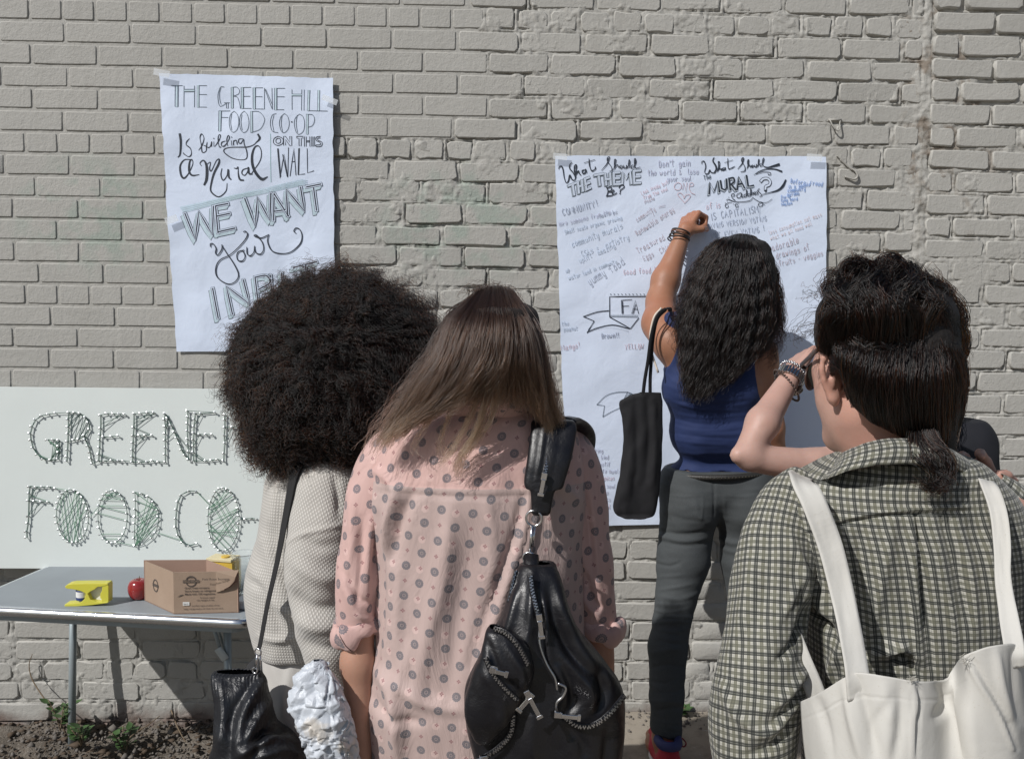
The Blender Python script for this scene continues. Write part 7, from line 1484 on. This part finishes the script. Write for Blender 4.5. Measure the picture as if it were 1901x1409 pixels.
for i in range(0, 63, 1):
    d = cl_[i+1]-cl_[i]; d /= np.linalg.norm(d); o_ = (cl_[i]+cl_[i+1])/2+axE*(.0018 if i % 2 else -.0018); m.tube([o_-d*.0022, o_, o_+d*.0022], [.0012, .0026, .0012], 6)
m.build('links', m_nickel, cb_, True)['kind'] = 'stuff'
bb_ = empty('bead_bracelet', wrE-axE*.02, 'string of small dark beads dangling below the steel watch', 'bracelet')
m_bd = simple('dark_beads', (.06, .035, .025), .35, 0, .3, 200); ico_v = None
cl_ = wrap(wrE-axE*.026, .0285, .022, 38, 1.2); m = MB()
for p in cl_[:-1]: m.tube([p-axE*.0024, p-axE*.0012, p+axE*.0012, p+axE*.0024], [.0008, .0024, .0024, .0008], 7)
m.build('beads', m_bd, bb_, True)['kind'] = 'stuff'
# ================================================================== WOMAN IN THE PLAID SHIRT
YD = 1.30
m_skinD = skin('light_skin', (.52, .315, .25))
pD = empty('person', P(1680, 1400, 1.33)*[1, 1, 0]+[0, 0, .03], 'dark-haired woman in a green and black plaid shirt and sunglasses, nearest at the right', 'person')
cD = P(1640, 672, 1.31); shD, shD2 = P(1465, 955, 1.30), P(1858, 950, 1.30); elD, wrD = P(1410, 1300, 1.22), P(1440, 1480, 1.38)
elD2, wrD2 = P(2030, 1080, 1.36), P(1836, 925, 1.40)
hD = head_prims(cD+[0, 0, -.012], .52, -.12, .97, False)
bodD = hD+[('c', cD+[.0, -.02, -.06], P(1668, 860, 1.31), .054, .058, {'k': .035}), ('c', P(1600, 770, 1.30), P(1660, 880, 1.31), .040, .05, {'k': .03}), ('c', P(1500, 950, 1.31), P(1830, 950, 1.31), .045, .045, {'k': .05}), ('c', P(1580, 1000, 1.31), P(1780, 1000, 1.31), .08, .08, {'k': .05}), ('c', P(1600, 1150, 1.31), P(1770, 1150, 1.31), .08, .08, {'k': .05}), ('c', P(1620, 1420, 1.33), P(1780, 1420, 1.33), .095, .095, {'k': .05})]
bodD += arm_prims(shD, elD, wrD, .040, .032, .032, .021)+hand_prims(wrD, [.3, .5, -.2], [1, 0, 0], .92, (.5, .5, .6, .6), -1)
bodD += arm_prims(shD2, elD2, wrD2, .040, .032, .031, .021)+hand_prims(wrD2, P(1790, 868, 1.37)-wrD2, [-.1, -.9, -.5], 1.0, (.35, .3, .25, .3), 1, (.3, .4), .12)
# extra finger tips that peep over the shoulder are the same hand; the cheek, jaw line and ear of the turned face
bodD += [('e', P(1553, 742, 1.345), (.026, .034, .034), {'k': .03}), ('c', P(1575, 795, 1.325), P(1552, 812, 1.36), .022, .019, {'k': .03}), ('e', P(1540, 690, 1.35), (.022, .03, .03), {'k': .02})]
ear = [P(1552, 668, 1.262), P(1540, 655, 1.262), P(1530, 662, 1.264), P(1526, 684, 1.266), P(1529, 706, 1.270), P(1536, 722, 1.272), P(1542, 736, 1.274), P(1548, 745, 1.276), P(1553, 738, 1.276)]
for a, b in zip(ear[:-1], ear[1:]): bodD.append(('c', a, b, .0050, .0050, {'k': .004}))
bodD += [('e', P(1547, 700, 1.284), (.013, .012, .030), {'k': .010}), ('c', P(1545, 738, 1.274), P(1549, 748, 1.277), .0075, .006, {'k': .006}), ('c', P(1549, 675, 1.268), P(1546, 715, 1.270), .0042, .0036, {'k': .005})]
hipsD = (P(1620, 1430, 1.34), P(1780, 1430, 1.34)); anD = (np.array([hipsD[0][0]-.01, 1.36, .11]), np.array([hipsD[1][0]+.01, 1.36, .11]))
bodD += leg_prims(hipsD[0], (hipsD[0]+anD[0])/2, anD[0], (0, 1, 0), .08)+leg_prims(hipsD[1], (hipsD[1]+anD[1])/2, anD[1], (.1, 1, 0), .08)
build_sdf('body', bodD, .0042, m_skinD, pD)
def plaid(name, yoke=False, rot=0.0, sc=1.0):
    n = N(name); uv = n.co('UV'); pos = n.n('NewGeometry').outputs['Position']; m = n.mapping(uv, (1, 1, 1), (0, 0, rot)); x, y = n.sep(m)[:2]; p_ = .0176*sc
    def stripes(t):
        f = n.math('FRACT', n.math('DIVIDE', t, p_))
        def bd(a, b): return n.math('MULTIPLY', n.math('GREATER_THAN', f, a), n.math('LESS_THAN', f, b))
        blk = n.math('MAXIMUM', bd(.02, .085), n.math('MAXIMUM', bd(.165, .235), bd(.0, .235)) if False else bd(.165, .235)); mid = bd(.0, .30)
        oli = bd(.50, .77); thin = n.math('MAXIMUM', bd(.375, .395), n.math('MAXIMUM', bd(.86, .88), n.math('MAXIMUM', bd(.545, .57), bd(.70, .725))))
        return blk, mid, oli, thin
    c = n.mix(n.noise(200, 2, .6, pos), (.40, .39, .34), (.50, .49, .435))
    bx, mx_, ox, tx = stripes(x); by, my, oy, ty = stripes(y)
    for msk, col, k in ((ox, (.13, .125, .08), .78), (oy, (.12, .12, .085), .76), (mx_, (.035, .04, .035), .66), (my, (.035, .04, .035), .66), (tx, (.05, .055, .05), .5), (ty, (.05, .055, .05), .5), (bx, (.012, .015, .014), .80), (by, (.012, .015, .014), .80)):
        c = n.mix(n.math('MULTIPLY', msk, k), c, col)
    nb = n.bump(n.noise(13, 4, .55, n.mapping(pos, (1, 1, .5)), .8), .25, .010); nb = n.bump(n.noise(900, 2, .6, pos), .25, .0005, nb)
    return n.fin(c, .85, nb, Sheen_Weight=.15)
m_pl = plaid('plaid_cotton'); m_pls = plaid('plaid_cotton_sleeve', False, .12); m_plc = plaid('plaid_cotton_collar', False, .02); m_ply = plaid('plaid_cotton_yoke', False, .10)
rows = [(836, 1592, 1762, 1.31, .062), (842, 1572, 1785, 1.305, .072), (852, 1550, 1808, 1.30, .085), (868, 1518, 1828, 1.30, .096), (888, 1482, 1848, 1.30, .102), (912, 1456, 1870, 1.30, .108), (945, 1444, 1888, 1.30, .112), (1000, 1456, 1896, 1.30, .118), (1100, 1484, 1894, 1.30, .120), (1200, 1500, 1890, 1.30, .122), (1260, 1505, 1890, 1.30, .120), (1330, 1502, 1892, 1.30, .122), (1409, 1500, 1895, 1.31, .128), (1500, 1500, 1900, 1.32, .134), (1590, 1505, 1900, 1.33, .136)]
lnD = [('1478,995 1540,970 1640,950 1740,944 1800,940', 4, .0035), ('1478,1003 1540,978 1640,958 1740,952 1800,948', 4, -0.0042), ('1690,950 1695,1050 1700,1150 1712,1240', 7, 0.0112), ('1702,950 1712,1050 1720,1150 1728,1240', 6, -0.0112), ('1725,950 1745,1050 1765,1150 1775,1220', 7, 0.0098), ('1750,950 1780,1060 1800,1150', 8, -0.0084), ('1660,960 1640,1060 1620,1160 1590,1230', 10, 0.0084), ('1600,975 1590,1070 1575,1160', 12, -0.0070), ('1640,1215 1670,1200 1700,1222', 8, 0.0168), ('1650,1240 1680,1215 1702,1250', 8, -0.0126), ('1600,1240 1640,1205 1690,1190', 9, 0.0098),
       ('1500,1100 1520,1115 1545,1150', 9, 0.0140), ('1500,1130 1530,1155 1550,1190', 9, -0.0140), ('1490,1065 1515,1090 1535,1120', 8, 0.0112), ('1560,1200 1545,1240 1540,1280', 9, 0.0112), ('1770,960 1800,1060 1810,1180', 9, 0.0070), ('1830,960 1840,1080 1845,1180', 9, 0.0070), ('1560,880 1640,868 1740,870', 9, 0.0042), ('1500,960 1530,1010 1545,1080', 10, -0.0056)]
gD_ = garment(rows, 220, 260, e=2.4, lines=lnD, fold=lambda v, uv: .005*fbm(v*np.array([1, 1, .35]), 15, 3)*np.clip(-uv[:, 1]/.15, 0, 1))
cloth('shirt', gD_, m_pl, pD, .001)
cloth('sleeve', sleeve([(1500, 890, 1.31), (1474, 925, 1.30), (1450, 985, 1.285), (1438, 1060, 1.265), (1424, 1150, 1.245), (1412, 1250, 1.225), (1400, 1330, 1.215), (1398, 1409, 1.22), (1410, 1470, 1.26)], [.030, .048, .053, .056, .058, .061, .061, .056, .048], 120, 230, lines=[('1470,1000 1490,1060 1500,1120', 9, .009), ('1490,1060 1470,1110 1450,1150', 8, .006), ('1500,1150 1470,1200 1440,1230', 8, -.008), ('1500,1120 1485,1180 1490,1240', 9, -.010), ('1500,1240 1460,1290 1420,1320', 10, .009), ('1495,1270 1460,1320 1430,1350', 8, -.009), ('1480,1300 1440,1350 1390,1370', 9, .008), ('1475,1330 1440,1380 1390,1400', 8, -.008), ('1340,1270 1370,1330 1420,1360', 9, .008), ('1400,980 1390,1080 1370,1180', 14, .005), ('1430,960 1425,1060 1410,1160', 12, -.004)], fold=lambda v, uv: .005*fbm(v*np.array([1, 1, .5]), 16, 3)), m_pls, pD, .001)
cloth('sleeve', sleeve([(1828, 900, 1.31), (1852, 932, 1.305), (1880, 975, 1.31), (1925, 1020, 1.33), (1985, 1060, 1.355), (2030, 1078, 1.365), (2045, 1060, 1.38), (1990, 1010, 1.41), (1920, 975, 1.43)], [.030, .046, .050, .050, .048, .046, .044, .040, .034], 100, 160, lines=[('1860,940 1890,990 1920,1010', 8, .007), ('1870,930 1900,960 1940,1000', 7, -.006)], fold=lambda v, uv: .004*fbm(v, 18, 2)), m_pls, pD, .001)
# folded collar standing at the back of the neck
cv0 = [P(1556, 852, 1.275), P(1572, 838, 1.235), P(1610, 822, 1.215), P(1665, 815, 1.208), (P(1720, 820, 1.215)), P(1768, 835, 1.24), P(1795, 856, 1.28)]
cv1 = [P(1524, 892, 1.255), P(1556, 880, 1.205), P(1605, 868, 1.185), P(1668, 862, 1.180), P(1730, 865, 1.188), P(1785, 876, 1.215), P(1818, 892, 1.26)]
top_ = catmull(np.array(cv0), 60); bot_ = catmull(np.array(cv1), 60); fl = []
for t in np.linspace(0, 1, 14): fl.append(top_*(1-t)+bot_*t+np.array([0, -.010*math.sin(math.pi*t), .004*math.sin(math.pi*t)]))
inn = top_+np.array([0, .012, -.004]); inn2 = inn+np.array([0, .006, -.030]); V = np.stack([inn2, inn]+fl); L = np.concatenate([[0], np.cumsum(np.linalg.norm(np.diff(top_, axis=0), axis=1))])-.16
uv = np.stack([np.broadcast_to(L[None], V.shape[:2]), np.broadcast_to(-np.linspace(0, .06, len(V))[:, None], V.shape[:2])], -1).reshape(-1, 2)
cloth('collar', (V.reshape(-1, 3)+(.0015*fbm(V.reshape(-1, 3), 40, 2))[:, None], grid_faces(len(V), 60), uv), m_plc, pD, .0012)
trousers('trousers', hipsD, anD, simple('navy_trousers', (.02, .025, .04), .85), pD); plain_shoes(anD, (0, 1, 0), simple('brown_shoe', (.09, .05, .03), .5), pD)
# updo
hD_ = hair_mat('near_black_brown_hair', .985, .45, .33, rnd=.3)
m_hbD = simple('dark_hair_underlayer', (.012, .009, .008), .7, 0, .3, 100, .6, 160, .004)
hair_cap('hair_cap', cD+[0, 0, -.008], .40, -.12, .97, m_hbD, pD)
rows = [(502, 1628, 1672, 1.31, .025), (512, 1590, 1705, 1.31, .065), (535, 1560, 1730, 1.31, .088), (575, 1534, 1752, 1.31, .10), (620, 1530, 1762, 1.305, .100), (648, 1536, 1768, 1.30, .097), (672, 1558, 1770, 1.30, .092), (700, 1568, 1770, 1.30, .088), (740, 1588, 1774, 1.30, .088), (780, 1622, 1766, 1.295, .078), (805, 1672, 1760, 1.29, .06), (830, 1705, 1755, 1.28, .04), (866, 1712, 1750, 1.27, .022), (880, 1725, 1745, 1.265, .01)]
cloth('hair', garment(rows, 110, 120, lines=[('1550,632 1620,642 1700,638 1770,650', 16, -.004), ('1560,560 1640,570 1740,560', 16, .008), ('1600,520 1640,540 1700,530', 12, .008), ('1600,660 1605,740 1625,800', 8, -.004), ('1680,640 1720,700 1740,760', 14, .008)], fold=lambda v, uv: .006*fbm(v, 18, 3)), m_hbD, pD, 0); hbD = [o for o in pD.children if o.name.startswith('hair')][-1]
oc = P(1650, 660, 1.34)
low = [G((1566, 690, 1.255), (1556, 668, 1.235), (1552, 645, 1.235), (1562, 622, 1.25)), G((1585, 752, 1.235), (1576, 705, 1.205), (1582, 660, 1.198), (1592, 628, 1.225)), G((1618, 782, 1.225), (1608, 735, 1.195), (1614, 680, 1.187), (1626, 628, 1.215)), G((1660, 802, 1.225), (1652, 755, 1.19), (1650, 690, 1.182), (1662, 628, 1.21)),
       G((1705, 828, 1.23), (1696, 770, 1.195), (1694, 700, 1.182), (1700, 630, 1.21)), G((1745, 852, 1.245), (1745, 780, 1.205), (1742, 700, 1.192), (1732, 636, 1.22)), G((1776, 800, 1.265), (1784, 740, 1.23), (1782, 690, 1.21), (1762, 650, 1.20)), G((1772, 800, 1.30), (1788, 740, 1.28), (1790, 690, 1.27), (1782, 645, 1.26))]
SL = hair_sheet(low, 5200, 22, 41, .010, .003, .006, 60, 0, .05, .003, .15, oc)
# bun: broad loops wound over the upper head
def loops(n, seed):
    r = np.random.default_rng(seed); out = []
    for i in range(34):
        cx, cy = r.uniform(1560, 1745), r.uniform(540, 700); an = r.uniform(-.9, .9)+(0 if cy > 570 else .2); ln = r.uniform(50, 105)
        pts = []
        for t in np.linspace(-1, 1, 6):
            x = cx+math.cos(an)*ln*t; y = cy-math.sin(an)*ln*t-14*(1-t*t)*r.choice((-1, 1))
            sc_ = max(1.0, math.hypot((x-1652)/112, (y-645)/128)); x = 1652+(x-1652)/sc_; y = 645+(y-645)/sc_; rx, ry = (x-1648)/124, (y-648)/150; dd = math.sqrt(max(0, 1-min(.98, rx*rx+ry*ry))); pts.append((x, y, 1.31-.105*dd-.012*(1-t*t)))
        a = [P(*q) for q in pts]; b = [P(q[0]+6*math.sin(an), q[1]+12*math.cos(an), q[2]+.004) for q in pts]; c_ = [P(q[0]-6*math.sin(an), q[1]-12*math.cos(an), q[2]+.004) for q in pts]
        out.append(hair_sheet([b, a, c_], n, 22, seed+i, .006, .003, .005, 12, 0, .05, .0025, .3, oc))
    return np.concatenate(out)
SU = loops(210, 60)
bun_g = []
for i_b, (cx_b, cy_b, r_b) in enumerate(((1592, 512, 30), (1650, 500, 24), (1718, 545, 24), (1555, 575, 22), (1640, 640, 30), (1600, 522, 26), (1640, 508, 22), (1672, 515, 24), (1572, 545, 22), (1705, 532, 20), (1625, 540, 30), (1745, 590, 18), (1762, 690, 14))):
    rr_ = np.random.default_rng(300+i_b)
    for m_b in range(3):
        a0 = rr_.uniform(0, 6.28); e_ = rr_.uniform(.6, 1.1); tl_ = rr_.uniform(-.6, .6)
        ring_b = [(cx_b+r_b*math.cos(a0+q)*1.15, cy_b-r_b*e_*math.sin(a0+q)-tl_*r_b*math.cos(q)*.4, 1.235+.012*math.sin(q)) for q in np.linspace(0, 4.4, 7)]
        bun_g.append(hair_sheet([G(*ring_b), G(*[(x+5, y+4, z+.012) for x, y, z in ring_b])], 110, 22, 310+i_b*3+m_b, .008, .0035, .009, 6, 0, .05, .005, .4, oc))
SU = np.concatenate([SU]+bun_g)
up_g = [G((1530, 655, 1.262), (1530, 590, 1.245), (1556, 545, 1.235), (1600, 515, 1.24)), G((1552, 668, 1.255), (1562, 590, 1.215), (1590, 548, 1.21), (1625, 512, 1.235)), G((1606, 690, 1.225), (1610, 590, 1.19), (1630, 545, 1.20), (1650, 505, 1.24)), G((1655, 700, 1.225), (1664, 590, 1.185), (1662, 545, 1.20), (1665, 505, 1.24)),
        G((1705, 700, 1.228), (1712, 590, 1.20), (1695, 548, 1.21), (1680, 510, 1.245)), G((1752, 690, 1.245), (1750, 590, 1.225), (1728, 550, 1.235), (1698, 515, 1.255)), G((1776, 660, 1.26), (1768, 600, 1.255), (1742, 550, 1.26), (1705, 518, 1.275)), G((1786, 665, 1.30), (1776, 600, 1.29), (1748, 548, 1.29), (1710, 516, 1.29))]
SG = hair_sheet(up_g, 4600, 22, 43, .018, .006, .036, 14, .004, .09, .005, .5, oc)
hair_curves('strands', np.concatenate([SL, SU, SG]), hD_, hbD, .00042, .00022)
# the lock that falls over the collar, and the loose ends
lk = [G((1705, 770, 1.215), (1722, 820, 1.195), (1752, 850, 1.175), (1758, 885, 1.17), (1735, 905, 1.17), (1700, 900, 1.17)), G((1730, 765, 1.22), (1745, 815, 1.20), (1770, 850, 1.18), (1766, 890, 1.175), (1742, 915, 1.17), (1715, 895, 1.17)), G((1690, 790, 1.21), (1690, 830, 1.19), (1705, 858, 1.175), (1735, 880, 1.17), (1745, 895, 1.165), (1728, 908, 1.165))]
SK = hair_sheet(lk, 300, 28, 44, .004, .0045, .022, 7, .0025, .05, .006, .5, oc)
def wisps(gs, n, seed, sp=.003, fz=.004, cl=.006, lv=.4): return np.concatenate([hair_sheet([np.array(g), np.array(g)+[0, .004, .003]], n, 28, seed+i, .003, sp, cl, 4, 0, .05, fz, lv, oc) for i, g in enumerate(gs)])
ws = [G((1600, 530, 1.24), (1592, 500, 1.235), (1586, 482, 1.235), (1596, 478, 1.235), (1612, 500, 1.235)), G((1610, 525, 1.23), (1604, 500, 1.23), (1600, 486, 1.23), (1618, 505, 1.23)), G((1640, 520, 1.23), (1634, 496, 1.225), (1640, 480, 1.225), (1652, 492, 1.225), (1660, 520, 1.23)), G((1645, 520, 1.23), (1640, 500, 1.22), (1646, 486, 1.22), (1656, 500, 1.22)),
      G((1660, 520, 1.23), (1680, 500, 1.23), (1696, 500, 1.23), (1700, 512, 1.23)), G((1665, 525, 1.23), (1690, 508, 1.23), (1710, 515, 1.235)), G((1590, 540, 1.235), (1560, 510, 1.24), (1545, 520, 1.25), (1535, 540, 1.26)), G((1580, 545, 1.24), (1550, 505, 1.25), (1532, 530, 1.26), (1528, 560, 1.27)),
      G((1545, 560, 1.25), (1530, 545, 1.26), (1535, 530, 1.26), (1548, 535, 1.26), (1545, 555, 1.26))]
fine = [G((1540, 580, 1.26), (1505, 580, 1.27), (1480, 605, 1.28), (1472, 630, 1.28), (1466, 634, 1.28)), G((1535, 600, 1.26), (1500, 608, 1.27), (1478, 622, 1.28), (1478, 638, 1.28)), G((1530, 615, 1.26), (1500, 612, 1.27), (1485, 628, 1.28), (1472, 632, 1.28)), G((1530, 630, 1.26), (1505, 622, 1.27), (1484, 630, 1.28)), G((1545, 545, 1.26), (1505, 545, 1.27), (1490, 550, 1.28)), G((1550, 560, 1.26), (1515, 555, 1.27), (1495, 560, 1.28)),
        G((1765, 600, 1.27), (1785, 620, 1.27), (1795, 645, 1.27), (1798, 660, 1.27)), G((1768, 615, 1.27), (1788, 635, 1.27), (1790, 655, 1.27)), G((1770, 640, 1.27), (1792, 645, 1.27), (1800, 658, 1.27))]
SW = wisps(ws, 26, 70, .0045, .009, .010); SX = wisps(fine, 6, 90, .007, .010, .012, .5)
r_ = np.random.default_rng(99); fz = []
for i in range(420):
    a = r_.uniform(-.4, math.pi+.5); x = 1648+math.cos(a)*124; y = 640-math.sin(a)*134; l = r_.uniform(6, 26); b = a+r_.normal(0, .8); fz.append(G((x-4, y+4, 1.28), (x+math.cos(b)*l*.5, y-math.sin(b)*l*.5, 1.28), (x+math.cos(b+.8)*l, y-math.sin(b+.8)*l, 1.28)))
SZ = np.array([catmull(np.array(g), 28) for g in fz])
hair_curves('loose_strands', np.concatenate([SK, SW]), hD_, hbD, .0003, .00015); hair_curves('fine_strands', np.concatenate([SX, SZ]), hD_, hbD, .00022, .00012)
# sunglasses
sg = empty('sunglasses', P(1500, 690, 1.40), 'brown sunglasses with dark lenses on the plaid-shirted woman', 'sunglasses')
m_tort = simple('brown_frame', (.055, .028, .02), .3, 0, .4, 80); n_ = N('dark_lens'); m_lens = n_.fin((.035, .035, .03), .08, None, 0, Specular_IOR_Level=.8)
MB().tube([P(1524, 646, 1.30), P(1512, 654, 1.33), P(1487, 678, 1.385)], .0042, 8, True, .45, (1, 0, 0)).build('temple', m_tort, sg, True)
def lens(cx, cy, Yd, rx, ry, ax_):
    c = P(cx, cy, Yd); ax_ = np.array(ax_, float); ax_ /= np.linalg.norm(ax_); v = [c]; n = 28; rim_ = []
    for k in range(n):
        a = k/n*2*math.pi; rr = 1+.10*math.cos(2*a-.6); p = c+ax_*math.cos(a)*rx*rr+np.array([0, 0, 1])*math.sin(a)*ry*rr; rim_.append(p); v.append(p)
    mesh('lens', v, [(0, 1+k, 1+(k+1) % n) for k in range(n)], m_lens, sg); MB().tube(np.array(rim_+rim_[:1]), .0016, 6, False).build('rim', m_tort, sg, True)
lens(1507, 698, 1.385, .025, .023, (.6, .7, 0)); lens(1540, 690, 1.43, .022, .022, (.9, .45, 0))
MB().tube([P(1487, 678, 1.388), P(1492, 682, 1.392), P(1500, 684, 1.40)], .0035, 6).build('hinge', m_tort, sg, True)
# ================================================================== CREAM CANVAS TOTE
n_ = N('cream_canvas'); pos = n_.n('NewGeometry').outputs['Position']; x, y, z = n_.sep(pos)[:3]
c = n_.mix(n_.noise(9, 4, .6, pos), (.52, .505, .465), (.60, .59, .555)); c = n_.mix(n_.ramp(n_.noise(300, 2, .6, pos), [(.64, 0.), (.74, .35)]), c, (.42, .38, .30))
nb = n_.bump(n_.noise(12, 4, .55, pos, .8), .22, .01); nb = n_.bump(n_.noise(900, 2, .6, pos), .35, .0006, nb)
m_canvas = n_.fin(c, .9, nb); m_seam = simple('canvas_seam_thread', (.50, .48, .43), .9, 0, .1, 300, .5, 900)
tt = empty('tote_bag', P(1700, 1640, 1.12), 'big cream canvas tote with frayed seams on the plaid-shirted woman\'s back', 'tote bag')
top = [(1487, 1302, 1.15), (1508, 1292, 1.115), (1535, 1277, 1.09), (1566, 1258, 1.075), (1592, 1249, 1.062), (1640, 1254, 1.052), (1692, 1263, 1.050), (1728, 1264, 1.062), (1748, 1262, 1.085), (1762, 1250, 1.092), (1778, 1232, 1.085), (1792, 1216, 1.055), (1826, 1203, 1.045), (1862, 1196, 1.050), (1886, 1198, 1.070), (1902, 1235, 1.10), (1914, 1262, 1.135),
       (1900, 1240, 1.165), (1868, 1222, 1.175), (1800, 1232, 1.178), (1720, 1275, 1.178), (1640, 1280, 1.178), (1560, 1285, 1.178), (1510, 1300, 1.172)]
bot = [(1548, 1640, 1.14), (1556, 1650, 1.11), (1575, 1655, 1.08), (1600, 1658, 1.06), (1625, 1660, 1.04), (1660, 1662, 1.03), (1700, 1664, 1.02), (1730, 1664, 1.02), (1755, 1662, 1.02), (1775, 1660, 1.02), (1800, 1658, 1.025), (1830, 1655, 1.03), (1860, 1650, 1.035), (1885, 1645, 1.04), (1905, 1640, 1.06), (1915, 1630, 1.09), (1918, 1625, 1.12),
       (1905, 1625, 1.155), (1868, 1625, 1.17), (1800, 1625, 1.175), (1720, 1625, 1.175), (1640, 1625, 1.175), (1580, 1625, 1.172), (1556, 1630, 1.16)]
Tw = catmull(np.array([P(*q) for q in top+top[:1]]), 200); Bw = catmull(np.array([P(*q) for q in bot+bot[:1]]), 200); ts = np.linspace(0, 1, 130)[:, None, None]
V = Tw[None]*(1-ts)+Bw[None]*ts; cen_ = V.mean(1, keepdims=True); V = V+(V-cen_)*(.05*np.sin(np.pi*ts**.8))
q_ = grid_faces(130, 200); v = V.reshape(-1, 3); nn = vnormals(v, q_)
if np.einsum('ij,ij->i', v-v.mean(0), nn).sum() < 0: nn = -nn; q_ = q_[:, ::-1]
v = v+nn*(.003*fbm(v*np.array([1, 1, .5]), 11, 3))[:, None]
v = creases(v, nn, [('1566,1262 1580,1330 1600,1409', 9, .006), ('1590,1256 1612,1330 1625,1409', 10, -.007), ('1640,1262 1650,1330 1645,1409', 14, .005), ('1655,1290 1625,1350 1640,1409', 8, -.003), ('1672,1270 1672,1340 1660,1409', 8, -.004), ('1693,1262 1700,1300 1695,1350 1694,1409', 3.5, .004), ('1701,1266 1708,1300 1703,1350 1702,1409', 3, -.004), ('1745,1268 1760,1300 1740,1330', 10, -.010), ('1700,1298 1745,1298 1775,1280 1795,1260', 2, -.0012), ('1490,1335 1530,1318 1570,1298 1640,1294 1692,1300', 1.6, -.0012), ('1760,1262 1790,1330 1800,1409', 16, .008), ('1792,1222 1822,1275 1850,1320 1880,1390', 4, .005), ('1800,1215 1836,1275 1866,1325 1890,1390', 4, -.004), ('1850,1210 1858,1270 1875,1330', 8, .006), ('1880,1210 1885,1280 1895,1340', 7, -.005), ('1520,1300 1535,1350 1545,1409', 8, -.005)])
cloth('bag_body', (v, q_, np.zeros((len(v), 2))), m_canvas, tt, .0012)
def seam(px, Yf, r_=.0011, name='seam', mat=None):
    W = np.array([P(x, y, Yf) for x, y in px]); MB().tube(catmull(W, 40), r_, 6).build(name, mat or m_canvas, tt, True)
# frayed thread ends at the top of the seams
fm = MB(); r_ = np.random.default_rng(5)
for (x0_, y0_, n) in ((1692, 1262, 14), (1790, 1222, 12), (1795, 1232, 8)):
    for i in range(n):
        a = P(x0_+r_.uniform(-7, 7), y0_+r_.uniform(-3, 5), 1.045); fm.tube([a, a+[r_.uniform(-.004, .004), -.002, r_.uniform(.001, .006)], a+[r_.uniform(-.008, .008), -.003, r_.uniform(-.002, .008)]], .00025, 4)
fm.build('frayed_threads', m_seam, tt)['kind'] = 'stuff'
def strap(pts, w, flatax=(0, -1, 0), n=60, th=.0016):
    cv = catmull(np.array([P(x, y, Yd) for x, y, Yd in pts]), n); t = np.gradient(cv, axis=0); t /= np.linalg.norm(t, axis=1)[:, None]; ww = np.interp(np.linspace(0, 1, n), np.linspace(0, 1, len(w)), w)
    nz = np.array([np.interp(np.linspace(0, 1, n), np.linspace(0, 1, len(flatax)), [f[i] for f in flatax]) for i in range(3)]).T if isinstance(flatax[0], (tuple, list)) else np.tile(np.array(flatax, float), (n, 1))
    sd = np.cross(t, nz); sd /= np.linalg.norm(sd, axis=1)[:, None]; nz = np.cross(sd, t); V = []
    for k in np.linspace(-1, 1, 9): V.append(cv+sd*(ww/2*k)[:, None]-nz*(.0006*math.cos(k*3))+nz*(.0012*vnoise(cv*1.0+k, 30))[:, None])
    v = np.stack(V, 1).reshape(-1, 3); cloth('strap', (v, grid_faces(n, 9), np.zeros((len(v), 2))), m_canvas, tt, th)
strap([(1560, 900, 1.42), (1515, 885, 1.36), (1488, 882, 1.275), (1490, 893, 1.20), (1512, 935, 1.17), (1540, 1010, 1.155), (1562, 1095, 1.135), (1580, 1180, 1.10), (1592, 1252, 1.066), (1596, 1300, 1.062)], [.032, .033, .034, .034, .034, .0325, .031, .0305, .030], [(0, -.2, 1), (0, -.5, .85), (0, -1, .4), (0, -1, .1), (0, -1, 0), (0, -1, 0)])
strap([(1790, 905, 1.42), (1812, 890, 1.36), (1822, 884, 1.275), (1834, 896, 1.205), (1852, 945, 1.175), (1860, 1010, 1.155), (1862, 1075, 1.135), (1872, 1140, 1.10), (1884, 1205, 1.062), (1888, 1240, 1.060)], [.028, .027, .024, .022, .021, .019, .021, .024, .025], [(0, -.2, 1), (0, -.5, .85), (-.2, -1, .4), (-.5, -1, .1), (-.5, -1, 0), (0, -1, 0)])
strap([(1470, 1180, 1.21), (1488, 1225, 1.195), (1508, 1270, 1.185), (1525, 1315, 1.18)], [.028, .027, .027, .026])
